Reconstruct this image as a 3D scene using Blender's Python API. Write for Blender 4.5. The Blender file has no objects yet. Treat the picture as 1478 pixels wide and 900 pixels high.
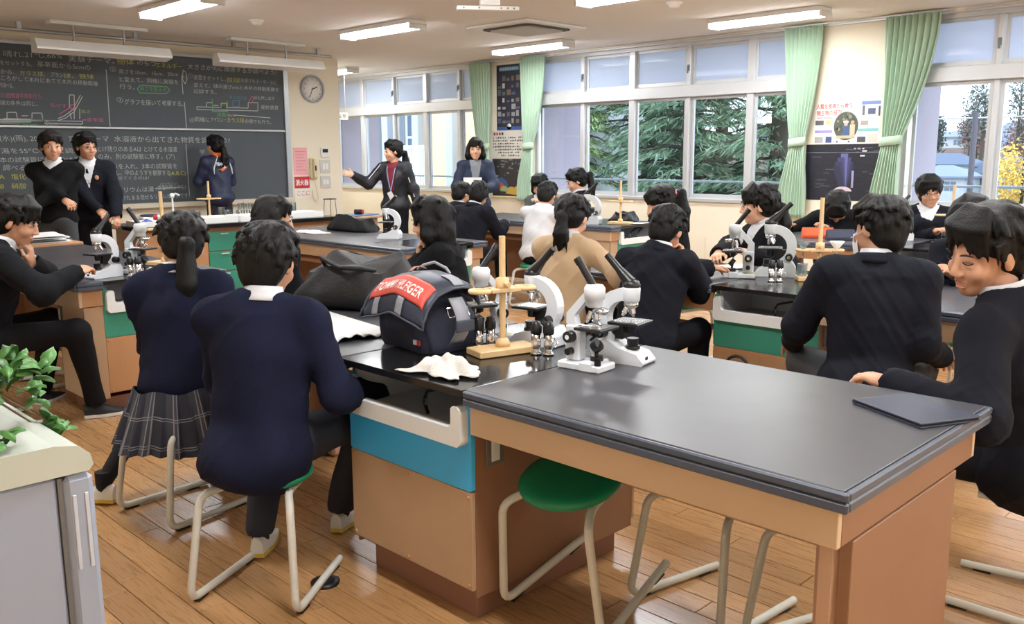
import bpy, bmesh, math, random
import numpy as np
from mathutils import Vector, Matrix
random.seed(7)
SC = bpy.context.scene
COL = SC.collection
PI = math.pi

# ------------------------------------------------------------------ camera, sky, lamps, exposure
cam_d = bpy.data.cameras.new('camera')
cam_d.sensor_width = 36.0
cam_d.lens = 36.0 * 1287.97 / 1478.0
cam_d.clip_start = 0.05
cam_d.clip_end = 400
cam = bpy.data.objects.new('camera', cam_d)
COL.objects.link(cam)
_yaw, _pit, _rol = math.radians(134.898), math.radians(9.958), math.radians(-0.2746)
_f = Vector((math.cos(_yaw) * math.cos(_pit), math.sin(_yaw) * math.cos(_pit), -math.sin(_pit)))
_r = Vector((math.sin(_yaw), -math.cos(_yaw), 0))
_u = _r.cross(_f)
_r2 = _r * math.cos(_rol) + _u * math.sin(_rol)
_u2 = -_r * math.sin(_rol) + _u * math.cos(_rol)
_m = Matrix((_r2, _u2, -_f)).transposed().to_4x4()
_m.translation = (0, 0, 1.5)
cam.matrix_world = _m
SC.camera = cam

vs = SC.view_settings
vs.view_transform = 'Standard'
vs.look = 'None'
vs.gamma = 1.0
vs.use_curve_mapping = False
vs.exposure = -0.05

LAMP_POWER = 40.0          # watts per ceiling tube fitting
SKY_STRENGTH = 6.0
world = bpy.data.worlds.new('overcast_sky')
SC.world = world
world.use_nodes = True
_n = world.node_tree.nodes
_n.clear()
_o = _n.new('ShaderNodeOutputWorld')
_b = _n.new('ShaderNodeBackground')
_tc = _n.new('ShaderNodeTexCoord')
_noi = _n.new('ShaderNodeTexNoise')
_noi.inputs['Scale'].default_value = 2.2
_noi.inputs['Detail'].default_value = 5
_rp = _n.new('ShaderNodeValToRGB')
_rp.color_ramp.elements[0].position = 0.3
_rp.color_ramp.elements[0].color = (0.74, 0.80, 0.88, 1)
_rp.color_ramp.elements[1].position = 0.7
_rp.color_ramp.elements[1].color = (0.90, 0.94, 1.0, 1)
_l = world.node_tree.links
_l.new(_tc.outputs['Generated'], _noi.inputs['Vector'])
_l.new(_noi.outputs['Fac'], _rp.inputs['Fac'])
_l.new(_rp.outputs['Color'], _b.inputs['Color'])
_b.inputs['Strength'].default_value = SKY_STRENGTH
_l.new(_b.outputs['Background'], _o.inputs['Surface'])

# ------------------------------------------------------------------ materials
def lin(c):
    out = []
    for v in c[:3]:
        v = v / 255.0
        out.append(v / 12.92 if v <= 0.04045 else ((v + 0.055) / 1.055) ** 2.4)
    return (out[0], out[1], out[2], 1.0)

MATS = {}
def mat(name, rgb, rough=0.5, metal=0.0, spec=0.5, var=0.0, vscale=8.0, bump=0.0, bscale=200.0,
        stretch=(1, 1, 1), emit=0.0, rvar=0.0, coat=0.0, sheen=0.0, objrand=0.0, island=False, alpha=None):
    if name in MATS:
        return MATS[name]
    m = bpy.data.materials.new(name)
    m.use_nodes = True
    nt = m.node_tree
    N, L = nt.nodes, nt.links
    p = N['Principled BSDF']
    c = lin(rgb)
    p.inputs['Base Color'].default_value = c
    p.inputs['Roughness'].default_value = rough
    p.inputs['Metallic'].default_value = metal
    p.inputs['Specular IOR Level'].default_value = spec
    if coat:
        p.inputs['Coat Weight'].default_value = coat
        p.inputs['Coat Roughness'].default_value = 0.12
    if sheen:
        p.inputs['Sheen Weight'].default_value = sheen
        p.inputs['Sheen Roughness'].default_value = 0.5
    if emit:
        p.inputs['Emission Color'].default_value = c
        p.inputs['Emission Strength'].default_value = emit
    if var or bump or rvar or objrand:
        tc = N.new('ShaderNodeTexCoord')
        mp = N.new('ShaderNodeMapping')
        mp.inputs['Scale'].default_value = stretch
        L.new(tc.outputs['Object'], mp.inputs['Vector'])
    if var or rvar:
        nz = N.new('ShaderNodeTexNoise')
        nz.inputs['Scale'].default_value = vscale
        nz.inputs['Detail'].default_value = 5
        nz.inputs['Roughness'].default_value = 0.6
        L.new(mp.outputs['Vector'], nz.inputs['Vector'])
        if rvar:
            mr = N.new('ShaderNodeMapRange')
            mr.inputs['From Min'].default_value = 0.3
            mr.inputs['From Max'].default_value = 0.7
            mr.inputs['To Min'].default_value = max(0.02, rough - rvar)
            mr.inputs['To Max'].default_value = min(1, rough + rvar)
            L.new(nz.outputs['Fac'], mr.inputs['Value'])
            L.new(mr.outputs['Result'], p.inputs['Roughness'])
    if var or objrand:
        hs = N.new('ShaderNodeHueSaturation')
        hs.inputs['Color'].default_value = c
        val = None
        if var:
            mr2 = N.new('ShaderNodeMapRange')
            mr2.inputs['From Min'].default_value = 0.25
            mr2.inputs['From Max'].default_value = 0.75
            mr2.inputs['To Min'].default_value = 1 - var
            mr2.inputs['To Max'].default_value = 1 + var
            L.new(nz.outputs['Fac'], mr2.inputs['Value'])
            val = mr2.outputs['Result']
        if objrand:
            if island:
                oi = N.new('ShaderNodeNewGeometry').outputs['Random Per Island']
            else:
                oi = N.new('ShaderNodeObjectInfo').outputs['Random']
            mr3 = N.new('ShaderNodeMapRange')
            mr3.inputs['To Min'].default_value = 1 - objrand
            mr3.inputs['To Max'].default_value = 1 + objrand
            L.new(oi, mr3.inputs['Value'])
            if val is None:
                val = mr3.outputs['Result']
            else:
                mm = N.new('ShaderNodeMath')
                mm.operation = 'MULTIPLY'
                L.new(val, mm.inputs[0])
                L.new(mr3.outputs['Result'], mm.inputs[1])
                val = mm.outputs[0]
        L.new(val, hs.inputs['Value'])
        L.new(hs.outputs['Color'], p.inputs['Base Color'])
    if bump:
        nb = N.new('ShaderNodeTexNoise')
        nb.inputs['Scale'].default_value = bscale
        nb.inputs['Detail'].default_value = 3
        L.new(mp.outputs['Vector'], nb.inputs['Vector'])
        bp = N.new('ShaderNodeBump')
        bp.inputs['Strength'].default_value = bump
        bp.inputs['Distance'].default_value = 0.01
        L.new(nb.outputs['Fac'], bp.inputs['Height'])
        L.new(bp.outputs['Normal'], p.inputs['Normal'])
    MATS[name] = m
    return m

def glass_mat(name, rgb=(235, 245, 245), refl=0.07, frost=0.0, frost_rgb=(150, 165, 190), trans=0.0):
    m = bpy.data.materials.new(name)
    m.use_nodes = True
    N, L = m.node_tree.nodes, m.node_tree.links
    N.clear()
    o = N.new('ShaderNodeOutputMaterial')
    t = N.new('ShaderNodeBsdfTransparent')
    t.inputs['Color'].default_value = lin(rgb)
    g = N.new('ShaderNodeBsdfGlossy')
    g.inputs['Roughness'].default_value = 0.03
    mx = N.new('ShaderNodeMixShader')
    mx.inputs['Fac'].default_value = refl
    L.new(t.outputs[0], mx.inputs[1])
    L.new(g.outputs[0], mx.inputs[2])
    out = mx.outputs[0]
    if frost:
        d = N.new('ShaderNodeBsdfTranslucent')
        d.inputs['Color'].default_value = lin(frost_rgb)
        d2 = N.new('ShaderNodeBsdfDiffuse')
        d2.inputs['Color'].default_value = lin(frost_rgb)
        m1 = N.new('ShaderNodeMixShader')
        m1.inputs['Fac'].default_value = 0.35
        L.new(d.outputs[0], m1.inputs[1])
        L.new(d2.outputs[0], m1.inputs[2])
        m2 = N.new('ShaderNodeMixShader')
        m2.inputs['Fac'].default_value = frost
        L.new(out, m2.inputs[1])
        L.new(m1.outputs[0], m2.inputs[2])
        out = m2.outputs[0]
    L.new(out, o.inputs['Surface'])
    MATS[name] = m
    return m

# ------------------------------------------------------------------ mesh builder
class MB:
    def __init__(s):
        s.v, s.f, s.mi, s.sm = [], [], [], []
        s.cur = 0
    def mati(s, i):
        s.cur = i
        return s
    def add(s, vs, fs, smooth=False):
        b = len(s.v)
        s.v.extend([tuple(q) for q in vs])
        for f in fs:
            s.f.append(tuple(b + i for i in f))
            s.mi.append(s.cur)
            s.sm.append(smooth)
        return s
    def box(s, x0, x1, y0, y1, z0, z1, c=0.0, M=None):
        """box with chamfered edges of size c"""
        if x1 < x0: x0, x1 = x1, x0
        if y1 < y0: y0, y1 = y1, y0
        if z1 < z0: z0, z1 = z1, z0
        c = min(c, (x1 - x0) * .49, (y1 - y0) * .49, (z1 - z0) * .49)
        if c <= 0:
            vs = [(x, y, z) for z in (z0, z1) for y in (y0, y1) for x in (x0, x1)]
            fs = [(0, 2, 3, 1), (4, 5, 7, 6), (0, 1, 5, 4), (2, 6, 7, 3), (0, 4, 6, 2), (1, 3, 7, 5)]
        else:
            vs = []
            idx = {}
            for ix in (0, 1):
                for iy in (0, 1):
                    for iz in (0, 1):
                        X, Y, Z = (x0, x1)[ix], (y0, y1)[iy], (z0, z1)[iz]
                        sx, sy, sz = (1, -1)[ix], (1, -1)[iy], (1, -1)[iz]
                        idx[ix, iy, iz, 0] = len(vs); vs.append((X, Y + sy * c, Z + sz * c))
                        idx[ix, iy, iz, 1] = len(vs); vs.append((X + sx * c, Y, Z + sz * c))
                        idx[ix, iy, iz, 2] = len(vs); vs.append((X + sx * c, Y + sy * c, Z))
            fs = []
            for a in (0, 1):
                q = [idx[a, 0, 0, 0], idx[a, 1, 0, 0], idx[a, 1, 1, 0], idx[a, 0, 1, 0]]
                fs.append(q if a else q[::-1])
                q = [idx[0, a, 0, 1], idx[0, a, 1, 1], idx[1, a, 1, 1], idx[1, a, 0, 1]]
                fs.append(q if a else q[::-1])
                q = [idx[0, 0, a, 2], idx[1, 0, a, 2], idx[1, 1, a, 2], idx[0, 1, a, 2]]
                fs.append(q if a else q[::-1])
            for a in (0, 1):
                for b in (0, 1):
                    fs.append([idx[a, b, 0, 0], idx[a, b, 1, 0], idx[a, b, 1, 1], idx[a, b, 0, 1]])
                    fs.append([idx[a, 0, b, 0], idx[a, 1, b, 0], idx[a, 1, b, 2], idx[a, 0, b, 2]])
                    fs.append([idx[0, a, b, 1], idx[1, a, b, 1], idx[1, a, b, 2], idx[0, a, b, 2]])
            for ix in (0, 1):
                for iy in (0, 1):
                    for iz in (0, 1):
                        fs.append([idx[ix, iy, iz, k] for k in range(3)])
        if M is not None:
            vs = [tuple(M @ Vector(q)) for q in vs]
        return s.add(vs, fs)
    def tube(s, pts, r, n=10, caps=True, closed=False):
        pts = [Vector(p) for p in pts]
        rs = r if isinstance(r, (list, tuple)) else [r] * len(pts)
        vs, fs = [], []
        m = len(pts)
        prev = None
        for i, p in enumerate(pts):
            if closed:
                d = pts[(i + 1) % m] - pts[i - 1]
            else:
                d = pts[min(i + 1, m - 1)] - pts[max(i - 1, 0)]
            d = d.normalized() if d.length > 1e-9 else Vector((0, 0, 1))
            if prev is None:
                a = Vector((0, 0, 1)) if abs(d.z) < .9 else Vector((1, 0, 0))
                x = d.cross(a).normalized()
            else:
                x = (prev - d * prev.dot(d))
                x = x.normalized() if x.length > 1e-6 else d.orthogonal().normalized()
            prev = x
            y = d.cross(x)
            for k in range(n):
                t = 2 * PI * k / n
                vs.append(p + (x * math.cos(t) + y * math.sin(t)) * rs[i])
        for i in range(m if closed else m - 1):
            j = (i + 1) % m
            for k in range(n):
                k2 = (k + 1) % n
                fs.append((i * n + k, i * n + k2, j * n + k2, j * n + k))
        s.add(vs, fs, True)
        if caps and not closed:
            s.add(vs[:n], [tuple(range(n))[::-1]])
            s.add(vs[-n:], [tuple(range(n))])
        return s
    def cyl(s, p0, p1, r0, r1=None, n=16, caps=True):
        return s.tube([p0, p1], [r0, r0 if r1 is None else r1], n, caps)
    def lathe(s, prof, n=24, M=None, cap=True):
        """prof: list of (r, z)"""
        vs, fs = [], []
        for r, z in prof:
            for k in range(n):
                t = 2 * PI * k / n
                vs.append((r * math.cos(t), r * math.sin(t), z))
        for i in range(len(prof) - 1):
            for k in range(n):
                k2 = (k + 1) % n
                fs.append((i * n + k, i * n + k2, (i + 1) * n + k2, (i + 1) * n + k))
        if M is not None:
            vs = [tuple(M @ Vector(q)) for q in vs]
        s.add(vs, fs, True)
        if cap:
            if prof[0][0] > 1e-5: s.add(vs[:n], [tuple(range(n))[::-1]])
            if prof[-1][0] > 1e-5: s.add(vs[-n:], [tuple(range(n))])
        return s
    def ball(s, c, r, n=12, M=None):
        if not isinstance(r, (tuple, list)): r = (r, r, r)
        vs, fs = [], []
        h = max(6, n // 2)
        for i in range(h + 1):
            a = -PI / 2 + PI * i / h
            for k in range(n):
                t = 2 * PI * k / n
                q = Vector((r[0] * math.cos(a) * math.cos(t), r[1] * math.cos(a) * math.sin(t), r[2] * math.sin(a)))
                if M is not None: q = M @ q
                vs.append(q + Vector(c))
        for i in range(h):
            for k in range(n):
                k2 = (k + 1) % n
                fs.append((i * n + k, i * n + k2, (i + 1) * n + k2, (i + 1) * n + k))
        return s.add(vs, fs, True)
    def prism(s, poly, h0, h1, M=None, smooth=False):
        """poly: (x, y) outline counter-clockwise, extruded along z from h0 to h1"""
        n = len(poly)
        vs = [(x, y, h0) for x, y in poly] + [(x, y, h1) for x, y in poly]
        if M is not None: vs = [tuple(M @ Vector(q)) for q in vs]
        s.add(vs, [tuple(range(n))[::-1], tuple(range(n, 2 * n))])
        b = [(i, (i + 1) % n, n + (i + 1) % n, n + i) for i in range(n)]
        s.add(vs, b, smooth)
        return s
    def grid(s, fn, nu, nv, smooth=True, closed_u=False):
        vs = [fn(i / (nu if closed_u else nu - 1), j / (nv - 1)) for j in range(nv) for i in range(nu)]
        fs = []
        for j in range(nv - 1):
            for i in range(nu if closed_u else nu - 1):
                i2 = (i + 1) % nu
                fs.append((j * nu + i, j * nu + i2, (j + 1) * nu + i2, (j + 1) * nu + i))
        return s.add(vs, fs, smooth)
    def xf(s, M):
        s.v = [tuple(M @ Vector(q)) for q in s.v]
        return s
    def mesh(s, name, mats, weld=False):
        me = bpy.data.meshes.new(name)
        me.from_pydata(s.v, [], s.f)
        if not isinstance(mats, (list, tuple)): mats = [mats]
        for m in mats: me.materials.append(m)
        me.polygons.foreach_set('material_index', s.mi)
        me.polygons.foreach_set('use_smooth', s.sm)
        bm = bmesh.new()
        bm.from_mesh(me)
        if weld:
            bmesh.ops.remove_doubles(bm, verts=bm.verts, dist=1e-5)
        bmesh.ops.recalc_face_normals(bm, faces=bm.faces)
        bm.to_mesh(me)
        bm.free()
        me.update()
        return me

def RX(a): return Matrix.Rotation(a, 4, 'X')
def RY(a): return Matrix.Rotation(a, 4, 'Y')
def RZ(a): return Matrix.Rotation(a, 4, 'Z')
def T(x, y=None, z=None):
    return Matrix.Translation((x, y, z) if y is not None else x)

def link(name, me, parent=None):
    o = bpy.data.objects.new(name, me)
    COL.objects.link(o)
    if parent is not None: o.parent = parent
    return o
def part(name, mb, mats, parent, label=None):
    o = link(name, mb.mesh(name, mats), parent)
    if label: o['label'] = label
    return o
def tag(o, label, cat, group=None, kind=None):
    o['label'] = label
    o['category'] = cat
    if group: o['group'] = group
    if kind: o['kind'] = kind
    return o
def thing(name, label, cat, loc=(0, 0, 0), rotz=0.0, group=None):
    o = link(name, None)
    o.location = loc
    o.rotation_euler = (0, 0, rotz)
    o.empty_display_size = 0.1
    return tag(o, label, cat, group)
def single(name, mb, mats, label, cat, loc=(0, 0, 0), rotz=0.0, group=None, kind=None):
    o = link(name, mb.mesh(name, mats))
    o.location = loc
    o.rotation_euler = (0, 0, rotz)
    return tag(o, label, cat, group, kind)
def struct(name, mb, mats, parent=None, label=None):
    o = link(name, mb.mesh(name, mats), parent)
    if parent is None: o['kind'] = 'structure'
    if label: o['label'] = label
    return o
def dup(root, loc, rotz=None, label=None, group=None):
    r = root.copy()
    COL.objects.link(r)
    r.location = loc
    if rotz is not None: r.rotation_euler = (r.rotation_euler[0], r.rotation_euler[1], rotz)
    if label: r['label'] = label
    if group: r['group'] = group
    for ch in list(root.children):
        c = ch.copy()
        COL.objects.link(c)
        c.parent = r
        for g in list(ch.children):
            d = g.copy()
            COL.objects.link(d)
            d.parent = c
    return r
def arc(c, r, a0, a1, n, ax='xz', off=0.0):
    out = []
    for i in range(n):
        a = a0 + (a1 - a0) * i / (n - 1)
        if ax == 'xz': out.append((c[0] + r * math.cos(a), off, c[1] + r * math.sin(a)))
        elif ax == 'yz': out.append((off, c[0] + r * math.cos(a), c[1] + r * math.sin(a)))
        else: out.append((c[0] + r * math.cos(a), c[1] + r * math.sin(a), off))
    return out
def rrect(x0, x1, y0, y1, r, n=5):
    out = []
    for cx, cy, a in ((x1 - r, y0 + r, -90), (x1 - r, y1 - r, 0), (x0 + r, y1 - r, 90), (x0 + r, y0 + r, 180)):
        for i in range(n):
            t = math.radians(a + 90 * i / (n - 1))
            out.append((cx + r * math.cos(t), cy + r * math.sin(t)))
    return out
def smoothpath(pts, r=0.03, n=5):
    """polyline with rounded corners"""
    pts = [Vector(p) for p in pts]
    out = [pts[0]]
    for a, b, c in zip(pts[:-2], pts[1:-1], pts[2:]):
        d1 = (a - b); d2 = (c - b)
        rr = min(r, d1.length * .45, d2.length * .45)
        p0 = b + d1.normalized() * rr
        p1 = b + d2.normalized() * rr
        for i in range(n + 1):
            t = i / n
            out.append(p0 * (1 - t) ** 2 + b * 2 * t * (1 - t) + p1 * t * t)
    out.append(pts[-1])
    return out
_TXT = {}
def text_mesh(body, size=0.1, thick=0.0, shear=0.0, bold=0.0, sx=1.0, align='LEFT'):
    cu = bpy.data.curves.new('lettering', 'FONT')
    cu.body = body
    cu.size = size
    cu.extrude = thick
    cu.shear = shear
    cu.offset = bold
    cu.align_x = align
    cu.resolution_u = 3
    ob = bpy.data.objects.new('lettering', cu)
    COL.objects.link(ob)
    dg = bpy.context.evaluated_depsgraph_get()
    me = bpy.data.meshes.new_from_object(ob.evaluated_get(dg))
    bpy.data.objects.remove(ob)
    bpy.data.curves.remove(cu)
    if sx != 1.0:
        me.transform(Matrix.Diagonal((sx, 1, 1, 1)))
    return me
def lettering(name, body, size, material, parent, M, sx=1.0, shear=0.0, bold=0.0, align='LEFT', thick=0.0, width=None):
    me = text_mesh(body, size, thick, shear, bold, sx, align)
    if width and len(me.vertices):
        xs = [v.co.x for v in me.vertices]
        w = max(xs) - min(xs)
        if w > 1e-6: me.transform(Matrix.Diagonal((width / w, 1, 1, 1)))
    me.materials.clear()
    me.materials.append(material)
    me.transform(M)
    o = link(name, me, parent)
    return o
BOARD_TEXT = [
    ('晴れ,21℃,66%', 3.207, 2.584, 3.807, 2.619, 0.066, 'w'),
    ('実験テーマ、', 3.878, 2.578, 4.39, 2.589, 0.069, 'w'),
    ('物体', 4.422, 2.584, 4.626, 2.589, 0.072, 'y'),
    ('のもつ', 4.66, 2.591, 4.887, 2.582, 0.065, 'w'),
    ('エネルギー', 4.886, 2.573, 5.219, 2.578, 0.066, 'y'),
    ('大きさが何に関係するか調べよう!', 5.291, 2.582, 6.534, 2.578, 0.067, 'w'),
    ('をセットする。', 3.171, 2.494, 3.491, 2.5, 0.051, 'w'),
    ('基準面から5cmの', 3.542, 2.503, 4.113, 2.486, 0.06, 'w'),
    ('から、', 3.162, 2.399, 3.3, 2.399, 0.051, 'w'),
    ('ガラス球、', 3.355, 2.395, 3.611, 2.395, 0.052, 'y'),
    ('プラン', 3.67, 2.398, 3.802, 2.39, 0.053, 'w'),
    ('球、鉄球', 3.817, 2.391, 4.153, 2.402, 0.054, 'y'),
    ('ころがして木片にあてて木片の移動距離', 3.156, 2.333, 4.177, 2.309, 0.051, 'w'),
    ('を調べる。', 3.149, 2.259, 3.278, 2.243, 0.051, 'w'),
    ('②3回程度平均を行う。', 3.139, 2.149, 3.568, 2.151, 0.052, 'p'),
    ('球の条件は同じ。', 3.131, 2.068, 3.509, 2.066, 0.052, 'w'),
    ('転がす', 3.647, 2.063, 3.817, 2.053, 0.046, 'p'),
    ('高さ', 3.973, 2.004, 4.073, 2.006, 0.039, 'y'),
    ('基準面', 4.027, 1.911, 4.215, 1.907, 0.047, 'p'),
    ('移動', 3.332, 1.842, 3.475, 1.838, 0.045, 'g'),
    ('0cm', 3.571, 1.862, 3.696, 1.857, 0.054, 'w'),
    ('②', 4.334, 2.491, 4.407, 2.496, 0.063, 'w'),
    ('高さを10cm、15cm、20cm', 4.437, 2.474, 5.159, 2.491, 0.056, 'w'),
    ('と変えて、同様に実験を', 4.43, 2.386, 5.152, 2.39, 0.056, 'w'),
    ('行う。', 4.432, 2.306, 4.611, 2.29, 0.056, 'w'),
    ('高さを変える', 4.678, 2.293, 5.003, 2.292, 0.049, 'g'),
    ('③', 4.386, 2.144, 4.459, 2.139, 0.064, 'w'),
    ('グラフを描いて考察する。', 4.474, 2.123, 5.204, 2.124, 0.065, 'w'),
    ('速さ', 5.219, 2.461, 5.273, 2.455, 0.042, 'w'),
    ('①', 5.292, 2.473, 5.356, 2.477, 0.059, 'w'),
    ('装置をセットし、', 5.364, 2.46, 5.794, 2.458, 0.059, 'w'),
    ('鉄球', 5.803, 2.45, 5.998, 2.451, 0.061, 'y'),
    ('の速さを小・中・大と', 6.008, 2.46, 6.537, 2.443, 0.053, 'w'),
    ('変えて、球の速さm/sと木片の移動距離を', 5.357, 2.367, 6.564, 2.362, 0.051, 'w'),
    ('記録する。', 5.352, 2.29, 5.659, 2.295, 0.051, 'w'),
    ('速さ測定器', 5.828, 2.242, 6.084, 2.234, 0.044, 'b'),
    ('球を押し出す', 6.185, 2.247, 6.494, 2.25, 0.045, 'w'),
    ('発射装置', 6.28, 2.124, 6.54, 2.124, 0.054, 'w'),
    ('移動', 5.65, 2.008, 5.775, 2.012, 0.052, 'g'),
    ('0cm', 5.794, 2.012, 5.892, 2.015, 0.044, 'w'),
    ('④', 5.263, 1.93, 5.336, 1.932, 0.06, 'w'),
    ('同様に', 5.346, 1.941, 5.541, 1.936, 0.06, 'w'),
    ('ナイロン・', 5.56, 1.945, 5.761, 1.941, 0.061, 'w'),
    ('ガラス球', 5.78, 1.942, 6.026, 1.938, 0.062, 'y'),
    ('の順でも行う。', 6.036, 1.938, 6.423, 1.919, 0.054, 'w'),
    ('(水)(雨), 20℃ 66%', 3.095, 1.682, 3.733, 1.687, 0.067, 'w'),
    ('実験テーマ', 3.815, 1.68, 4.261, 1.691, 0.07, 'w'),
    ('水溶液から出てきた物質を調べよう?', 4.325, 1.684, 5.811, 1.668, 0.073, 'w'),
    ('湯を55℃程度に調節し、', 3.096, 1.548, 4.075, 1.554, 0.06, 'w'),
    ('とけ残りのあるAは とけてる水溶液', 4.116, 1.57, 5.083, 1.561, 0.064, 'w'),
    ('本の試験管に全部分ける', 3.073, 1.451, 3.903, 1.451, 0.06, 'w'),
    ('のみ、別の試験管に移す。(ア)', 4.124, 1.482, 5.05, 1.476, 0.064, 'w'),
    ('調べる', 3.093, 1.368, 3.316, 1.357, 0.06, 'w'),
    ('ビーカーに水を入れ、3本の試験管を', 3.926, 1.364, 5.068, 1.356, 0.064, 'w'),
    ('浸し、中のようすを観察する', 4.253, 1.294, 4.98, 1.255, 0.065, 'w'),
    ('(A,B,C)', 4.973, 1.272, 5.18, 1.277, 0.06, 'y'),
    ('出てくるのは?', 4.33, 1.235, 4.707, 1.227, 0.041, 'w'),
    ('A   塩化', 3.056, 1.271, 3.322, 1.257, 0.06, 'y'),
    ('B   硝酸', 3.046, 1.165, 3.312, 1.158, 0.06, 'y'),
    ('(ミョウバン)', 4.849, 1.147, 5.063, 1.158, 0.042, 'w'),
    ('硝酸カリウムは湯', 4.155, 1.084, 4.757, 1.081, 0.065, 'w'),
    ('(食塩の時よりも)', 4.793, 1.097, 5.168, 1.103, 0.059, 'w'),
    ('につけたまま混ぜるリズムがよいです。', 4.253, 0.99, 5.216, 0.997, 0.057, 'w'),
    ('フ', 3.7, 1.051, 3.807, 1.047, 0.063, 'w'),
    ('学', 5.383, 1.535, 5.457, 1.535, 0.061, 'w'),
]
CHALK_LINES = [
    ([(3.114, 1.89), (3.429, 1.89)], 'w'),
    ([(3.152, 1.921), (3.432, 1.92)], 'w'),
    ([(3.117, 1.912), (3.708, 1.911), (3.8, 1.944), (3.897, 2.017), (4.004, 2.192)], 'w'),
    ([(3.71, 1.934), (3.787, 1.967), (3.884, 2.04), (3.982, 2.207)], 'w'),
    ([(3.113, 1.875), (3.977, 1.878), (3.98, 1.91), (3.116, 1.905)], 'w'),
    ([(3.186, 1.921), (3.192, 1.988), (3.283, 1.991), (3.291, 1.924)], 'w'),
    ([(3.44, 1.928), (3.445, 1.988), (3.546, 1.991), (3.556, 1.862)], 'w'),
    ([(3.286, 1.879), (3.291, 1.849)], 'g'),
    ([(3.553, 1.984), (3.556, 1.854)], 'g'),
    ([(3.293, 1.879), (3.55, 1.877)], 'g'),
    ([(3.848, 2.062), (3.86, 2.202), (3.913, 2.204), (3.89, 1.931)], 'w'),
    ([(3.85, 2.0), (3.86, 1.93)], 'w'),
    ([(3.961, 2.05), (3.951, 1.933)], 'w'),
    ([(3.729, 1.981), (3.856, 2.062)], 'p'),
    ([(3.336, 1.955), (3.399, 1.957)], 'w'),
    ([(3.981, 1.925), (4.028, 1.927)], 'p'),
    ([(3.866, 2.094), (3.912, 2.095), (3.908, 2.048), (3.862, 2.047), (3.866, 2.094)], 'p'),
    ([(4.296, 2.512), (4.293, 2.275), (4.289, 2.037), (4.29, 1.844)], 'w'),
    ([(5.213, 2.502), (5.214, 2.268)], 'w'),
    ([(5.226, 2.175), (5.23, 1.844)], 'w'),
    ([(5.235, 2.562), (5.27, 2.539), (5.282, 2.456), (5.25, 2.395), (5.219, 2.452), (5.235, 2.562)], 'w'),
    ([(4.676, 2.261), (5.002, 2.267), (5.049, 2.31), (5.008, 2.35), (4.683, 2.35), (4.646, 2.308), (4.676, 2.261)], 'g'),
    ([(5.386, 2.121), (5.384, 2.087), (6.237, 2.096), (6.243, 2.204), (6.102, 2.199), (6.097, 2.128), (5.386, 2.121)], 'w'),
    ([(5.516, 2.126), (5.52, 2.178), (5.595, 2.18)], 'w'),
    ([(5.598, 2.224), (5.596, 2.059)], 'g'),
    ([(5.807, 2.206), (5.798, 2.065)], 'g'),
    ([(5.597, 2.068), (5.798, 2.074)], 'g'),
    ([(5.718, 2.176), (5.795, 2.179), (5.792, 2.126), (5.715, 2.124), (5.718, 2.176)], 'y'),
    ([(5.885, 2.217), (5.974, 2.221), (5.969, 2.141), (5.88, 2.138), (5.885, 2.217)], 'b'),
    ([(6.112, 2.208), (6.157, 2.281), (6.196, 2.265), (6.151, 2.192), (6.112, 2.208)], 'p'),
    ([(5.612, 2.146), (5.678, 2.149)], 'w'),
    ([(5.893, 2.033), (6.418, 2.01)], 'w'),
    ([(5.216, 1.656), (5.215, 1.38), (5.217, 1.015)], 'w'),
    ([(4.777, 1.115), (5.115, 1.122)], 'w'),
]
# ------------------------------------------------------------------ the room
CEIL = 2.88
WY = 9.4           # inner face of the window wall
BX = -11.0         # face of the board wall
XR, YC = 2.6, -1.3  # rear wall, corridor wall (behind the camera)
M_wall = mat('cream_wall_paint', (240, 232, 212), 0.85, bump=0.15, bscale=350, var=0.02, vscale=2)
M_ceil = mat('ceiling_board', (236, 233, 230), 0.9, bump=0.1, bscale=260)
M_alu = mat('aluminium_frame', (206, 208, 210), 0.38, 0.35, 0.5)
M_alu_d = mat('aluminium_dark', (120, 124, 130), 0.45, 0.5)  # darker grey metal for window catches and bolt holes
M_white = mat('white_enamel', (235, 235, 232), 0.4)
M_base = mat('brown_skirting', (120, 80, 58), 0.5)

# floor boards: the nearest are single planks, the far ones one joined part
M_sub = mat('subfloor_dark', (70, 48, 30), 0.8)
M_plank = mat('oak_floor_plank', (178, 134, 88), 0.3, var=0.16, vscale=5, stretch=(1.2, 22, 1), objrand=0.16, rvar=0.08, coat=0.15)
M_plank_far = mat('oak_floor_far', (178, 134, 88), 0.3, var=0.16, vscale=5, stretch=(1.2, 22, 1), objrand=0.16, island=True, rvar=0.08, coat=0.15)
mb = MB()
mb.box(-14.6, XR, YC, WY + .15, -0.2, -0.022)
floor = struct('floor', mb, M_sub, label='warm oak plank floor of the science room')
PW, PL = 0.105, 0.95
pm = {}
def plank_mesh(k):
    if k not in pm:
        L_ = PL * (1, 1.25, 0.75)[k]
        b = MB().box(-L_ / 2 + .0012, L_ / 2 - .0012, -PW / 2 + .0012, PW / 2 - .0012, -0.02, 0.0, 0.0018)
        pm[k] = b.mesh('plank', M_plank)
    return pm[k]
far = MB()
cands = []
rng = random.Random(3)
y = YC + PW / 2
while y < WY:
    x = -14.5 + rng.random() * 0.6
    while x < XR:
        k = rng.choice((0, 0, 1, 2))
        L_ = PL * (1, 1.25, 0.75)[k]
        cands.append((x + L_ / 2, y, k, L_))
        x += L_
    y += PW
def seen(px, py):
    v = Vector((px, py, 0)) - Vector((0, 0, 1.5))
    z = v.dot(_f)
    if z < 0.5: return None
    uu = 739 + 1288 * v.dot(_r2) / z
    vv = 450 - 1288 * v.dot(_u2) / z
    if not (-90 < uu < 1560 and vv < 1010): return None
    return z
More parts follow.
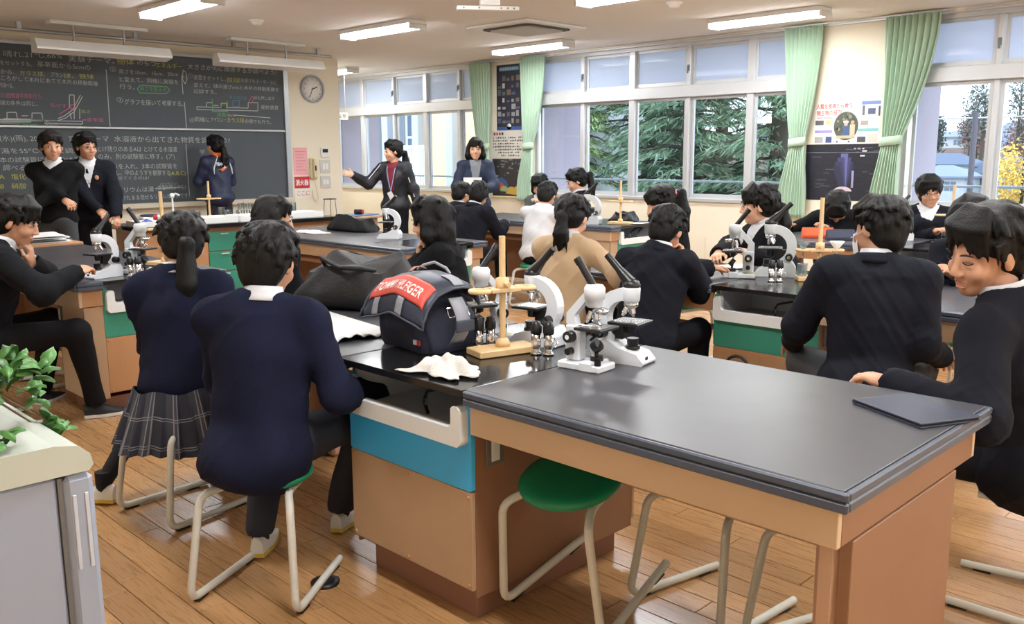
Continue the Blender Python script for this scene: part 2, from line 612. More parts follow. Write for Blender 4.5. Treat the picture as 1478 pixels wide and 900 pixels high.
def hidden_floor(px, py):
    # under cupboards and behind the near island nothing of the floor shows
    return (-2.5 < px < -2.0 and 1.85 < py < 2.6) or (px < -3.9 and py > 2.8) or (py > 5.3) or (px < -8) or (px < -2 and py > 3.9)
ranked = []
for c in cands:
    z = seen(c[0], c[1])
    ranked.append((z if (z and not hidden_floor(c[0], c[1])) else 99, c))
ranked.sort(key=lambda q: q[0])
for q, (px, py, k, L_) in ranked[:300]:
    o = link('plank', plank_mesh(k), floor)
    o.location = (px, py, 0)
for q, (px, py, k, L_) in ranked[300:]:
    far.box(px - L_ / 2 + .001, px + L_ / 2 - .001, py - PW / 2 + .001, py + PW / 2 - .001, -0.02, 0.0)
o = part('planks_further_off', far, M_plank_far, floor)
o['kind'] = 'stuff'

mb = MB()
mb.box(-14.6, XR, YC, WY + .15, CEIL, CEIL + .1)
struct('ceiling', mb, M_ceil, label='pale plain ceiling')
mb = MB()
mb.box(-14.6, BX, YC, 7.55, 0, CEIL)
struct('wall_front', mb, M_wall, label='cream wall carrying the chalkboard and the clock')
mb = MB(); mb.box(-14.75, -14.6, YC, WY + .15, 0, CEIL)
struct('wall_alcove', mb, M_wall)
mb = MB(); mb.box(XR, XR + .15, YC, WY + .15, 0, CEIL)
struct('wall_rear', mb, M_wall)
mb = MB(); mb.box(-14.6, XR, YC - .15, YC, 0, CEIL)
struct('wall_corridor', mb, M_wall)
# window wall: dado, head and piers
SILL, TRLO, TRHI, HEAD = 0.97, 2.19, 2.33, 2.84
BAYS = [(-14.6, -9.86), (-8.92, -4.80), (-3.74, 0.46), (1.4, 2.6)]
mb = MB()
mb.box(-14.6, XR, WY, WY + .2, 0, SILL - .04)
mb.box(-14.6, XR, WY, WY + .2, HEAD, CEIL)
for a, b in ((-9.86, -8.92), (-4.80, -3.74), (0.46, 1.4)):
    mb.box(a, b, WY, WY + .2, SILL - .04, HEAD)
struct('wall_window', mb, M_wall, label='cream wall with window bays and posters between green curtains')
mb = MB(); mb.box(-14.6, XR, WY - .012, WY - .0005, 0, .09, .003)
struct('baseboard_window', mb, M_base)
mb = MB(); mb.box(BX, BX + .012, YC, 7.55, 0, .09, .003)
struct('baseboard_front', mb, M_base)

M_pane = glass_mat('clear_window_glass', (232, 240, 246), 0.06)
M_frost = glass_mat('frosted_window_glass', (225, 232, 245), 0.05, 0.9, (214, 222, 236))
DIV = {0: [-13.90, -13.05, -12.19, -11.34, -10.55], 1: [-8.04, -7.20, -6.36, -5.50], 2: [-2.89, -2.05, -1.2, -.36], 3: []}
for i, (a, b) in enumerate(BAYS[:3]):
    mb = MB()
    mb.box(a, b, WY - .03, WY + .17, SILL - .04, SILL, .004)
    mb.box(a, b, WY + .03, WY + .14, HEAD - .05, HEAD)
    mb.box(a, a + .05, WY + .03, WY + .14, SILL, HEAD)
    mb.box(b - .05, b, WY + .03, WY + .14, SILL, HEAD)
    w = struct('window_%d' % (i + 1), mb, M_alu, label=['window bay beside the chalkboard wall, yellow building outside', 'window bay filled with conifers outside', 'window bay with houses and sky outside'][i])
    t = MB(); t.box(a + .05, b - .05, WY + .0, WY + .14, TRLO, TRHI, .004)
    part('transom', t, M_alu, w)
    xs = [a + .05] + DIV[i] + [b - .05]
    for k, x in enumerate(DIV[i]):
        wide = (k % 2 == 1)
        h_ = .045 if wide else .025
        t = MB(); t.box(x - h_, x + h_, WY + (.02 if wide else .04), WY + .13, SILL, TRLO, .004)
        t.box(x - h_, x + h_, WY + (.02 if wide else .04), WY + .13, TRHI, HEAD - .05, .004)
        part('mullion', t, M_alu, w)
    for k in range(len(xs) - 1):
        x0, x1 = xs[k] + .03, xs[k + 1] - .03
        if x1 - x0 < .1: continue
        dy = .02 if k % 2 else .0
        for (z0, z1, gm) in ((SILL, TRLO, M_pane), (TRHI, HEAD - .05, M_frost)):
            s_ = MB()
            e = .035
            ya, yb = WY + .07 + dy, WY + .098 + dy
            s_.box(x0, x0 + e, ya, yb, z0, z1); s_.box(x1 - e, x1, ya, yb, z0, z1)
            s_.box(x0 + e, x1 - e, ya, yb, z0, z0 + e + .015); s_.box(x0 + e, x1 - e, ya, yb, z1 - e, z1)
            so = part('sash', s_, M_alu, w)
            g = MB(); g.box(x0 + e, x1 - e, ya + .012, ya + .016, z0 + e + .015, z1 - e)
            part('pane', g, gm, so)
    r_ = MB()
    r_.tube([(a + .05, WY + .19, 1.17), (b - .05, WY + .19, 1.17)], .014, 8)
    part('guard_rail', r_, M_alu, w)
    for k, x in enumerate(DIV[i]):
        if k % 2 == 0:
            lt = MB(); lt.box(x - .015, x + .015, WY + .025, WY + .045, 2.5, 2.57, .003); lt.box(x - .008, x + .008, WY + .01, WY + .025, 2.47, 2.55, .002)
            part('catch', lt, M_alu_d, w)
# picture rails / curtain tracks
for i, (a, b) in enumerate(((-10.2, -8.6), (-14.6, -10.3), (-8.5, -3.3), (-3.2, 1))):
    mb = MB(); mb.box(a, b, WY - .045, WY - .012, CEIL - .05, CEIL - .025, .004)
    single('curtain_track', mb, M_alu, ['short curtain track above the dark space posters', 'curtain track beside the wall with the clock', 'long curtain track above the conifer windows', 'curtain track above the town view windows'][i], 'curtain track', kind='structure')

# ---------------------------------------------------------------- chalkboard
M_board = mat('chalkboard_green_black', (82, 90, 96), 0.75, var=0.10, vscale=3, stretch=(1, 1, .6), rvar=0.08)
M_bframe = mat('board_aluminium', (176, 178, 178), 0.35, 0.6)
BY0, BY1 = 2.1, 6.63
board = thing('chalkboard', 'two tier sliding chalkboard covered in chalk writing', 'chalkboard', (BX, 4.36, 0))
def bl(mbx):
    return mbx.xf(T(-BX, -4.36, 0))
mb = MB(); mb.box(BX + .001, BX + .028, BY0, BY1, 1.855, 2.72, .002)
bu = part('upper_panel', bl(mb), M_board, board)
mb = MB(); mb.box(BX + .001, BX + .014, BY0, BY1, 0.945, 1.825, .002)
bd = part('lower_panel', bl(mb), M_board, board)
mb = MB(); mb.box(BX + .001, BX + .045, BY0, BY1, 1.826, 1.853, .004)
part('divider_rail', bl(mb), M_bframe, board)
mb = MB(); mb.box(BX + .001, BX + .05, BY0, BY1 + .07, 2.722, 2.76, .004)
part('top_rail', bl(mb), M_bframe, board)
mb = MB(); mb.box(BX + .001, BX + .05, BY1 + .001, BY1 + .075, .9, 2.72, .004)
part('side_post', bl(mb), M_bframe, board)
mb = MB(); mb.box(BX + .001, BX + .10, BY0, BY1 + .075, .88, .943, .006)
part('chalk_ledge', bl(mb), mat('ledge_cream', (214, 206, 186), 0.5), board)
CH = {'w': mat('chalk_white', (196, 200, 198), 0.95), 'y': mat('chalk_yellow', (205, 200, 95), 0.95), 'g': mat('chalk_green', (110, 185, 120), 0.95),
      'p': mat('chalk_pink', (215, 105, 140), 0.95), 'b': mat('chalk_blue', (95, 140, 165), 0.95)}
rng = random.Random(5)
for (t, y0, z0, y1, z1, h, c) in BOARD_TEXT:
    X = BX + (.0285 if z0 > 1.84 else .0148)
    ang = math.atan2(z1 - z0, y1 - y0)
    # text local x -> +Y world, local y -> +Z, faces +X
    R_ = Matrix(((0, 0, 1, 0), (1, 0, 0, 0), (0, 1, 0, 0), (0, 0, 0, 1)))
    M_ = T(X - BX, y0 - 4.36, z0) @ RX(ang * .5) @ R_
    lettering('chalk_writing', t, h * 1.12, CH[c], bu if z0 > 1.84 else bd, M_, shear=rng.uniform(-.12, .12), bold=-0.0006, width=math.hypot(y1 - y0, z1 - z0))
for pts, c in CHALK_LINES:
    mb = MB()
    for (ya, za), (yb, zb) in zip(pts[:-1], pts[1:]):
        X = (.0285 if za > 1.84 else .0148)
        d = Vector((0, yb - ya, zb - za)); n_ = Vector((0, -d.z, d.y)).normalized() * .004
        p0, p1 = Vector((X, ya - 4.36, za)), Vector((X, yb - 4.36, zb))
        mb.add([p0 - n_, p1 - n_, p1 + n_, p0 + n_], [(0, 1, 2, 3)])
    part('chalk_line', mb, CH[c], bu if pts[0][1] > 1.84 else bd)
# board lamps hanging in front of the board
M_lampw = mat('board_lamp_white', (232, 232, 230), 0.35)
M_rod = mat('lamp_rod', (180, 182, 184), 0.3, 0.7)
for i, (y0, y1, lab) in enumerate(((3.22, 4.62, 'long white board lamp on rods over the left half of the chalkboard'), (5.18, 6.62, 'long white board lamp on rods over the right end of the chalkboard'))):
    t = thing('board_lamp', lab, 'board lamp', (-10.0, (y0 + y1) / 2, 2.55), 0, 'board lamps')
    hw = (y1 - y0) / 2
    mb = MB()
    poly = [(-.09, .0), (.09, .03), (.09, .05), (.03, .135), (-.07, .135), (-.09, .10)]
    mb.prism(poly, -hw, hw, M=Matrix(((1, 0, 0, 0), (0, 0, 1, 0), (0, 1, 0, 0), (0, 0, 0, 1))))
    part('reflector', mb, M_lampw, t)
    for k in (-.3, .22):
        mb = MB(); mb.tube([(-.02, k, .12), (-.02, k, .29)], .012, 8); mb.ball((-.02, k, .14), .022)
        part('rod', mb, M_rod, t)
    mb = MB(); mb.box(-.07, .07, -.55, .45, .29, .328, .004)
    part('ceiling_box', mb, M_lampw, t)
mb = MB(); mb.tube([(-10.35, 2.4, 2.80), (-10.35, 7.0, 2.80)], .02, 8)
for yy in (3.2, 4.4, 5.6, 6.8): mb.box(-10.37, -10.33, yy - .02, yy + .02, 2.81, CEIL)
single('screen_rail', mb, M_rod, 'thin metal rail under the ceiling above the chalkboard', 'rail')

# ---------------------------------------------------------------- ceiling fittings
M_tube = mat('fluorescent_tube', (250, 252, 255), 0.4, emit=22.0)
def ceiling_light(x, y, label, dark=False):
    t = thing('ceiling_light', label, 'ceiling light', (x, y, CEIL), 0, 'fluorescent ceiling lights')
    mb = MB(); mb.box(-.62, .62, -.13, .13, -.045, -.001, .006)
    part('housing', mb, M_lampw, t)
    for s in (-1, 1):
        mb = MB(); mb.tube([(-.6, s * .07, -.07), (.6, s * .07, -.07)], .017, 10)
        part('tube', mb, M_tube, t)
    for a_ in (-.635, .605):
        mb = MB(); mb.box(a_, a_ + .03, -.11, .11, -.095, -.046, .004)
        part('lamp_holder', mb, M_lampw, t)
    ld = bpy.data.lights.new('tube_light', 'AREA')
    ld.shape = 'RECTANGLE'; ld.size = 1.15; ld.size_y = .2
    ld.energy = LAMP_POWER
    ld.color = (0.96, 0.985, 1.0)
    lo = bpy.data.objects.new('tube_light', ld)
    COL.objects.link(lo)
    lo.parent = t
    lo.location = (0, 0, -.10)
    return t
ceiling_light(-8.05, 3.85, 'bright tube light on the ceiling above the chalkboard end, nearest the picture top')
ceiling_light(-8.05, 6.10, 'bright tube light on the ceiling in front of the wall clock')
ceiling_light(-8.05, 8.45, 'bright tube light close to the window with the dark posters')
ceiling_light(-4.75, 6.30, 'bright tube light cut by the top edge beside the projector bracket')
ceiling_light(-4.75, 8.40, 'bright tube light beside the windows full of conifers')
ceiling_light(-12.6, 8.50, 'small far tube light in the alcove behind the clock wall')
for (x, y, w_) in ((-4.75, 3.9, 'the big black bag'), (-1.45, 1.4, 'the messenger bag and the nearest table'), (-1.45, 3.9, 'the masked person'), (-1.45, 6.3, 'the person with clasped hands'), (-1.45, 8.4, 'the town view window'),
                   (-4.75, 1.4, 'the plaid skirt'), (1.5, 3.9, 'the rear wall middle, added unseen as fill'), (1.5, 1.4, 'the rear corner by the refrigerator, added unseen as fill'), (1.5, 6.3, 'the rear wall by the windows, added unseen as fill')):  # rear column of fittings is added, unseen, to brighten panels facing the viewer
    ceiling_light(x, y, 'tube light on the ceiling above ' + w_)
# air conditioner cassette
t = thing('air_conditioner', 'white square ceiling cassette with a dark slot', 'air conditioner', (-7.03, 7.3, CEIL))
mb = MB(); mb.box(-.47, .47, -.47, .47, -.03, -.001, .012)
part('panel', mb, M_white, t)
mb = MB(); mb.prism(rrect(-.36, .36, -.36, .36, .08), -.042, -.031)
part('slot', mb, mat('vent_dark', (78, 74, 68), 0.7), t)
mb = MB(); mb.prism(rrect(-.30, .30, -.30, .30, .07), -.055, -.043)
part('grille', mb, mat('grille_grey', (190, 184, 176), 0.6), t)
# projector bracket
t = thing('projector_bracket', 'white perforated projector arm hanging from the ceiling', 'bracket', (-5.2, 4.97, 2.60))
M_ = RZ(math.radians(54))
mb = MB(); mb.box(-.24, .24, -.035, .035, -.0, .03, .004, M_)
part('arm', mb, M_white, t)
mb = MB()
for k in (-.19, -.07, .1, .15, .2): mb.cyl(M_ @ Vector((k, -.034, .015)), M_ @ Vector((k, -.038, .015)), .007, n=8)
part('bolt_hole', mb, M_alu_d, t)
mb = MB(); mb.box(-.06, .09, -.05, .05, .031, .12, .01, M_); mb.tube([(0, 0, .12), (0, 0, .28)], .03, 12)
part('mount', mb, M_white, t)
for (x, y, lab) in ((-8.6, 4.93, 'round white smoke detector on the ceiling near the chalkboard'), (-5.0, 7.16, 'round white smoke detector above the conifer windows')):
    mb = MB(); mb.lathe([(.0, -.05), (.035, -.05), (.05, -.035), (.06, -.012), (.075, -.010), (.075, -.0005)], 20)
    single('smoke_detector', mb, M_white, lab, 'smoke detector', (x, y, CEIL))

# ---------------------------------------------------------------- things on the board wall
t = thing('wall_clock', 'round wall clock with white face and grey rim', 'clock', (BX + .001, 7.10, 2.42))
RW = Matrix(((0, 0, 1, 0), (1, 0, 0, 0), (0, 1, 0, 0), (0, 0, 0, 1)))   # local z -> +X (off the wall), local x -> +Y
mb = MB(); mb.lathe([(.0, 0), (.185, 0), (.19, .02), (.185, .04), (.165, .045), (.16, .028)], 40, RW, cap=False)
part('rim', mb, mat('clock_rim', (168, 172, 180), 0.35, 0.3), t)
mb = MB(); mb.lathe([(0, .020), (.163, .020), (.163, .024), (0, .024)], 40, RW)
face = part('dial', mb, mat('clock_dial', (236, 234, 228), 0.5), t)
M_blk = mat('black_print', (24, 24, 26), 0.6)
for k in range(12):
    a = math.radians(90 - 30 * (k + 1))
    lettering('numeral', str(k + 1), .036, M_blk, face, RW @ T(math.cos(a) * .132, math.sin(a) * .132 - .012, .0245), align='CENTER')
for a_, L_, w_ in ((math.radians(90 - 68), .085, .006), (math.radians(90 - 205), .125, .004)):
    mb = MB(); mb.box(-.02, L_, -w_, w_, .026, .028, 0, RW @ RZ(a_))
    part('hand', mb, M_blk, t)
def flat(name, y0, y1, z0, z1, th, m, label, cat, bevel=.003):
    mb = MB(); mb.box(0, th, -(y1 - y0) / 2, (y1 - y0) / 2, 0, z1 - z0, bevel)
    return single(name, mb, m, label, cat, (BX + .001, (y0 + y1) / 2, z0))
M_pink = mat('pink_paper', (240, 178, 182), 0.8)
n1 = flat('notice', 6.76, 6.98, 1.24, 1.62, .003, M_pink, 'pink paper notice taped beside the chalkboard post', 'notice', 0)
M_ptxt = mat('notice_print', (200, 110, 120), 0.8)
for k in range(7):
    mb = MB(); mb.box(.0032, .0036, -.08, .08 - .02 * (k % 3), .32 - k * .042, .326 - k * .042)
    part('print_line', mb, M_ptxt, n1)
n2 = flat('fire_sign', 6.76, 7.0, 1.06, 1.22, .004, mat('fire_red', (205, 38, 52), 0.5), 'red fire extinguisher sign with white characters', 'sign', 0)
lettering('sign_writing', '消火器', .085, mat('white_print', (240, 240, 240), 0.6), n2, T(.0045, -.105, .045) @ RW, width=.21, bold=.002)
n3 = flat('red_notice', 6.76, 7.0, .93, 1.055, .003, mat('white_paper', (240, 236, 228), 0.8), 'white notice with red brush characters under the fire sign', 'notice', 0)
lettering('notice_writing', 'ここに', .075, mat('red_brush', (210, 60, 75), 0.7), n3, T(.0035, -.1, .03) @ RW, width=.2)
t = thing('wall_phone', 'cream wall telephone handset with a hanging cord', 'telephone', (BX + .001, 7.06, 1.18))
M_cream = mat('cream_plastic', (222, 210, 170), 0.45)
mb = MB(); mb.box(0, .045, -.055, .055, 0, .30, .012)
part('base', mb, M_cream, t)
mb = MB(); mb.box(.046, .085, -.028, .028, .02, .285, .014)
h = part('handset', mb, M_cream, t)
mb = MB(); mb.box(.0855, .088, -.012, .012, .12, .19, .002)
part('grip', mb, M_blk, h)
mb = MB(); mb.tube([(.03, .0, .0), (.035, .03, -.12), (.04, .05, -.26), (.04, .02, -.32), (.035, -.03, -.26), (.03, -.035, -.15)], .005, 6)
part('cord', mb, M_cream, t)
o = flat('thermostat', 7.20, 7.335, 1.48, 1.62, .025, M_white, 'small white thermostat with a dark display', 'thermostat', .006)
mb = MB(); mb.box(.0255, .027, -.045, .045, .07, .12)
part('display', mb, M_blk, o)
for (z0, z1, lab) in ((1.26, 1.45, 'large square light switch plate under the thermostat'), (1.05, 1.22, 'lower square light switch plate on the clock wall')):
    o = flat('light_switch', 7.18, 7.35, z0, z1, .012, mat('switch_grey', (205, 203, 196), 0.4), lab, 'switch', .003)
    for k in range(2):
        mb = MB(); mb.box(.0125, .018, -.05 + k * .052, -.004 + k * .052, .05, z1 - z0 - .05, .002)
        part('rocker', mb, M_white, o)
# direction sign in the alcove
o = single('room_sign', MB().box(-.22, .22, -.006, .006, -.055, .055, .002), mat('sign_white', (222, 220, 214), 0.6), 'small white hanging sign in front of the alcove window', 'sign', (-12.6, 8.55, 2.14), math.radians(45))
lettering('sign_writing', '実験準備室', .07, M_blk, o, T(-.19, -.0068, -.025) @ RX(PI / 2), width=.38)
for s in (-.18, .18):
    mb = MB(); mb.tube([(s, 0, .055), (s, 0, .7385)], .004, 6)
    part('hanger', mb, M_rod, o)

# ---------------------------------------------------------------- curtains
M_curt = mat('mint_curtain', (184, 210, 188), 0.9, sheen=0.2, bump=0.2, bscale=500)
def curtain(xt0, xt1, xm0, xm1, xb0, xb1, zb, label, ztie=1.63, npl=9):
    xc = (xt0 + xt1) / 2
    t = thing('curtain', label, 'curtain', (xc, WY - .10, 0), 0, 'mint green curtains tied back')
    zt = CEIL - .03
    mb = MB()
    def lerp(a, b, t_): return a + (b - a) * t_
    def sm(t_): return t_ * t_ * (3 - 2 * t_)
    def fn(u, v):
        z = lerp(zt, zb, v)
        if z > ztie:
            k = (zt - z) / (zt - ztie)
            k2 = k ** 1.7
            a, b = lerp(xt0, xm0, k2), lerp(xt1, xm1, k2)
        else:
            k = sm(min(1, (ztie - z) / (ztie - zb) * 1.25))
            a, b = lerp(xm0, xb0, k), lerp(xm1, xb1, k)
        tie = math.exp(-((z - ztie) / .12) ** 2)
        amp = .035 * (1 - .55 * tie)
        ph = u * npl * 2 * PI + .6 * math.sin(3 * v + u * 5)
        return (lerp(a, b, u) - xc + .008 * math.sin(ph * 2), amp * math.sin(ph) + .012 * math.sin(7 * u + 4 * v), z)
    mb.grid(fn, npl * 8 + 1, 46)
    o = part('cloth', mb, M_curt, t)
    sd = o.modifiers.new('thickness', 'SOLIDIFY'); sd.thickness = .004
    mb = MB()
    w = (xm1 - xm0) / 2 + .012
    cx_ = (xm0 + xm1) / 2 - xc
    pts = []
    def fb(u, v):
        a = u * 2 * PI
        return (cx_ + w * math.cos(a), .05 * math.sin(a), ztie - .05 + v * .09 + .012 * math.cos(a))
    mb.grid(fb, 24, 3, closed_u=True)
    o = part('tie_band', mb, M_curt, t)
    sd = o.modifiers.new('thickness', 'SOLIDIFY'); sd.thickness = .006
    mb = MB(); mb.box(xt0 - xc - .02, xt1 - xc + .02, .02, .045, zt, zt + .012)
    part('hook_strip', mb, M_alu, t)
curtain(-10.16, -9.70, -9.98, -9.74, -10.0, -9.74, .85, 'mint curtain tied back behind the standing person in a suit')
curtain(-9.10, -8.60, -9.02, -8.84, -9.14, -8.84, .85, 'mint curtain between the white chart poster and the conifer windows')
curtain(-5.04, -4.58, -4.92, -4.74, -5.04, -4.70, .80, 'mint curtain between the conifers and the blue night poster')
curtain(-3.93, -3.38, -3.90, -3.70, -4.00, -3.70, .80, 'mint curtain bordering the window with the town view')

# ---------------------------------------------------------------- posters on the piers
def poster(x0, x1, z0, z1, base, label):
    mb = MB(); mb.box(-(x1 - x0) / 2, (x1 - x0) / 2, -.002, 0, 0, z1 - z0)
    return single('poster', mb, base, label, 'poster', ((x0 + x1) / 2, WY - .001, z0), 0)
def pr(o, name, x0, x1, z0, z1, m, off=.0026):
    mb = MB(); mb.box(x0, x1, -off - .0006, -off, z0, z1)
    return part(name, mb, m, o)
def pmat(rgb): return mat('print_%d_%d_%d' % rgb, rgb, 0.6)
rng = random.Random(11)
M_dk = mat('poster_navy', (38, 42, 62), 0.45, var=.25, vscale=14)
p1 = poster(-9.66, -9.15, 1.86, 2.79, M_dk, 'tall navy poster of small pictures hanging highest between the curtains')
pr(p1, 'title_band', -.20, .20, .84, .90, pmat((70, 110, 140)))
for k in range(11): pr(p1, 'title_mark', -.19 + k * .036, -.165 + k * .036, .85, .89, pmat((150, 190, 205)), .0034)
for r_ in range(7):
    for c_ in range(5):
        if rng.random() < .8:
            x = -.23 + c_ * .094; z = .10 + r_ * .10
            w, h_ = rng.uniform(.04, .085), rng.uniform(.03, .08)
            g = rng.choice(((150, 152, 158), (96, 100, 112), (190, 188, 184), (84, 92, 128), (120, 108, 100)))
            pr(p1, 'picture', x, x + w, z, z + h_, pmat(g))
pr(p1, 'footer', -.255, .255, .0, .05, pmat((50, 92, 160)))
mb = MB(); mb.lathe([(0, 0), (.045, 0), (.045, .0006), (0, .0006)], 20, T(.0, -.0026, .05) @ RX(PI / 2))
part('footer_disc', mb, pmat((215, 222, 232)), p1)
p2 = poster(-9.77, -9.01, 1.455, 1.855, mat('poster_white', (222, 220, 212), 0.6), 'white chart poster of small symbols in rows, middle of three')
for k, g in enumerate(((160, 60, 60), (190, 90, 80), (170, 70, 70), (60, 60, 90))):
    pr(p2, 'heading', -.34 + k * .055, -.30 + k * .055, .335, .375, pmat(g))
for r_ in range(7):
    n_ = 20 if r_ < 5 else 13
    for k in range(n_):
        if rng.random() < .86:
            x = -.35 + k * .035 + (.10 if r_ >= 5 else 0)
            pr(p2, 'symbol', x, x + rng.uniform(.016, .027), .03 + (6 - r_) * .043, .03 + (6 - r_) * .043 + rng.uniform(.014, .026), pmat(rng.choice(((52, 52, 58), (88, 84, 88), (70, 64, 72)))))
p3 = poster(-9.76, -9.06, .905, 1.45, mat('poster_space', (44, 44, 50), 0.45, var=.25, vscale=10), 'dark space poster with planets under the white chart')
for k in range(26):
    x, z = rng.uniform(-.33, .28), rng.uniform(.26, .52)
    pr(p3, 'picture', x, x + rng.uniform(.02, .08), z, z + rng.uniform(.008, .03), pmat(rng.choice(((120, 120, 122), (90, 92, 100), (150, 148, 140)))))
def disc(o, name, x, z, r, m, off=.003, a0=0, a1=2 * PI, ry=None):
    n_ = 24
    mb = MB()
    pts = [(x + r * math.cos(a0 + (a1 - a0) * k / n_), z + (ry or r) * math.sin(a0 + (a1 - a0) * k / n_)) for k in range(n_)]
    mb.prism(pts, -off - .0006, -off, M=Matrix(((1, 0, 0, 0), (0, 0, 1, 0), (0, 1, 0, 0), (0, 0, 0, 1))))
    return part(name, mb, m, o)
disc(p3, 'planet', -.18, .10, .17, pmat((60, 90, 140)), .003, 0, PI)
disc(p3, 'planet', -.20, .07, .13, pmat((190, 70, 50)), .0038, .3, PI)
disc(p3, 'planet', -.10, .06, .09, pmat((150, 165, 120)), .0046, 0, PI)
disc(p3, 'planet', .20, .02, .14, pmat((205, 170, 80)), .003, 0, PI)
disc(p3, 'planet', .05, .02, .12, pmat((200, 165, 70)), .0038, 0, PI)
disc(p3, 'planet', .24, .20, .06, pmat((196, 166, 92)), .0038)
mb = MB(); mb.box(-.36, .36, -.03, 0, 0, .02, .003)
single('poster_ledge', mb, M_cream, 'narrow cream ledge under the dark space poster', 'ledge', (-9.4, WY - .001, .88))
p4 = poster(-4.69, -3.96, 1.605, 2.05, mat('poster_pale', (232, 230, 226), 0.6), 'white illustrated poster with red title and round photo')
lettering('title', '人類を疾病から救う', .058, pmat((214, 66, 62)), p4, T(-.345, -.0028, .375) @ RX(PI / 2), width=.40, bold=.001)
lettering('title', '微生物の役割', .058, pmat((214, 66, 62)), p4, T(-.335, -.0028, .305) @ RX(PI / 2), width=.28, bold=.001)
disc(p4, 'photo_field', .0, .185, .135, pmat((84, 90, 78)), ry=.15)
for k in range(26):
    a_, r_ = rng.uniform(0, 6.28), rng.uniform(.02, .115)
    disc(p4, 'photo_patch', r_ * math.cos(a_), .20 + r_ * math.sin(a_), rng.uniform(.008, .022), pmat(rng.choice(((58, 64, 56), (112, 116, 98), (140, 138, 120), (70, 76, 66)))), .0034)
pr(p4, 'photo_figure', -.035, .035, .085, .185, pmat((74, 98, 140)), .0042)
pr(p4, 'photo_figure', .045, .10, .075, .20, pmat((196, 186, 160)), .0042)
pr(p4, 'photo_figure', -.10, .10, .055, .085, pmat((186, 180, 150)), .0048)
disc(p4, 'photo_figure', .0, .205, .022, pmat((214, 170, 140)), .0048)
disc(p4, 'photo_figure', .0, .228, .032, pmat((226, 222, 210)), .0054, ry=.014)
disc(p4, 'photo_figure', .072, .222, .02, pmat((206, 160, 132)), .0048)
for (x0, x1, z0, z1, g) in ((-.345, -.25, .20, .25, (84, 88, 96)), (-.225, -.17, .205, .25, (226, 210, 120)), (-.345, -.15, .115, .145, (150, 140, 200)), (-.345, -.25, .012, .075, (160, 160, 160)),
                           (-.22, -.15, .012, .075, (70, 84, 130)), (.16, .36, .40, .435, (120, 140, 200)), (.23, .31, .30, .36, (90, 100, 130)), (.17, .195, .29, .39, (110, 110, 120)), (.34, .36, .28, .38, (80, 84, 100)), (.16, .24, .19, .235, (170, 160, 150)),
                           (.13, .35, .125, .155, (130, 190, 190)), (.13, .22, .012, .07, (80, 84, 90)), (.24, .345, .012, .10, (226, 206, 196)), (-.33, -.16, .265, .285, (235, 170, 170)), (-.10, -.08, .012, .03, (80, 80, 90)), (.03, .05, .012, .03, (80, 80, 90)),
                           (.16, .35, .245, .255, (190, 200, 220)), (.16, .35, .262, .27, (190, 200, 220))):
    pr(p4, 'picture', x0, x1, z0, z1, pmat(g), .0026)
p5 = poster(-4.76, -3.88, 1.0, 1.6, mat('poster_night', (38, 40, 50), 0.4, var=.3, vscale=9, stretch=(1, 1, 5)), 'dark blue night poster with a glowing fan of light')
for k in range(7):
    a = math.radians(90 + (k - 3) * 6)
    L_ = .40 - abs(k - 3) * .04
    mb = MB(); mb.add([(-.03, -.0032, .10), (.03, -.0032, .10), (.02 + L_ * math.cos(a) + .02, -.0032, .10 + L_ * math.sin(a)), (-.02 + L_ * math.cos(a) - .02, -.0032, .10 + L_ * math.sin(a))], [(0, 1, 2, 3)])
    mb.v = [(x, y - .0003 * k, z) for x, y, z in mb.v]
    part('light_ray', mb, pmat(((46, 48, 72), (52, 54, 86), (64, 66, 108), (98, 98, 150), (64, 66, 108), (52, 54, 86), (46, 48, 72))[k]), p5)
disc(p5, 'glow', 0, .10, .10, pmat((206, 190, 200)), .0064, 0, PI, .05)
pr(p5, 'bright_strip', .09, .115, .14, .32, pmat((150, 150, 190)), .007)
pr(p5, 'horizon_line', -.43, .43, .508, .514, pmat((130, 132, 140)))
for k in range(30):
    z = rng.uniform(.06, .57); x = rng.uniform(-.42, .36)
    if -.2 < x < .2 and z < .5: continue
    pr(p5, 'caption', x, x + rng.uniform(.03, .12), z, z + .006, pmat((98, 100, 112)))
for (x, z, w) in ((.10, .545, .02), (.14, .545, .03), (.19, .545, .02), (.19, .52, .05), (.17, .47, .05)): pr(p5, 'caption', x, x + w, z, z + .014, pmat((220, 220, 225)))
for k in range(6): disc(p5, 'spot', .34 + .02 * (k % 3), .10 + k * .055, .016, pmat(((226, 120, 90), (230, 190, 130), (200, 150, 170))[k % 3]))
# ------------------------------------------------------------------ outside the windows
M_fin = mat('mauve_concrete', (176, 162, 172), 0.9, bump=.1, bscale=60)
for i, (a, b) in enumerate(((-14.95, -13.95), (-9.9, -8.93), (-4.8, -3.75))):
    mb = MB(); mb.box(a, b, WY + .21, WY + 1.05, -4, 3.6, .01)
    single('outer_pier', mb, M_fin, ['mauve outer pier at the far end of the facade', 'mauve outer pier beside the conifer windows', 'mauve outer pier beside the town view'][i], 'pier', kind='structure')
mb = MB(); mb.box(-15, 3, WY + .21, WY + 1.2, 3.15, 3.35)
single('outer_canopy', mb, M_fin, 'mauve concrete canopy above the windows outside', 'canopy', kind='structure')
M_ground = mat('grassy_ground', (92, 96, 84), 0.95, var=.3, vscale=.2)
mb = MB(); mb.box(-200, 130, 10.8, 300, -6.2, -6)
struct('ground', mb, M_ground, label='ground far below the windows')
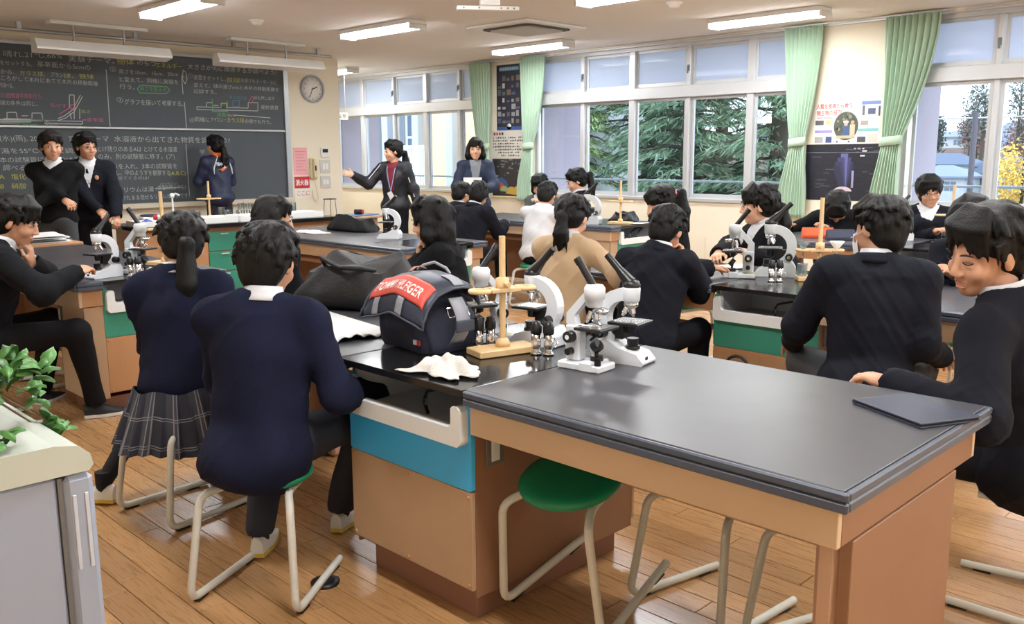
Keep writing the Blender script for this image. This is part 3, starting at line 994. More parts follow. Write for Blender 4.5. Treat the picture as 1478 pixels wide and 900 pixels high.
# conifers
M_bark = mat('conifer_bark', (66, 60, 50), 0.9, bump=.5, bscale=30)
M_need = mat('conifer_needles', (118, 142, 112), 0.8, objrand=0.42, island=True, var=.25, vscale=.7)
M_need2 = mat('conifer_needles_bright', (146, 168, 112), 0.8, objrand=0.4, island=True, var=.2, vscale=.7)
def conifer(x, y, zb, zt, R_, seed, label, m, dens=1.0):
    rg = random.Random(seed)
    t = thing('conifer', label, 'tree', (x, y, zb), 0, 'conifers outside the windows')
    H = zt - zb
    mb = MB(); mb.tube([(0, 0, 0), (.05, 0, H * .5), (0, 0, H)], [.28, .18, .03], 10)
    part('trunk', mb, M_bark, t)
    br = MB(); fo = MB()
    z = H * .25
    while z < H - .1:
        k = 1 - (z / H)
        Rr = R_ * (k ** .7) + .15
        for j in range(7):
            a = rg.uniform(0, 2 * PI)
            L_ = Rr * rg.uniform(.7, 1.1)
            droop = rg.uniform(.18, .42)
            d = Vector((math.cos(a), math.sin(a), 0))
            pts = [Vector((0, 0, z)) + d * (L_ * s) + Vector((0, 0, .22 * L_ * s - droop * L_ * s * s * 1.3)) for s in (0, .35, .7, 1)]
            br.tube(pts, [.035, .025, .015, .005], 4, caps=False)
            side = Vector((-d.y, d.x, 0))
            n_ = int(42 * L_ * dens)
            for q in range(n_):
                s = rg.uniform(.25, 1.02)
                i0 = min(2, int(s * 3)); f_ = s * 3 - i0
                p = pts[i0].lerp(pts[min(3, i0 + 1)], min(1, f_))
                wd = (1.1 - s * .7) * .42 * L_
                off = side * rg.uniform(-1, 1) * wd * .7
                p = p + off + Vector((0, 0, rg.uniform(-.08, .05) - abs(off.length) * .25))
                dr = (d * rg.uniform(.5, 1) + side * rg.uniform(-1, 1) * .9 + Vector((0, 0, rg.uniform(-.75, -.1)))).normalized()
                w_ = dr.cross(Vector((rg.uniform(-1, 1), rg.uniform(-1, 1), 1))).normalized()
                l_ = rg.uniform(.16, .30); ww = rg.uniform(.011, .021)
                fo.add([p - w_ * ww * .4, p + dr * l_ * .5 - w_ * ww, p + dr * l_, p + dr * l_ * .5 + w_ * ww], [(0, 1, 2, 3)])
        z += .30
    part('branches', br, M_bark, t)
    f_ = part('foliage', fo, m, t)
    f_['kind'] = 'stuff'
conifer(-13.3, 15.3, -6, 5.2, 2.2, 1, 'bright green conifer nearest the mauve pier', M_need2, 1.7)
conifer(-11.7, 15.9, -6, 7.5, 2.2, 2, 'dark conifer filling the second conifer pane', M_need, 2.0)
conifer(-10.1, 15.0, -6, 6.5, 2.2, 3, 'olive conifer with drooping boughs in the middle panes', M_need, 2.0)
conifer(-8.5, 15.6, -6, 8.0, 2.2, 4, 'large conifer behind the pane next to the tied mint curtain', M_need, 2.0)
conifer(-15.6, 19.8, -6, 8.0, 2.6, 6, 'tall dark conifer behind the bright green one', M_need, 1.5)
conifer(-12.6, 20.2, -6, 9.0, 2.6, 7, 'tall dark conifer in the second row of trees', M_need, 1.5)
# neighbouring building at the far end
M_yel = mat('yellow_render', (238, 204, 140), 0.9)
M_pil = mat('grey_pillar', (158, 164, 172), 0.85)
M_bldg = mat('pale_facade', (206, 208, 210), 0.85)
M_wing = mat('dark_window_glass', (88, 104, 122), 0.15)
t = thing('neighbour_building', 'pale building with yellow wall panels and grey pillars outside', 'building', (-16.5, 14.5, -6))
mb = MB(); mb.box(-6.5, 3.2, .6, 6, 0, 12)
part('wall', mb, M_bldg, t)
for (a, b) in ((-1.2, -.22), (0.02, 2.75)):
    mb = MB(); mb.box(a, b, .25, .59, 5, 11, .01)
    part('yellow_panel', mb, M_yel, t)
for a in (-3.5, -2.75, -1.5, -.21, 2.9):
    mb = MB(); mb.box(a, a + .25, .0, .58, 0, 12, .01)
    part('pillar', mb, M_pil, t)
for k, a in enumerate((-5.8, -4.5, -3.2, -2.35)):
    for z in (4.2, 7.2, 9.4):
        mb = MB(); mb.box(a, a + .62, .55, .598, z, z + 1.6, .005)
        w = part('window', mb, M_wing, t)
        mb = MB(); mb.box(a, a + .62, .53, .549, z + .75, z + .8); mb.box(a + .35, a + .4, .53, .549, z, z + 1.6)
        part('glazing_bar', mb, M_white, w)
t = thing('balcony_railing', 'white vertical bar balcony railing outside the alcove windows', 'railing', (-15.6, 13.0, .55))
mb = MB(); mb.box(-1.3, .02, -.03, .03, 1.12, 1.18); mb.box(-1.3, .02, -.03, .03, .0, .06)
part('rail', mb, M_white, t)
bar = MB().box(-.018, .018, -.015, .015, .061, 1.119).mesh('bar', M_white)
for k in range(14):
    o = link('bar', bar, t); o.location = (-1.25 + k * .096, 0, 0)
mb = MB(); mb.box(-1.6, .1, -.2, 1.4, -.3, -.001)
part('balcony_slab', mb, M_bldg, t)
t2 = thing('balcony_screen', 'pale blue balcony screen outside below the yellow wall', 'screen', (-13.3, 13.4, .5))
mb = MB(); mb.box(-.75, .85, -.03, .03, 0, 1.15, .01)
part('panel', mb, mat('pale_blue_screen', (206, 214, 232), .6), t2)
for k in range(7):
    mb = MB(); mb.box(-.7 + k * .25, -.67 + k * .25, -.05, -.031, .02, 1.1)
    part('bar', mb, M_white, t2)
# the town
M_roofs = [mat('blue_grey_roof', (82, 94, 116), 0.7, var=.1, vscale=2), mat('slate_roof', (66, 75, 94), 0.7, var=.1, vscale=2), mat('pale_roof', (112, 124, 146), 0.7, var=.1, vscale=2)]
M_hw = mat('house_wall', (176, 178, 182), 0.85)
def house(x, y, w, d, ze, zr, k, label, zb=-6):
    t = thing('house', label, 'house', (x, y, zb), 0, 'houses of the town outside')
    h = ze - zb
    mb = MB(); mb.box(-w / 2, w / 2, -d / 2, d / 2, 0, h)
    part('wall', mb, M_hw, t)
    e = .6
    mb = MB()
    r_ = zr - ze
    x0, x1, y0, y1 = -w / 2 - e, w / 2 + e, -d / 2 - e, d / 2 + e
    rl = w / 2 - d * .42
    vs_ = [(x0, y0, h), (x1, y0, h), (x1, y1, h), (x0, y1, h), (-rl, 0, h + r_), (rl, 0, h + r_), (x0, y0, h - .25), (x1, y0, h - .25), (x1, y1, h - .25), (x0, y1, h - .25)]
    mb.add(vs_, [(0, 1, 5, 4), (1, 2, 5), (2, 3, 4, 5), (3, 0, 4), (0, 6, 7, 1), (1, 7, 8, 2), (2, 8, 9, 3), (3, 9, 6, 0), (6, 9, 8, 7)])
    part('roof', mb, M_roofs[k], t)
    nw = max(2, int(w / 3))
    for q in range(nw):
        xx = -w / 2 + (q + .5) * w / nw
        for zz in (h - 1.9, h - 4.6):
            mb = MB(); mb.box(xx - .7, xx + .7, -d / 2 - .05, -d / 2 - .001, zz, zz + 1.2)
            wo = part('window', mb, M_wing, t)
            mb = MB(); mb.box(xx - .03, xx + .03, -d / 2 - .08, -d / 2 - .051, zz, zz + 1.2)
            part('glazing_bar', mb, M_hw, wo)
house(-44.6, 128, 7, 6, -1.5, -.1, 2, 'pale roofed house lowest in the town view behind the seated person with glasses')
house(-55.5, 160, 9.5, 7, -.3, 1.5, 0, 'blue grey roofed house in the middle of the town view')
house(-45.0, 156, 8, 7, -.6, 1.2, 1, 'slate roofed house beside the utility pole')
house(-38.6, 134, 8, 6, -1.2, .6, 1, 'slate roofed house right of the window mullion')
house(-30.5, 126, 7, 6, -2.0, -.4, 0, 'blue grey roofed house partly behind the yellow tree')
house(-74, 222, 11, 8, 5.2, 6.6, 2, 'long pale house with a row of windows up on the rise', 2.0)
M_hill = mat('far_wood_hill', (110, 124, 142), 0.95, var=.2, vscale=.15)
mb = MB()
def hill(u, v):
    a = -190 + 230 * u
    return (a, 262 + 30 * v, -6 + (1 - (2 * v - 1) ** 2) * (15 + 3.5 * math.sin(a * .08) + 1.5 * math.sin(a * .23 + 1)))
mb.grid(hill, 60, 9)
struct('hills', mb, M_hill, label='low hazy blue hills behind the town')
mb = MB(); mb.box(-150, 20, 205, 250, -6, 2.6); mb.box(-150, 20, 198, 205, -6, 1.6)
single('embankment', mb, mat('embankment_brown', (132, 118, 112), .95, var=.2, vscale=.3), 'brown embankment running behind the houses', 'embankment', kind='structure')
def broadleaf(x, y, zb, zt, R_, seed, label, rgb, n_=1500, sz=.5, bare=.0, hs=1.0):
    rg = random.Random(seed)
    t = thing('tree', label, 'tree', (x, y, zb), 0, 'trees of the town outside')
    H = zt - zb
    tr = MB(); tr.tube([(0, 0, 0), (.1, 0, H * .5), (0, 0, H * .9)], [H * .022, H * .014, .03], 8)
    for k in range(12):
        a = rg.uniform(0, 2 * PI); z = H * rg.uniform(.3, .7); L_ = R_ * rg.uniform(.5, .9)
        tr.tube([(0, 0, z), (math.cos(a) * L_ * .5, math.sin(a) * L_ * .5, z + L_ * .6), (math.cos(a) * L_ * .8, math.sin(a) * L_ * .8, z + L_ * 1.3)], [H * .008, H * .005, .02], 5)
    part('trunk', tr, M_bark, t)
    fo = MB()
    cl = [(rg.uniform(-1, 1), rg.uniform(-1, 1), rg.uniform(-1, 1)) for k in range(16)]
    for k in range(n_):
        c = cl[rg.randrange(16)]
        p = Vector((c[0] * .75 + rg.gauss(0, .25), c[1] * .75 + rg.gauss(0, .25), c[2] * .75 + rg.gauss(0, .25)))
        if p.length > 1.15: continue
        p = Vector((p.x * R_, p.y * R_, H * .62 + p.z * H * .36 * hs))
        a = Vector((rg.uniform(-1, 1), rg.uniform(-1, 1), rg.uniform(-1, 1))).normalized()
        b = a.orthogonal().normalized()
        s = sz * rg.uniform(.5, 1)
        fo.add([p - a * s, p - b * s * .6, p + a * s, p + b * s * .6], [(0, 1, 2, 3)])
    f_ = part('foliage', fo, mat('leaves_%d' % seed, rgb, .85, objrand=.3, island=True), t)
    f_['kind'] = 'stuff'
broadleaf(-16.5, 60, -6, 2.4, 1.7, 21, 'golden yellow ginkgo tree in the town view', (216, 180, 84), 4200, .13)
broadleaf(-53.6, 170, -2, 15, 2.6, 22, 'tall thin tree against the sky beside the window mullion', (104, 108, 100), 1100, .3)
broadleaf(-57.5, 176, -2, 13.4, 2.3, 23, 'shorter thin tree against the sky, nearest the open sky', (108, 112, 104), 900, .3)
broadleaf(-48.6, 172, -2, 16.5, 2.6, 24, 'tall thin tree at the picture edge against the sky', (104, 106, 96), 1100, .3)
broadleaf(-60.8, 190, -2, 9.6, 3.4, 25, 'red leaved autumn tree behind the houses', (122, 66, 66), 2200, .36)
broadleaf(-52.6, 191, -2, 8.2, 3.4, 26, 'rusty red autumn tree behind the window mullion', (130, 84, 80), 2200, .36)
broadleaf(-66.0, 182, -2, 8.8, 2.6, 27, 'dark green round tree next to the mauve pier in the town view', (56, 70, 66), 2600, .34)
t = thing('utility_pole', 'dark utility pole with wires in the town view', 'pole', (-8.24, 25.5, -6))
mb = MB(); mb.tube([(0, 0, 0), (.0, 0, 8.55)], [.085, .07], 10)
part('pole', mb, mat('pole_dark', (92, 86, 96), .8), t)
mb = MB(); mb.tube([(-9, 0, 8.45), (0, 0, 8.4), (9, 0, 8.45)], .022, 5)
part('wire', mb, mat('wire_pale', (190, 192, 200), .6), t)
mb = MB(); mb.box(-.11, .11, -.2, -.09, 5.9, 6.4, .02)
part('junction_box', mb, mat('pole_dark', (92, 86, 96)), t)
# ------------------------------------------------------------------ laboratory tables and sink units
M_top = mat('grey_laminate_top', (72, 72, 77), 0.34, rvar=0.03, vscale=2, spec=0.5)
M_topblk = mat('black_sink_cover', (28, 28, 30), 0.16, rvar=0.05, vscale=4)
M_edge = mat('slate_edge_strip', (74, 82, 96), 0.35)
M_tan = mat('tan_laminate', (212, 184, 152), 0.5, var=.04, vscale=3)
M_tan2 = mat('tan_panel', (186, 154, 122), 0.5, var=.05, vscale=3)
M_leg = mat('pink_tan_leg', (200, 164, 138), 0.5)
M_brown = mat('brown_panel', (146, 106, 78), 0.5, var=.05, vscale=3)
M_orange = mat('orange_wood_panel', (190, 142, 100), 0.5, var=.10, vscale=5, stretch=(1, 1, .3))
M_plinth = mat('brown_plinth', (140, 98, 78), 0.55)
M_blue = mat('turquoise_panel', (66, 182, 246), 0.4)
M_green = mat('sea_green_panel', (62, 150, 128), 0.4)
M_trim = mat('white_rubber_bumper', (232, 234, 234), 0.45)
M_basin = mat('slate_basin', (205, 208, 216), 0.35)
M_screw = mat('brass_screw', (196, 150, 100), 0.35, .4)
M_chrome = mat('chrome', (220, 222, 225), 0.12, 1.0)
M_hose = mat('black_rubber', (18, 18, 20), 0.4)
M_socket = mat('socket_grey', (110, 108, 104), 0.5)
H = 0.80
def worktop_strips(t, x0, x1, y0, y1, sides):
    for s in sides:
        mb = MB()
        for z0, z1 in ((.752, .7762), (.7772, .7985)):
            if s == '-y': mb.box(x0, x1, y0, y0 + .014, z0, z1, .004)
            if s == '+y': mb.box(x0, x1, y1 - .014, y1, z0, z1, .004)
            if s == '+x': mb.box(x1 - .014, x1, y0 + .0145, y1 - .0145, z0, z1, .004)
            if s == '-x': mb.box(x0, x0 + .014, y0 + .0145, y1 - .0145, z0, z1, .004)
        part('edge_strip', mb, M_edge, t)
def lab_table(x0, x1, y0, y1, leg, label, tan=None, tan2=None, extra_rail=True):
    """a wing of a laboratory island; leg = '+x' or '-x': the end standing on a panel, the other end meets the sink unit"""
    cx, cy = (x0 + x1) / 2, (y0 + y1) / 2
    t = thing('lab_table', label, 'table', (cx, cy, 0), 0, 'laboratory tables')
    tan = tan or M_tan; tan2 = tan2 or M_brown
    X0, X1, Y0, Y1 = x0 - cx, x1 - cx, y0 - cy, y1 - cy
    mb = MB(); mb.box(X0 + (.0145 if leg == '-x' else .001), X1 - (.0145 if leg == '+x' else .001), Y0 + .0145, Y1 - .0145, .752, .80, .002)
    part('worktop', mb, M_top, t)
    worktop_strips(t, X0, X1, Y0, Y1, ('-y', '+y', leg))
    a, b = X0 + .03, X1 - .03
    if leg == '+x': a = X0 + .002
    else: b = X1 - .002
    for y in (Y0 + .03, Y1 - .05):
        mb = MB(); mb.box(a, b, y, y + .02, .655, .751, .002)
        part('apron', mb, tan, t)
    xe = (X1 - .05) if leg == '+x' else (X0 + .03)
    mb = MB(); mb.box(xe, xe + .02, Y0 + .0505, Y1 - .0505, .655, .751, .002)
    part('end_apron', mb, tan2, t)
    # end support panel with its corner post
    s = 1 if leg == '+x' else -1
    xp0 = X1 - .055 if s > 0 else X0 + .025
    mb = MB(); mb.box(xp0, xp0 + .03, Y0 + .10, Y1 - .18, .0, .654, .002)
    part('end_panel', mb, tan2, t)
    mb = MB()
    xq = xp0 - .06 if s > 0 else xp0 + .031
    mb.box(xq, xq + .059, Y0 + .10, Y0 + .17, 0, .654, .014)
    part('corner_post', mb, M_leg, t)
    mb = MB(); mb.box(xq, xq + .059, Y1 - .25, Y1 - .18, 0, .654, .014)
    part('corner_post', mb, M_leg, t)
    # stool rails under the top
    for y in (Y0 + .44, Y1 - .47):
        mb = MB(); mb.box(min(a, b) + .01 if s > 0 else xq + .06, xq - .001 if s > 0 else b - .01, y, y + .03, .455, .485, .004)
        part('stool_rail', mb, M_leg, t)
    return t
def u_outline(w, z0, z1, zc, e, r):
    """U shaped outline of width w between z0 and z1, cut out above zc"""
    pts = [(r, z0), (w - r, z0), (w, z0 + r), (w, z1 - r), (w - r, z1), (w - e + r * .6, z1), (w - e, z1 - r * .6)]
    n = 5
    for i in range(n + 1):
        a = math.radians(0 - 90 * i / n)
        pts.append((w - e - r * 1.2 + math.cos(a) * r * 1.2, zc + r * 1.2 + math.sin(a) * r * 1.2))
    for i in range(n + 1):
        a = math.radians(-90 - 90 * i / n)
        pts.append((e + r * 1.2 + math.cos(a) * r * 1.2, zc + r * 1.2 + math.sin(a) * r * 1.2))
    pts += [(e, z1 - r * .6), (e - r * .6, z1), (r, z1), (0, z1 - r), (0, z0 + r)]
    return pts
def sink_front(t, w, panel_m, low_m, M, narrow=0.0):
    """front of a sink unit in local frame: x along the front 0..w, y into the unit, z up; M places it"""
    P2 = M @ Matrix(((1, 0, 0, 0), (0, 0, 1, 0), (0, 1, 0, 0), (0, 0, 0, 1)))   # prism (x, z) -> x, z ; height -> y
    mb = MB(); mb.prism(u_outline(w, .462, .748, .655, .028, .006), .0, .016, P2)
    part('colour_panel', mb, panel_m, t)
    mb = MB(); mb.box(0, w, .0, .016, .13, .459, .002, M)
    lp = part('lower_panel', mb, low_m, t)
    for x in (.016, w / 2, w - .016):
        for z in (.145, .442):
            mb = MB(); mb.ball((x, -.001, z), (.0075, .005, .0075), 8, None); mb.xf(M)
            part('screw', mb, M_screw, lp)
    P3 = M @ T(.012, 0, 0) @ Matrix(((1, 0, 0, 0), (0, 0, 1, 0), (0, 1, 0, 0), (0, 0, 0, 1)))
    mb = MB(); mb.prism(u_outline(w - .024, .61, .74, .668, .045, .016), -.034, -.0005, P3)
    o = part('bumper', mb, M_trim, t)
    bv = o.modifiers.new('round', 'BEVEL'); bv.width = .009; bv.segments = 3; bv.limit_method = 'ANGLE'
    # basin behind the opening
    mb = MB()
    mb.box(.03, w - .03, .017, .34, .62, .63, 0, M)
    mb.box(.03, w - .03, .34, .35, .631, .765, 0, M)
    mb.box(.02, .0295, .017, .35, .62, .765, 0, M); mb.box(w - .0295, w - .02, .017, .35, .62, .765, 0, M)
    part('basin', mb, M_basin, t)
    for x, r_ in ((.34, .05), (.55, .04)):
        if x > w - .06: x = w - .12
        mb = MB()
        pts = [(x - .02, .10, .631), (x - .03, .09, .68), (x - .01, .09, .715), (x + .06, .10, .735), (x + .14, .14, .742), (x + .18, .2, .74)]
        pts = [(min(q[0], w - .04), q[1], q[2]) for q in pts]
        mb.tube(pts, .006, 7); mb.xf(M)
        part('gas_hose', mb, M_hose, t)
        mb = MB(); mb.cyl((x - .027, .092, .665), (x - .024, .091, .69), .0085, n=10); mb.xf(M)
        part('hose_clip', mb, M_chrome, t)
def sink_unit(x0, x1, y0, y1, panel_m, low_m, side_m, label):
    cx, cy = (x0 + x1) / 2, (y0 + y1) / 2
    t = thing('sink_unit', label, 'sink unit', (cx, cy, 0), 0, 'laboratory sink units')
    w = x1 - x0
    X0, X1, Y0, Y1 = -w / 2, w / 2, y0 - cy, y1 - cy
    mb = MB(); mb.box(X0 + .001, X1 - .001, Y0 + .004, Y1 - .004, .775, .799, .002)
    part('cover', mb, M_topblk, t)
    sink_front(t, w, panel_m, low_m, T(X0, Y0 + .040, 0))
    sink_front(t, w, panel_m, low_m, T(X1, Y1 - .040, 0) @ RZ(PI))
    for x in (X0 + .0005, X1 - .0125):
        mb = MB(); mb.box(x, x + .012, Y0 + .057, Y1 - .057, .10, .774, .001)
        part('side_panel', mb, side_m, t)
    mb = MB(); mb.box(X0 + .045, X1 - .045, Y0 + .10, Y1 - .10, 0, .13, .002)
    part('plinth', mb, M_plinth, t)
    for x, s in ((X1, 1), (X0, -1)):
        mb = MB(); mb.box(x, x + s * .006, Y0 + .10, Y0 + .18, .53, .63, .002)
        so = part('socket_plate', mb, M_socket, t)
        mb = MB(); mb.box(x + s * .0062, x + s * .010, Y0 + .12, Y0 + .155, .545, .615, .001)
        part('socket', mb, M_white, so)
    return t
Y1a, Y1b = 1.745, 2.665
lab_table(-1.955, -.752, Y1a, Y1b, '+x', 'grey topped laboratory table closest to the viewer with a dark folder on its corner')
sink_unit(-2.605, -1.96, Y1a, Y1b, M_blue, M_tan2, M_brown, 'sink unit with turquoise panel carrying the navy messenger bag')
lab_table(-3.80, -2.61, Y1a, Y1b, '-x', 'grey topped table under the white sheet and the big black bag')
Y2a, Y2b = 4.17, 5.09
lab_table(-2.015, -.82, Y2a, Y2b, '+x', 'grey topped table where the person with clasped hands sits')
sink_unit(-2.625, -2.02, Y2a, Y2b, M_green, M_orange, M_brown, 'sink unit with green panel and white bumper beside the small black backpack')
lab_table(-3.82, -2.63, Y2a, Y2b, '-x', 'grey topped table where the person in profile writes', M_orange)
Y3a, Y3b = 6.82, 7.74
lab_table(-2.105, -.90, Y3a, Y3b, '+x', 'grey topped table at the edge of the picture under the town windows', M_orange)
sink_unit(-2.715, -2.11, Y3a, Y3b, M_green, M_orange, M_brown, 'sink unit in front of the seated person with glasses')
lab_table(-3.91, -2.72, Y3a, Y3b, '-x', 'grey topped table with the orange pouch and the slumped person', M_orange)

def end_island(x0, x1, y0, y1, label_t, label_u, low_m):
    """front row island: one long table whose rear end (+x) holds a sink unit"""
    cx, cy = (x0 + x1) / 2, (y0 + y1) / 2
    t = thing('lab_table', label_t, 'table', (cx, cy, 0), 0, 'laboratory tables')
    X0, X1, Y0, Y1 = x0 - cx, x1 - cx, y0 - cy, y1 - cy
    a, b = Y0 + .165, Y1 - .165
    mb = MB(); mb.box(X0 + .0145, X1 - .58, Y0 + .0145, Y1 - .0145, .752, .80, .002)
    mb.box(X1 - .5805, X1 - .0145, Y0 + .0145, a - .001, .752, .80, .002); mb.box(X1 - .5805, X1 - .0145, b + .001, Y1 - .0145, .752, .80, .002)
    part('worktop', mb, M_top, t)
    worktop_strips(t, X0, X1, Y0, Y1, ('-y', '+y', '-x'))
    for (p, q) in ((Y0 + .0145, a - .001), (b + .001, Y1 - .0145)):
        mb = MB()
        for z0, z1 in ((.752, .7762), (.7772, .7985)): mb.box(X1 - .014, X1, p, q, z0, z1, .004)
        part('edge_strip', mb, M_edge, t)
    for y in (Y0 + .03, Y1 - .05):
        mb = MB(); mb.box(X0 + .03, X1 - .03, y, y + .02, .655, .751, .002)
        part('apron', mb, M_tan if y < 0 else M_orange, t)
    for (p, q) in ((Y0 + .0505, a - .002), (b + .002, Y1 - .0505)):
        mb = MB(); mb.box(X1 - .05, X1 - .03, p, q, .655, .751, .002)
        part('end_apron', mb, M_orange, t)
    mb = MB(); mb.box(X0 + .03, X0 + .06, Y0 + .08, Y1 - .08, 0, .654, .002)
    part('end_panel', mb, M_brown, t)
    mb = MB(); mb.box(X0 + .061, X1 - .476, Y0 + .42, Y0 + .45, .10, .654, .002)
    part('centre_panel', mb, M_brown, t)
    for y in (Y0 + .16, Y1 - .19):
        mb = MB(); mb.box(X0 + .061, X1 - .476, y, y + .03, .57, .605, .004)
        part('stool_rail', mb, M_leg, t)
    u = thing('sink_unit', label_u, 'sink unit', (x1 - .235, cy, 0), 0, 'laboratory sink units')
    w = b - a
    mb = MB(); mb.box(-.343, .231, a + .001, b - .001, .775, .799, .002)
    part('cover', mb, M_topblk, u)
    Mf = T(.195, a, 0) @ RZ(PI / 2)
    sink_front(u, w, M_green, low_m, Mf)
    for (p, q) in ((Y0 + .055, a - .0005), (b + .0005, Y1 - .055)):
        mb = MB(); mb.box(.176, .1945, p, q, .10, .651, .002)
        part('corner_panel', mb, M_tan2, u)
    for y in (Y0 + .055, Y1 - .067):
        mb = MB(); mb.box(-.225, .175, y, y + .012, .10, .651, .001)
        part('side_panel', mb, M_tan, u)
    mb = MB(); mb.box(-.232, -.226, Y0 + .055, Y1 - .055, .10, .651, .001)
    part('back_panel', mb, M_brown, u)
    mb = MB(); mb.box(-.19, .155, Y0 + .10, Y1 - .10, 0, .099, .002)
    part('plinth', mb, M_plinth, u)
    mb = MB(); mb.box(-.215, -.155, Y0 + .049, Y0 + .0548, .52, .625, .002)
    so = part('socket_plate', mb, M_socket, u)
    mb = MB(); mb.box(-.20, -.175, Y0 + .045, Y0 + .0488, .54, .605, .001)
    part('socket', mb, M_white, so)
end_island(-7.65, -5.235, 1.775, 2.695, 'dark grey table with two microscopes in front of the person with hand on chin', 'sink unit with green panel at the end of the table with two microscopes', M_orange)
end_island(-7.80, -5.38, 4.20, 5.12, 'long grey table with a white cloth and a microscope in the middle of the room', 'sink unit behind the person beside the big black bag', M_orange)
end_island(-7.95, -5.50, 6.90, 7.82, 'grey table near the windows where the white shirted person works', 'sink unit behind the person in the beige sweater', M_orange)

# ------------------------------------------------------------------ teacher's bench
t = thing('teacher_bench', 'long dark topped demonstration bench in front of the chalkboard', 'bench', (-9.05, 4.72, 0))
mb = MB(); mb.box(-.42, .40, -1.13, 1.13, .775, .82, .006)
part('worktop', mb, M_topblk, t)
mb = MB(); mb.box(-.36, .34, -1.07, -.42, .08, .774, .002)
part('cabinet', mb, M_orange, t)
mb = MB(); mb.box(-.36, .30, -.41, 1.07, .08, .774, .002)
cb = part('drawer_cabinet', mb, M_orange, t)
for i in range(4):
    for j in range(3):
        mb = MB(); mb.box(.301, .318, -.40 + i * .365, -.05 + i * .365, .74 - (j + 1) * .21, .74 - j * .21 - .012, .003)
        d = part('drawer', mb, M_green if i < 2 else M_orange, t)
        mb = MB(); mb.box(.319, .335, -.27 + i * .365, -.18 + i * .365, .70 - j * .21, .715 - j * .21, .003)
        part('pull', mb, M_alu, d)
mb = MB(); mb.box(-.33, .29, -1.03, 1.03, 0, .079)
part('plinth', mb, M_plinth, t)
# raised platform along the board
mb = MB(); mb.box(-10.98, -9.85, 2.2, 6.5, 0, .12, .004)
single('platform', mb, M_orange, 'low wooden platform along the chalkboard', 'platform')
# small wooden table with paper beyond the nearest left table
t = thing('wooden_table', 'low wooden table covered with white paper behind the person with hand on chin', 'table', (-8.20, 2.25, 0))
mb = MB(); mb.box(-.27, .27, -.55, .55, .76, .795, .006)
part('table_top', mb, M_orange, t)
for x in (-.22, .22):
    for y in (-.5, .5):
        mb = MB(); mb.box(x - .025, x + .025, y - .025, y + .025, 0, .759, .003)
        part('leg', mb, M_orange, t)
t = thing('wooden_table', 'small wooden table with blue folder beside the demonstration bench', 'table', (-9.55, 6.63, 0))
mb = MB(); mb.box(-.28, .28, -.36, .36, .725, .755, .005)
part('table_top', mb, M_tan, t)
for x in (-.22, .22):
    mb = MB(); mb.box(x - .02, x + .02, -.28, .28, .0, .724, .003)
    part('leg', mb, M_tan2, t)

# ------------------------------------------------------------------ stools
M_seat = mat('green_stool_seat', (28, 140, 96), 0.42, bump=.05, bscale=120)
M_frame = mat('cream_tube_frame', (216, 214, 204), 0.35, var=.05, vscale=30)
def make_stool():
    t = thing('lab_stool', 'stool', 'stool', (0, 0, 0), 0, 'green topped laboratory stools')
    mb = MB()
    mb.lathe([(0, .405), (.10, .398), (.15, .402), (.163, .412), (.166, .424), (.158, .434), (.13, .437), (.07, .434), (0, .432)], 32)
    part('seat', mb, M_seat, t)
    for s in (-1, 1):
        mb = MB()
        pts = smoothpath([(s * .10, .13, .386), (s * .12, -.07, .384), (s * .165, -.15, .375), (s * .195, -.20, .018), (s * .165, .22, .016)], .055, 6)
        mb.tube(pts, .0135, 12)
        l = part('leg', mb, M_frame, t)
        for y in (-.14, .15):
            mb = MB(); x = s * (.195 - (y + .20) / .42 * .03)
            mb.box(x - .012, x + .012, y - .03, y + .03, .0, .008, .002)
            part('rubber_foot', mb, M_hose, l)
    mb = MB(); mb.box(-.115, .115, .04, .075, .385, .402, .003)
    part('cross_bar', mb, M_frame, t)
    return t
stool0 = make_stool()
_first = [True]
def stool(x, y, deg, label, tilt=None, z=0):
    if _first[0]:
        o = stool0; o.location = (x, y, z); o.rotation_euler = (0, 0, math.radians(deg)); _first[0] = False
        o['label'] = label
    else:
        o = dup(stool0, (x, y, z), math.radians(deg), label)
    if tilt: o.rotation_euler = (math.radians(tilt[0]), math.radians(tilt[1]), math.radians(deg))
    return o
stool(-2.70, 1.49, 32, 'green stool under the person in the navy sweater, nearest of all')
stool(-3.60, 1.60, 8, 'stool under the person in the plaid skirt')
stool(-1.745, 2.10, 4, 'empty green stool hanging tilted from the rail under the nearest table', (14, 0), .10)
stool(-1.50, 2.46, -8, 'empty stool under the nearest table next to the hanging green one')
stool(-1.06, 2.46, -15, 'empty stool pushed in beside the end panel of the nearest table')
stool(-5.55, 1.42, 0, 'stool of the person with hand on chin')
stool(-6.35, 2.0, 5, 'stool pushed under the table behind the legs of the person with hand on chin')
stool(-6.05, 6.42, 0, 'green stool under the white shirted person')
stool(-.77, 3.20, 95, 'stool under the person with closed eyes')
stool(-1.58, 3.80, 0, 'stool under the masked person seen from behind')
stool(-2.84, 3.82, 0, 'stool under the person with head propped on one hand')
stool(-3.49, 3.86, 10, 'stool under the person in the beige sweater')
stool(-3.71, 3.27, 90, 'stool under the person beside the big black bag')
stool(-4.70, 3.55, 60, 'empty stool beside the green sink unit end in the middle of the room')
stool(-4.62, 2.55, 0, 'stool of the person looking round behind the navy sweater')
stool(-6.62, 6.0, 20, 'stool under the dark clothed person with bowed back')
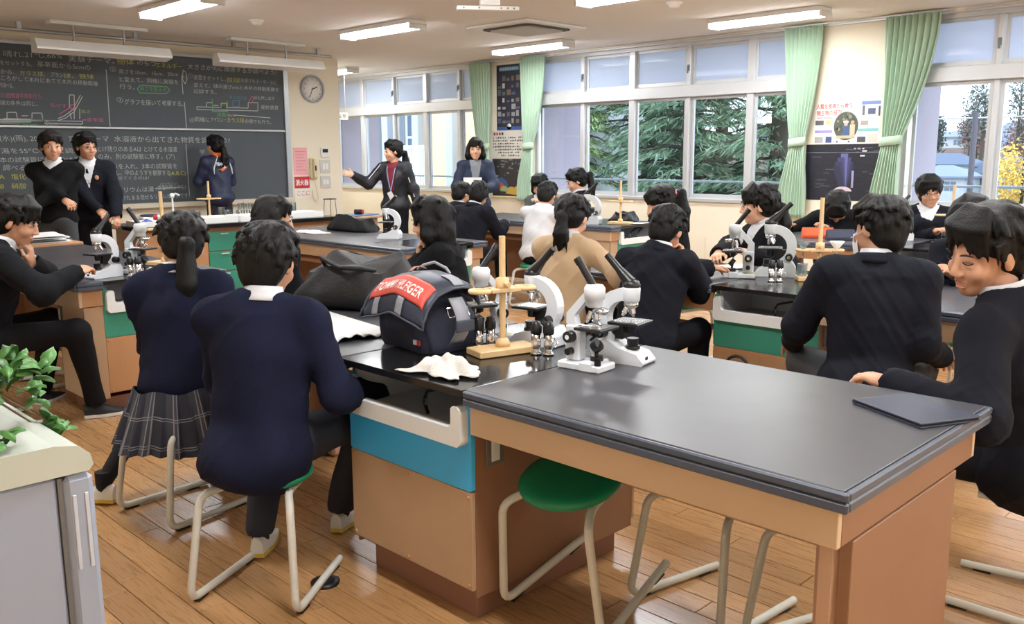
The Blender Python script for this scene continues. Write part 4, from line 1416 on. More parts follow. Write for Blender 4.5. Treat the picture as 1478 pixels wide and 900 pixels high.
for (x, y, l) in ((-7.2, 6.35, 'stool of the person with white collar'), (-7.4, 8.15, 'stool of the person across from the white shirt'), (-6.9, 8.2, 'stool of the person in profile by the window'),
               (-3.7, 5.48, 'stool of the person with the pink hair tie'), (-3.0, 5.62, 'stool of the person who writes'), (-3.75, 8.15, 'stool of the slumped person'),
               (-2.9, 8.15, 'stool of the seated person with glasses'), (-1.68, 5.5, 'stool of the person with clasped hands')):
    stool(x, y, 180, l)

# ------------------------------------------------------------------ small refrigerator with a plant
M_fr = mat('fridge_grey', (158, 168, 186), 0.4, var=.02, vscale=3)
M_frtop = mat('fridge_top', (192, 198, 186), 0.35)
t = thing('refrigerator', 'small grey refrigerator with rounded lid in the near corner', 'refrigerator', (-2.2, .33, 0))
mb = MB(); mb.box(-.25, .25, -.28, .262, .02, .835, .008)
part('body', mb, M_fr, t)
mb = MB()
prof = [(-.29, .838), (.325, .838), (.335, .85), (.330, .875), (.305, .897), (.26, .906), (-.25, .906), (-.285, .895)]
mb.prism(prof, -.26, .262, M=Matrix(((0, 0, 1, 0), (1, 0, 0, 0), (0, 1, 0, 0), (0, 0, 0, 1))))
o = part('lid', mb, M_frtop, t)
bv = o.modifiers.new('round', 'BEVEL'); bv.width = .012; bv.segments = 3
mb = MB(); mb.box(.2625, .266, -.20, .14, .845, .89, .001)
part('lid_trim', mb, mat('fridge_trim', (196, 200, 206), .4), t)
mb = MB(); mb.box(-.25, .25, .2625, .272, .03, .83)
part('door_gasket', mb, mat('gasket_grey', (110, 108, 106), .7), t)
mb = MB(); mb.box(-.255, .258, .2725, .335, .03, .832, .012)
dr = part('door', mb, M_fr, t)
for y in (.287, .312):
    mb = MB(); mb.box(.2582, .2605, y, y + .008, .62, .79, .001)
    part('grip_rib', mb, mat('fridge_grip', (198, 204, 214), .35), dr)
M_pot = mat('white_pot', (228, 230, 224), .4)
t = thing('potted_plant', 'green leafy succulent in a white pot on the refrigerator', 'plant', (-2.20, .43, .907))
mb = MB(); mb.lathe([(.045, 0), (.06, .002), (.075, .08), (.083, .10), (.083, .115), (.073, .115), (.068, .098), (0, .095)], 24)
part('pot', mb, M_pot, t)
mb = MB(); mb.lathe([(0, .094), (.066, .094), (.0, .102)], 16)
part('soil', mb, mat('soil', (60, 44, 34), .9), t)
M_leaf = mat('succulent_leaf', (76, 126, 62), .4, objrand=.25)
rg = random.Random(9)
leafm = MB()
leafm.grid(lambda u, v: ((u - .5) * .034 * math.sin(PI * min(1, v * .92 + .08)) * 1.0, v * .062, .010 * math.sin(PI * v) - .03 * (u - .5) ** 2 * 4 * .3), 5, 6)
lm = leafm.mesh('leaf', M_leaf)
st = MB()
for k in range(30):
    a = rg.uniform(0, 2 * PI)
    L_ = rg.uniform(.05, .20)
    if k < 17: a = rg.uniform(math.radians(0), math.radians(120)); L_ = rg.uniform(.10, .25)
    tip = Vector((math.cos(a) * L_, math.sin(a) * L_, .13 + rg.uniform(.0, .10) - L_ * .42))
    if k in (1, 5): tip = Vector((.02, .235, -.02 - .03 * (k == 5)))
    st.tube([(0, 0, .1), tip * .5 + Vector((0, 0, .09)), tip], [.004, .003, .002], 5)
    for q in range(8):
        b = rg.uniform(0, 2 * PI)
        o = link('leaf', lm, t)
        o.location = tip + Vector((rg.uniform(-.015, .015), rg.uniform(-.015, .015), rg.uniform(-.02, .012)))
        o.rotation_euler = (rg.uniform(-.4, .9), rg.uniform(-.4, .4), b)
        s = rg.uniform(.55, 1.0); o.scale = (s, s, s)
part('stems', st, mat('plant_stem', (110, 84, 60), .7), t)
# ------------------------------------------------------------------ microscopes, stands, glassware
M_mw = mat('microscope_white', (226, 230, 236), 0.32, spec=.5)
M_mg = mat('microscope_grey', (196, 200, 202), 0.35)
M_mk = mat('microscope_black', (22, 22, 24), 0.35)
M_wood = mat('pale_wood', (222, 188, 140), 0.55, var=.10, vscale=14, stretch=(1, 1, .25))
M_glass = glass_mat('beaker_glass', (226, 234, 236), 0.16, .10, (205, 215, 220))
M_stage = mat('stage_plate', (120, 120, 122), 0.25, .3)
M_yellow = mat('yellow_label', (196, 190, 110), .6)
def rod(mb, a, b, r0, r1=None, n=14): return mb.cyl(a, b, r0, r1, n)
def micro_block(label, white=True):
    """monocular school microscope: slab base, block pillar, slanted arm; front is +Y"""
    W = M_mw if white else M_mg
    t = thing('microscope', label, 'microscope', (0, 0, 0), 0, 'school microscopes')
    mb = MB(); mb.box(-.055, .055, -.075, .105, .0, .026, .005); mb.box(-.058, .058, .02, .075, .0, .034, .004)
    b = part('base', mb, W, t)
    mb = MB(); mb.box(-.046, -.016, -.0755, -.0752, .0, .0); mb.box(-.05, -.008, -.07, -.035, .0262, .027)
    part('maker_label', mb, M_yellow, b)
    mb = MB(); mb.box(-.024, .024, -.062, .0, .027, .155, .006)
    p = part('pillar', mb, W, t)
    for z, r in ((.115, .022), (.062, .013)):
        for s in (-1, 1):
            mb = MB(); rod(mb, (s * .025, -.032, z), (s * .052, -.032, z), r, r * .94, 18)
            k = part('focus_knob', mb, M_mk, t)
            if r > .02:
                mb = MB(); rod(mb, (s * .0522, -.032, z), (s * .054, -.032, z), .009, n=12)
                part('knob_cap', mb, M_chrome, k)
    # arm, profile in (y, z)
    PY = Matrix(((0, 0, 1, 0), (1, 0, 0, 0), (0, 1, 0, 0), (0, 0, 0, 1)))
    mb = MB(); mb.prism([(-.062, .156), (-.02, .156), (-.028, .19), (.02, .246), (.045, .246), (.045, .27), (.01, .272), (-.062, .196)], -.015, .015, PY)
    part('arm', mb, W, t)
    mb = MB(); mb.lathe([(0, .225), (.024, .225), (.03, .232), (.03, .25), (.036, .254), (.038, .292), (.030, .304), (.0, .308)], 24, T(0, .048, 0))
    part('head', mb, W, t)
    d = Vector((0, -.60, .80)).normalized()
    e0 = Vector((0, .044, .298))
    mb = MB(); rod(mb, e0, e0 + d * .095, .0135, n=16); rod(mb, e0 + d * .0955, e0 + d * .118, .0155, n=16)
    part('eyepiece_tube', mb, M_mk, t)
    mb = MB(); mb.lathe([(0, .205), (.02, .206), (.027, .216), (.024, .2245), (0, .2245)], 20, T(0, .048, 0) @ RX(math.radians(-8)))
    part('turret', mb, M_chrome, t)
    for a in (0, 125, 235):
        dv = Vector((math.sin(math.radians(a)) * .42, math.cos(math.radians(a)) * .42, -.9)).normalized() if a else Vector((0, .12, -1)).normalized()
        s0 = Vector((0, .05, .21)) + Vector((dv.x, dv.y, 0)) * .03
        mb = MB(); rod(mb, s0, s0 + dv * .028, .0095, n=12); rod(mb, s0 + dv * .0282, s0 + dv * .043, .0075, .005, n=12)
        part('objective', mb, M_chrome, t)
    mb = MB(); mb.box(-.062, .062, .001, .115, .146, .156, .002)
    sg = part('stage', mb, M_mk, t)
    mb = MB(); mb.box(-.05, .05, .015, .105, .1562, .158, .0005)
    part('stage_plate', mb, M_stage, sg)
    mb = MB()
    for s in (-1, 1): mb.tube([(s * .045, .01, .164), (s * .03, .05, .161), (s * .012, .07, .160)], .003, 6)
    part('slide_clip', mb, M_chrome, sg)
    mb = MB(); rod(mb, (-.085, .012, .165), (-.05, .012, .165), .004, n=8); mb.ball((-.085, .012, .165), .007)
    part('stage_lever', mb, M_chrome, t)
    mb = MB(); rod(mb, (0, .055, .1455), (0, .055, .122), .018, .014); rod(mb, (.0, .055, .121), (.03, .055, .112), .006, n=8)
    part('condenser', mb, M_mk, t)
    mb = MB(); rod(mb, (0, .06, .0345), (0, .06, .052), .024, .022); rod(mb, (0, .06, .0525), (0, .055, .085), .007, n=8); mb.cyl((0, .05, .078), (0, .07, .094), .022, n=18)
    part('mirror', mb, M_mk, t)
    mb = MB(); rod(mb, (.04, .09, .0265), (.04, .09, .05), .012, n=14)
    part('switch_knob', mb, M_mk, t)
    return t
def micro_arch(label, white=True):
    """microscope with a curved arm and a lamp in its sloping foot; front is +Y"""
    W = M_mw if white else M_mg
    t = thing('microscope', label, 'microscope', (0, 0, 0), 0, 'school microscopes')
    PY = Matrix(((0, 0, 1, 0), (1, 0, 0, 0), (0, 1, 0, 0), (0, 0, 0, 1)))
    mb = MB()
    foot = [(-.10, 0), (.125, 0), (.13, .012), (.10, .045), (.02, .062), (-.02, .085), (-.085, .085), (-.105, .05)]
    mb.prism(foot, -.058, .058, PY)
    b = part('foot', mb, W, t)
    bv = b.modifiers.new('round', 'BEVEL'); bv.width = .012; bv.segments = 3; bv.limit_method = 'ANGLE'; bv.angle_limit = .6
    mb = MB(); mb.box(.0, .022, .1215, .1235, .018, .032, .0005)
    part('maker_plate', mb, M_mk, b)
    # curved arm
    out, inn = [], []
    for i in range(13):
        a = math.radians(-62 + 152 * i / 12)     # 0 = back, 90 = top
        out.append((.02 - math.cos(a) * .125, .17 + math.sin(a) * .125))
        inn.append((.025 - math.cos(a) * .075, .17 + math.sin(a) * .078))
    poly = out + [(.055, .295), (.055, .252)] + inn[::-1]
    mb = MB(); mb.prism(poly[::-1], -.026, .026, PY)
    a_ = part('arm', mb, W, t)
    bv = a_.modifiers.new('round', 'BEVEL'); bv.width = .010; bv.segments = 3; bv.limit_method = 'ANGLE'; bv.angle_limit = .9
    mb = MB(); mb.lathe([(0, .235), (.026, .236), (.034, .25), (.036, .296), (.034, .301), (0, .301)], 24, T(0, .045, 0))
    part('head', mb, W, t)
    mb = MB(); mb.lathe([(.035, .302), (.036, .309), (.028, .326), (0, .334)], 24, T(0, .045, 0), cap=False)
    d = Vector((0, -.70, .71)).normalized(); e0 = Vector((0, .04, .315))
    mb.tube([e0, e0 + d * .07, e0 + d * .075, e0 + d * .15], [.028, .0165, .0155, .0145], 16)
    part('eyepiece_tube', mb, M_mk, t)
    mb = MB(); mb.ball((0, .045, .232), (.03, .03, .018), 16)
    part('turret', mb, M_chrome, t)
    for a in (0, 130, 240):
        dv = Vector((math.sin(math.radians(a)) * .5, math.cos(math.radians(a)) * .5, -.85)).normalized() if a else Vector((0, .15, -1)).normalized()
        s0 = Vector((0, .045, .225)) + Vector((dv.x, dv.y, 0)) * .03
        mb = MB(); rod(mb, s0, s0 + dv * .03, .0105, n=12); rod(mb, s0 + dv * .0302, s0 + dv * .042, .008, .0055, n=12)
        part('objective', mb, M_chrome, t)
    mb = MB(); mb.box(-.068, .068, -.025, .11, .156, .166, .002)
    sg = part('stage', mb, M_mk, t)
    mb = MB(); mb.box(-.055, .055, -.01, .10, .1662, .168, .0005)
    part('stage_plate', mb, M_stage, sg)
    mb = MB(); rod(mb, (0, .045, .1555), (0, .045, .118), .024, .02); mb.box(-.02, .02, -.05, .02, .09, .155, .004)
    part('condenser', mb, M_mk, t)
    mb = MB(); rod(mb, (0, .055, .056), (0, .055, .068), .03, .028); rod(mb, (0, .055, .0685), (0, .055, .098), .022, .024)
    part('lamp_collector', mb, M_mk, t)
    for s in (-1, 1):
        mb = MB(); rod(mb, (s * .027, -.062, .115), (s * .062, -.062, .115), .022, .02, 18)
        k = part('focus_knob', mb, M_mk, t)
        mb = MB(); rod(mb, (s * .0622, -.062, .115), (s * .07, -.062, .115), .011, n=12)
        part('fine_knob', mb, M_chrome, k)
    return t
def place(o, x, y, z, deg, label=None):
    o.location = (x, y, z); o.rotation_euler = (0, 0, math.radians(deg))
    if label: o['label'] = label
    return o
ZT = .8005
MBLK = micro_block('white slab based microscope with mirror on the nearest table')
place(MBLK, -1.885, 2.225, ZT, -84)
MBLK.scale = (.93, .93, .93)
MARC = micro_arch('white microscope with curved arm, standing at the rear of the slab based one')
place(MARC, -1.86, 2.395, ZT, -80)
MARC.scale = (.86, .86, .86)
dup(MBLK, (-2.435, 2.335, ZT), math.radians(160), 'white microscope half hidden behind the navy bag')
dup(MARC, (-2.245, 2.405, ZT), math.radians(98), 'white curved arm microscope behind the wooden funnel stand on the sink unit')
MBG = micro_block('pale grey microscope with its slide stage towards the writing person', False)
place(MBG, -2.66, 4.55, ZT, 118)
MAG = micro_arch('pale grey curved arm microscope on the green sink unit beside the funnels', False)
place(MAG, -2.545, 4.74, ZT, 118)
dup(MARC, (-5.42, 2.02, ZT), math.radians(196), 'white microscope seen from behind on the table of the chin resting person')
dup(MBG, (-5.45, 2.22, ZT), math.radians(-62), 'grey slab based microscope on the table of the chin resting person')
dup(MARC, (-6.15, 4.70, ZT), math.radians(125), 'white microscope with black tube on the long table beyond the big black bag')
dup(MAG, (-5.92, 7.10, ZT), math.radians(110), 'grey microscope with black eyepiece behind the person in the beige sweater')
dup(MARC, (-2.90, 7.42, ZT), math.radians(140), 'white microscope in front of the seated person with glasses')

def funnel_stand(label, x, y, z, deg, hh=.42, arm=.23):
    t = thing('funnel_stand', label, 'stand', (x, y, z), math.radians(deg), 'wooden funnel stands')
    mb = MB(); mb.box(-.12, .12, -.055, .055, 0, .024, .003)
    part('base', mb, M_wood, t)
    mb = MB(); mb.tube([(0, 0, .0245), (0, 0, hh)], .0115, 14)
    part('post', mb, M_wood, t)
    mb = MB(); mb.lathe([(.0118, .025), (.026, .025), (.026, .04), (.02, .052), (.0118, .055)], 20)
    part('foot_collar', mb, M_wood, t)
    mb = MB(); mb.lathe([(.0118, arm - .01), (.024, arm - .01), (.024, arm + .04), (.0118, arm + .045)], 20); mb.tube([(0, -.02, arm + .022), (0, -.05, arm + .022)], .009, 10)
    part('sliding_collar', mb, M_wood, t)
    # stadium shaped arm with two holes
    mb = MB()
    for s in (-1, 1):
        mb.lathe([(.020, -.007), (.040, -.007), (.043, 0), (.040, .007), (.020, .007), (.020, -.007)], 22, T(s * .09, 0, arm), cap=False)
    mb.box(-.058, -.024, -.034, .034, arm - .007, arm + .007, .002); mb.box(.024, .058, -.034, .034, arm - .007, arm + .007, .002)
    mb.box(-.027, .027, .0235, .036, arm - .007, arm + .007, .002); mb.box(-.027, .027, -.036, -.0235, arm - .007, arm + .007, .002)
    part('ring_arm', mb, M_wood, t)
    return t
funnel_stand('wooden funnel stand beside the navy messenger bag', -2.24, 2.20, ZT, 75)
funnel_stand('wooden funnel stand at the end of the table with two microscopes', -5.72, 2.52, ZT, 20, .48)
funnel_stand('wooden funnel stand by the far grey microscope near the windows', -5.68, 7.28, ZT, 15, .44)
funnel_stand('wooden funnel stand carrying a white and a clear funnel', -2.285, 4.73, ZT, 38, .46, .17)
funnel_stand('wooden funnel stand in front of the seated person with glasses', -2.46, 7.28, ZT, 38, .46)
funnel_stand('wooden stand on the demonstration bench below the chalk writing', -9.23, 4.60, .8205, 80, .42)
M_fun = mat('white_filter_cone', (234, 234, 230), .6)
mb = MB(); mb.lathe([(.004, -.06), (.005, -.02), (.009, -.008), (.041, .036), (.039, .037), (.007, -.004), (.003, -.02), (.002, -.06)], 22)
Mst = T(-2.285, 4.73, ZT) @ RZ(math.radians(38))
p = Mst @ Vector((.09, 0, .17))
single('funnel', mb, M_fun, 'white filter funnel in the right ring of the funnel stand', 'funnel', (p.x, p.y, p.z + .013))
mb2 = MB(); mb2.v, mb2.f, mb2.mi, mb2.sm = list(mb.v), list(mb.f), list(mb.mi), list(mb.sm)
p = Mst @ Vector((-.09, 0, .17))
single('funnel', mb2, M_glass, 'clear funnel in the left ring of the funnel stand', 'funnel', (p.x, p.y, p.z + .013))
BEAK = {}
def beaker(x, y, z, r, h, label, group='glass beakers'):
    k = (r, h)
    if k not in BEAK:
        b = MB(); b.lathe([(0, 0), (r * .92, 0), (r, .006), (r, h - .004), (r * 1.07, h), (r * 1.02, h), (r * .95, h - .006), (r * .95, .008), (r * .88, .004), (0, .004)], 20, cap=False)
        BEAK[k] = b.mesh('beaker', M_glass)
    o = link('beaker', BEAK[k]); o.location = (x, y, z)
    return tag(o, label, 'beaker', group)
p = Mst @ Vector((-.09, .0, 0))
beaker(p.x, p.y, ZT + .0245, .028, .07, 'small clear beaker under the clear funnel')
p = Mst @ Vector((.09, .0, 0))
beaker(p.x, p.y, ZT + .0245, .024, .06, 'small clear beaker under the white funnel')
def lens_pair(label, x, y, z, deg, n=2):
    """pair of black capped chrome eyepiece bottles on feet"""
    t = thing('lens_holder', label, 'lens holder', (x, y, z), math.radians(deg), 'chrome lens holders with black caps')
    for k in range(n):
        q = (k - (n - 1) / 2) * .045
        mb = MB(); mb.lathe([(.0, 0), (.020, 0), (.022, .004), (.012, .012), (.011, .02)], 18, T(q, 0, 0)); mb.lathe([(.0165, .0202), (.0175, .03), (.0175, .075), (.0, .075)], 18, T(q, 0, 0))
        part('barrel', mb, M_chrome, t)
        mb = MB(); mb.lathe([(.0195, .0755), (.0205, .08), (.0205, .10), (.016, .106), (.015, .118), (0, .12)], 18, T(q, 0, 0))
        part('cap', mb, M_mk, t)
    mb = MB(); mb.tube([(-.03, .012, .05), (0, .028, .055), (.03, .024, .06), (.055, .0, .045), (.05, -.012, .03)], .003, 6)
    part('wire_clip', mb, M_chrome, t)
lens_pair('pair of black capped chrome lens holders in front of the wooden funnel stand', -2.12, 2.28, ZT, 30)
lens_pair('chrome lens holder right behind the navy bag', -2.335, 2.20, ZT, 60)
lens_pair('chrome lens holder between the two grey microscopes', -2.44, 4.53, ZT, 45)
lens_pair('chrome lens holder standing beneath the stand of the seated person with glasses', -2.42, 7.08, ZT, 45)
lens_pair('chrome lens holder between the two microscopes of the left table', -5.31, 2.15, ZT, 45)

# ------------------------------------------------------------------ messenger bag
M_navy = mat('navy_canvas', (38, 42, 62), 0.75, bump=.25, bscale=400, var=.12, vscale=8)
M_flap = mat('coated_navy_flap', (50, 56, 72), 0.45, var=.10, vscale=6)
M_bind = mat('bag_binding', (66, 70, 84), 0.6)
M_red = mat('red_band', (214, 84, 72), 0.55)
M_gstrap = mat('grey_webbing', (150, 152, 160), 0.6, bump=.2, bscale=500)
bag = thing('messenger_bag', 'navy messenger bag with a red lettered band and grey stripes', 'bag', (-2.545, 2.105, ZT), math.radians(-5))
BW, BD, BH = .165, .118, .230
def se(a, e): return math.copysign(abs(math.cos(a)) ** e, math.cos(a)), math.copysign(abs(math.sin(a)) ** e, math.sin(a))
mb = MB()
rg = random.Random(4)
def bagbody(u, v):
    a = u * 2 * PI
    c, s = se(a, .36)
    k = 1 - (.42 * max(0, v - .5) / .5) - .03 * max(0, .06 - v) / .06
    return (c * BW * k * (1 + .02 * math.sin(9 * v)), s * BD * k * (1 + .10 * math.sin(PI * v)) + .006 * math.sin(a * 7 + v * 5), v * BH)
mb.grid(bagbody, 56, 14, closed_u=True)
n0 = 13 * 56
mb.add([mb.v[n0 + i] for i in range(56)], [tuple(range(56))], True)
mb.add([mb.v[i] for i in range(56)], [tuple(range(56))[::-1]], True)
part('body', mb, M_navy, bag)
# flap: from the back edge over the top and down the front; u across, w along
def flap(u, w, off=0.0):
    """u in -1..1 across the width, w in 0..1 from the back top to the front hem"""
    pts = [(.105, .19), (.092, .240), (.045, .262), (-.02, .264), (-.085, .248), (-.130, .212), (-.152, .165), (-.162, .118)]
    f = w * (len(pts) - 1); i = min(len(pts) - 2, int(f)); q = f - i
    y = pts[i][0] * (1 - q) + pts[i + 1][0] * q
    z = pts[i][1] * (1 - q) + pts[i + 1][1] * q
    ty, tz = pts[i + 1][0] - pts[i][0], pts[i + 1][1] - pts[i][1]
    L_ = math.hypot(ty, tz); ny, nz = tz / L_, -ty / L_
    wid = .182 + .012 * w
    sag = .012 * math.cos(u * 2.2) + .014 * math.sin(u * 3 + 1) * w
    edge = -.02 * max(0, abs(u) - .8) / .2
    hem = -.02 * (abs(u) ** 6) * (1 if w > .9 else 0)
    yy = y + ny * off - .012 * math.sin(u * 4) * w
    return Vector((u * wid, yy, z + nz * off + sag + edge - hem))
mb = MB(); mb.grid(lambda u, v: flap(u * 2 - 1, v), 25, 22)
o = part('flap', mb, M_flap, bag)
sd = o.modifiers.new('thickness', 'SOLIDIFY'); sd.thickness = .005; sd.offset = -1
fl = o
mb = MB()
path = [flap(-1 + 2 * i / 24, 1, .002) for i in range(25)]
path = [flap(-1, w / 12, .002) for w in range(13)] + path + [flap(1, 1 - w / 12, .002) for w in range(13)]
mb.tube(path, .0045, 6)
part('binding', mb, M_bind, fl)
def strip(u0, u1, w0, w1, off, m, name, n=12, parent=None):
    mb = MB(); mb.grid(lambda a, b: flap(u0 + (u1 - u0) * a, w0 + (w1 - w0) * b, off), n, 10)
    o = part(name, mb, m, parent or fl)
    sd = o.modifiers.new('thickness', 'SOLIDIFY'); sd.thickness = .0015; sd.offset = 1
    return o
band = strip(-.88, .90, .56, .79, .003, M_red, 'red_band', 24)
for (a, b) in ((-.70, -.54), (.22, .44)):
    strip(a, b, .795, .985, .003, M_gstrap, 'grey_stripe', 5)
strip(.55, .95, .30, .40, .003, M_gstrap, 'grey_stripe', 8)
me = text_mesh('TOMMY HILFIGER', .1, 0, 0, .0015)
xs = [v.co.x for v in me.vertices]; x0, x1 = min(xs), max(xs)
for v in me.vertices:
    u = -.80 + (v.co.x - x0) / (x1 - x0) * 1.58
    w = .725 - v.co.y / .075 * .105
    v.co = flap(u, w, .0062)
me.materials.clear(); me.materials.append(mat('white_lettering', (238, 232, 228), .5))
link('band_lettering', me, band)
mb = MB(); mb.tube([flap(-.35, .38, .006), flap(-.2, .36, .02), flap(-.02, .30, .03), flap(.12, .22, .02), flap(.2, .18, .006)], .006, 8)
part('carry_handle', mb, M_gstrap, bag)
mb = MB(); mb.grid(lambda a, b: flap(-.28 + .12 * a, .34 + .15 * b, .008 + .01 * math.sin(b * 3)), 4, 6)
o = part('handle_tab', mb, mat('dusty_pink_tab', (196, 150, 140), .7), bag)
sd = o.modifiers.new('thickness', 'SOLIDIFY'); sd.thickness = .003
mb = MB(); mb.box(.098, .120, -.1315, -.1275, .035, .052); 
part('logo_white', mb, mat('logo_white', (232, 230, 226), .6), bag)
mb = MB(); mb.box(.1205, .138, -.1315, -.1275, .035, .052)
part('logo_red', mb, mat('logo_red', (196, 50, 60), .6), bag)
mb = MB(); mb.grid(lambda a, b: (BW + .012 + .05 * math.sin(b * PI) , -.03 + .06 * a, .20 - .17 * b), 3, 12)
o = part('shoulder_strap', mb, M_gstrap, bag)
sd = o.modifiers.new('thickness', 'SOLIDIFY'); sd.thickness = .004
mb = MB()
mb.tube([(.185, -.045, .165), (.185, .045, .165), (.20, .045, .135), (.20, -.045, .135)], .004, 6, closed=True)
part('buckle', mb, M_chrome, bag)
mb = MB(); mb.box(.228, .240, -.04, .04, .085, .125, .003)
part('slider', mb, M_bind, bag)

# ------------------------------------------------------------------ cloths, papers, folders, bags
def crumple(name, x, y, z, w, d, h, seed, m, label, cat, deg=0, group=None, lobes=None):
    rg = random.Random(seed)
    ph = [rg.uniform(0, 6) for k in range(8)]
    mb = MB()
    def fn(u, v):
        a, b = u * 2 - 1, v * 2 - 1
        r_ = min(1, math.hypot(a, b))
        edge = 1 + .18 * math.sin(5 * math.atan2(b, a) + ph[0]) + .10 * math.sin(9 * math.atan2(b, a) + ph[1])
        X, Y = a * w * edge, b * d * edge
        f = max(0, 1 - r_ ** 1.6)
        zz = h * f * (.62 + .38 * math.sin(4.5 * a + ph[2]) * math.cos(3.7 * b + ph[3])) + h * .22 * abs(math.sin(7 * a + 5 * b + ph[4])) * (1 - r_ * .7) + .004
        return (X, Y, max(.003, zz))
    mb.grid(fn, 26, 26)
    o = single(name, mb, m, label, cat, (x, y, z), math.radians(deg), group)
    sd = o.modifiers.new('thickness', 'SOLIDIFY'); sd.thickness = .003; sd.offset = 1
    return o
M_rag = mat('white_towel', (226, 222, 216), .95, bump=.5, bscale=300, var=.05, vscale=20)
crumple('dust_cloth', -2.16, 1.86, ZT, .115, .075, .075, 3, M_rag, 'crumpled white cloth on the edge of the sink unit by the navy bag', 'cloth', 10)
crumple('dust_cloth', -7.15, 4.55, ZT, .20, .08, .03, 8, M_rag, 'white cloth lying flat on the long middle table', 'cloth', 10)
mb = MB()
def sheet(u, v):
    x = -.30 + .60 * u; y = -.13 + .26 * v
    z = .004 + .035 * math.sin(PI * min(1, v * 1.0)) * (.5 + .5 * math.sin(5 * v + 1)) * (.6 + .4 * (1 - u)) + .012 * abs(math.sin(v * 14))
    return (x, y, z)
mb.grid(sheet, 20, 30)
o = single('white_sheet', mb, mat('white_plastic_sheet', (232, 234, 234), .35), 'white folded plastic sheet on the table behind the person in the navy sweater', 'sheet', (-3.08, 2.04, ZT), math.radians(-8))
sd = o.modifiers.new('thickness', 'SOLIDIFY'); sd.thickness = .003; sd.offset = 1
M_blkbag = mat('black_nylon_bag', (20, 20, 22), .55, bump=.2, bscale=60)
def softbag(name, x, y, z, w, d, h, deg, seed, label, m=None, handles=True):
    rg = random.Random(seed); ph = [rg.uniform(0, 6) for k in range(6)]
    t = thing(name, label, 'bag', (x, y, z), math.radians(deg))
    mb = MB()
    def fn(u, v):
        a = u * 2 * PI
        c, s = se(a, .6)
        k = (1 - .55 * max(0, v - .35) ** 1.2) * (1 - .25 * max(0, .12 - v) / .12)
        wr = 1 + .05 * math.sin(5 * a + ph[0] + 3 * v) + .04 * math.sin(9 * a - 4 * v + ph[1])
        top = h * (.85 + .15 * math.sin(a * 1 + ph[2]) + .10 * math.sin(3 * a + ph[3]))
        return (c * w * (1 - .35 * v) * wr, s * d * k * wr, v * top)
    mb.grid(fn, 44, 14, closed_u=True)
    n0 = 13 * 44
    ring = [Vector(mb.v[n0 + i]) for i in range(44)]
    cc = sum(ring, Vector()) / 44
    mb.add([tuple(q) for q in ring] + [tuple(cc - Vector((0, 0, h * .06)))], [(i, (i + 1) % 44, 44) for i in range(44)], True)
    part('body', mb, m or M_blkbag, t)
    if handles:
        for s in (-1, 1):
            mb = MB(); mb.tube([(-w * .4, s * d * .35, h * .75), (-w * .35, s * d * .7, h * .95), (0, s * d * .9, h * .80), (w * .3, s * d * .8, h * .8), (w * .38, s * d * .35, h * .72)], .011, 8)
            part('handle', mb, m or M_blkbag, t)
    return t
softbag('tote_bag', -3.45, 2.44, ZT, .34, .17, .25, 22, 2, 'big black cloth bag standing on a table behind the navy messenger bag')
softbag('pencil_pouch', -3.50, 1.98, ZT, .12, .05, .04, 30, 5, 'small flat black pouch beside the white sheet', handles=False)
crumple('dust_cloth', -3.70, 2.05, ZT, .09, .06, .035, 12, mat('beige_cloth', (206, 190, 160), .9), 'small beige cloth beside the big black bag', 'cloth', 40)
softbag('folded_coat', -7.05, 4.95, ZT, .30, .14, .15, 5, 7, 'black coat bundle on the long middle table by the white cloth', mat('black_wool', (18, 18, 20), .9), handles=False)
softbag('shoulder_bag', -5.90, 7.62, ZT, .16, .11, .10, 10, 9, 'small black bag on the window side table behind the funnel stand')
softbag('hand_bag', -6.30, 7.10, ZT, .13, .09, .13, 10, 19, 'small dark bag on the table between the white shirt and the beige sweater', handles=False)
# backpack on the floor by the green sink unit
t = thing('backpack', 'small black backpack with a loop handle on the floor by the green sink unit', 'backpack', (-2.36, 4.02, 0), math.radians(5))
mb = MB()
def bp(u, v):
    a = u * 2 * PI; c, s = se(a, .6)
    k = math.sqrt(max(0, 1 - max(0, v - .45) ** 2 / .31)) if v > .45 else 1
    return (c * .17 * (.35 + .65 * k), s * .095 * (.4 + .6 * k), v * .42)
mb.grid(bp, 40, 16, closed_u=True); n0 = 15 * 40
mb.add([mb.v[n0 + i] for i in range(40)], [tuple(range(40))], True)
part('body', mb, M_blkbag, t)
mb = MB(); mb.tube(arc((0, .405), .065, math.radians(10), math.radians(170), 10, 'xz'), .008, 8)
part('loop_handle', mb, M_blkbag, t)
mb = MB(); mb.tube([(-.15, -.09, .3), (-.09, -.10, .37), (0, -.10, .39), (.09, -.10, .37), (.15, -.09, .3)], .004, 6)
part('zip', mb, M_bind, t)
# folder on the near corner
t = thing('folder', 'thin dark blue folder lying on the near corner of the nearest table', 'folder', (-.885, 2.455, ZT), math.radians(-26))
M_fold = mat('dark_blue_folder', (54, 60, 76), .4)
mb = MB(); mb.box(-.125, .125, -.10, .10, .0, .0035, .001)
part('back_cover', mb, M_fold, t)
mb = MB(); mb.box(-.123, .120, -.098, .098, .0037, .0095)
part('pages', mb, mat('dark_pages', (40, 42, 52), .7), t)
mb = MB(); mb.box(-.126, .126, -.101, .101, .0097, .0135, .001)
part('front_cover', mb, M_fold, t)
mb = MB(); mb.tube([(-.128, -.10, .007), (-.128, .10, .007)], .0068, 8)
part('spine', mb, M_fold, t)
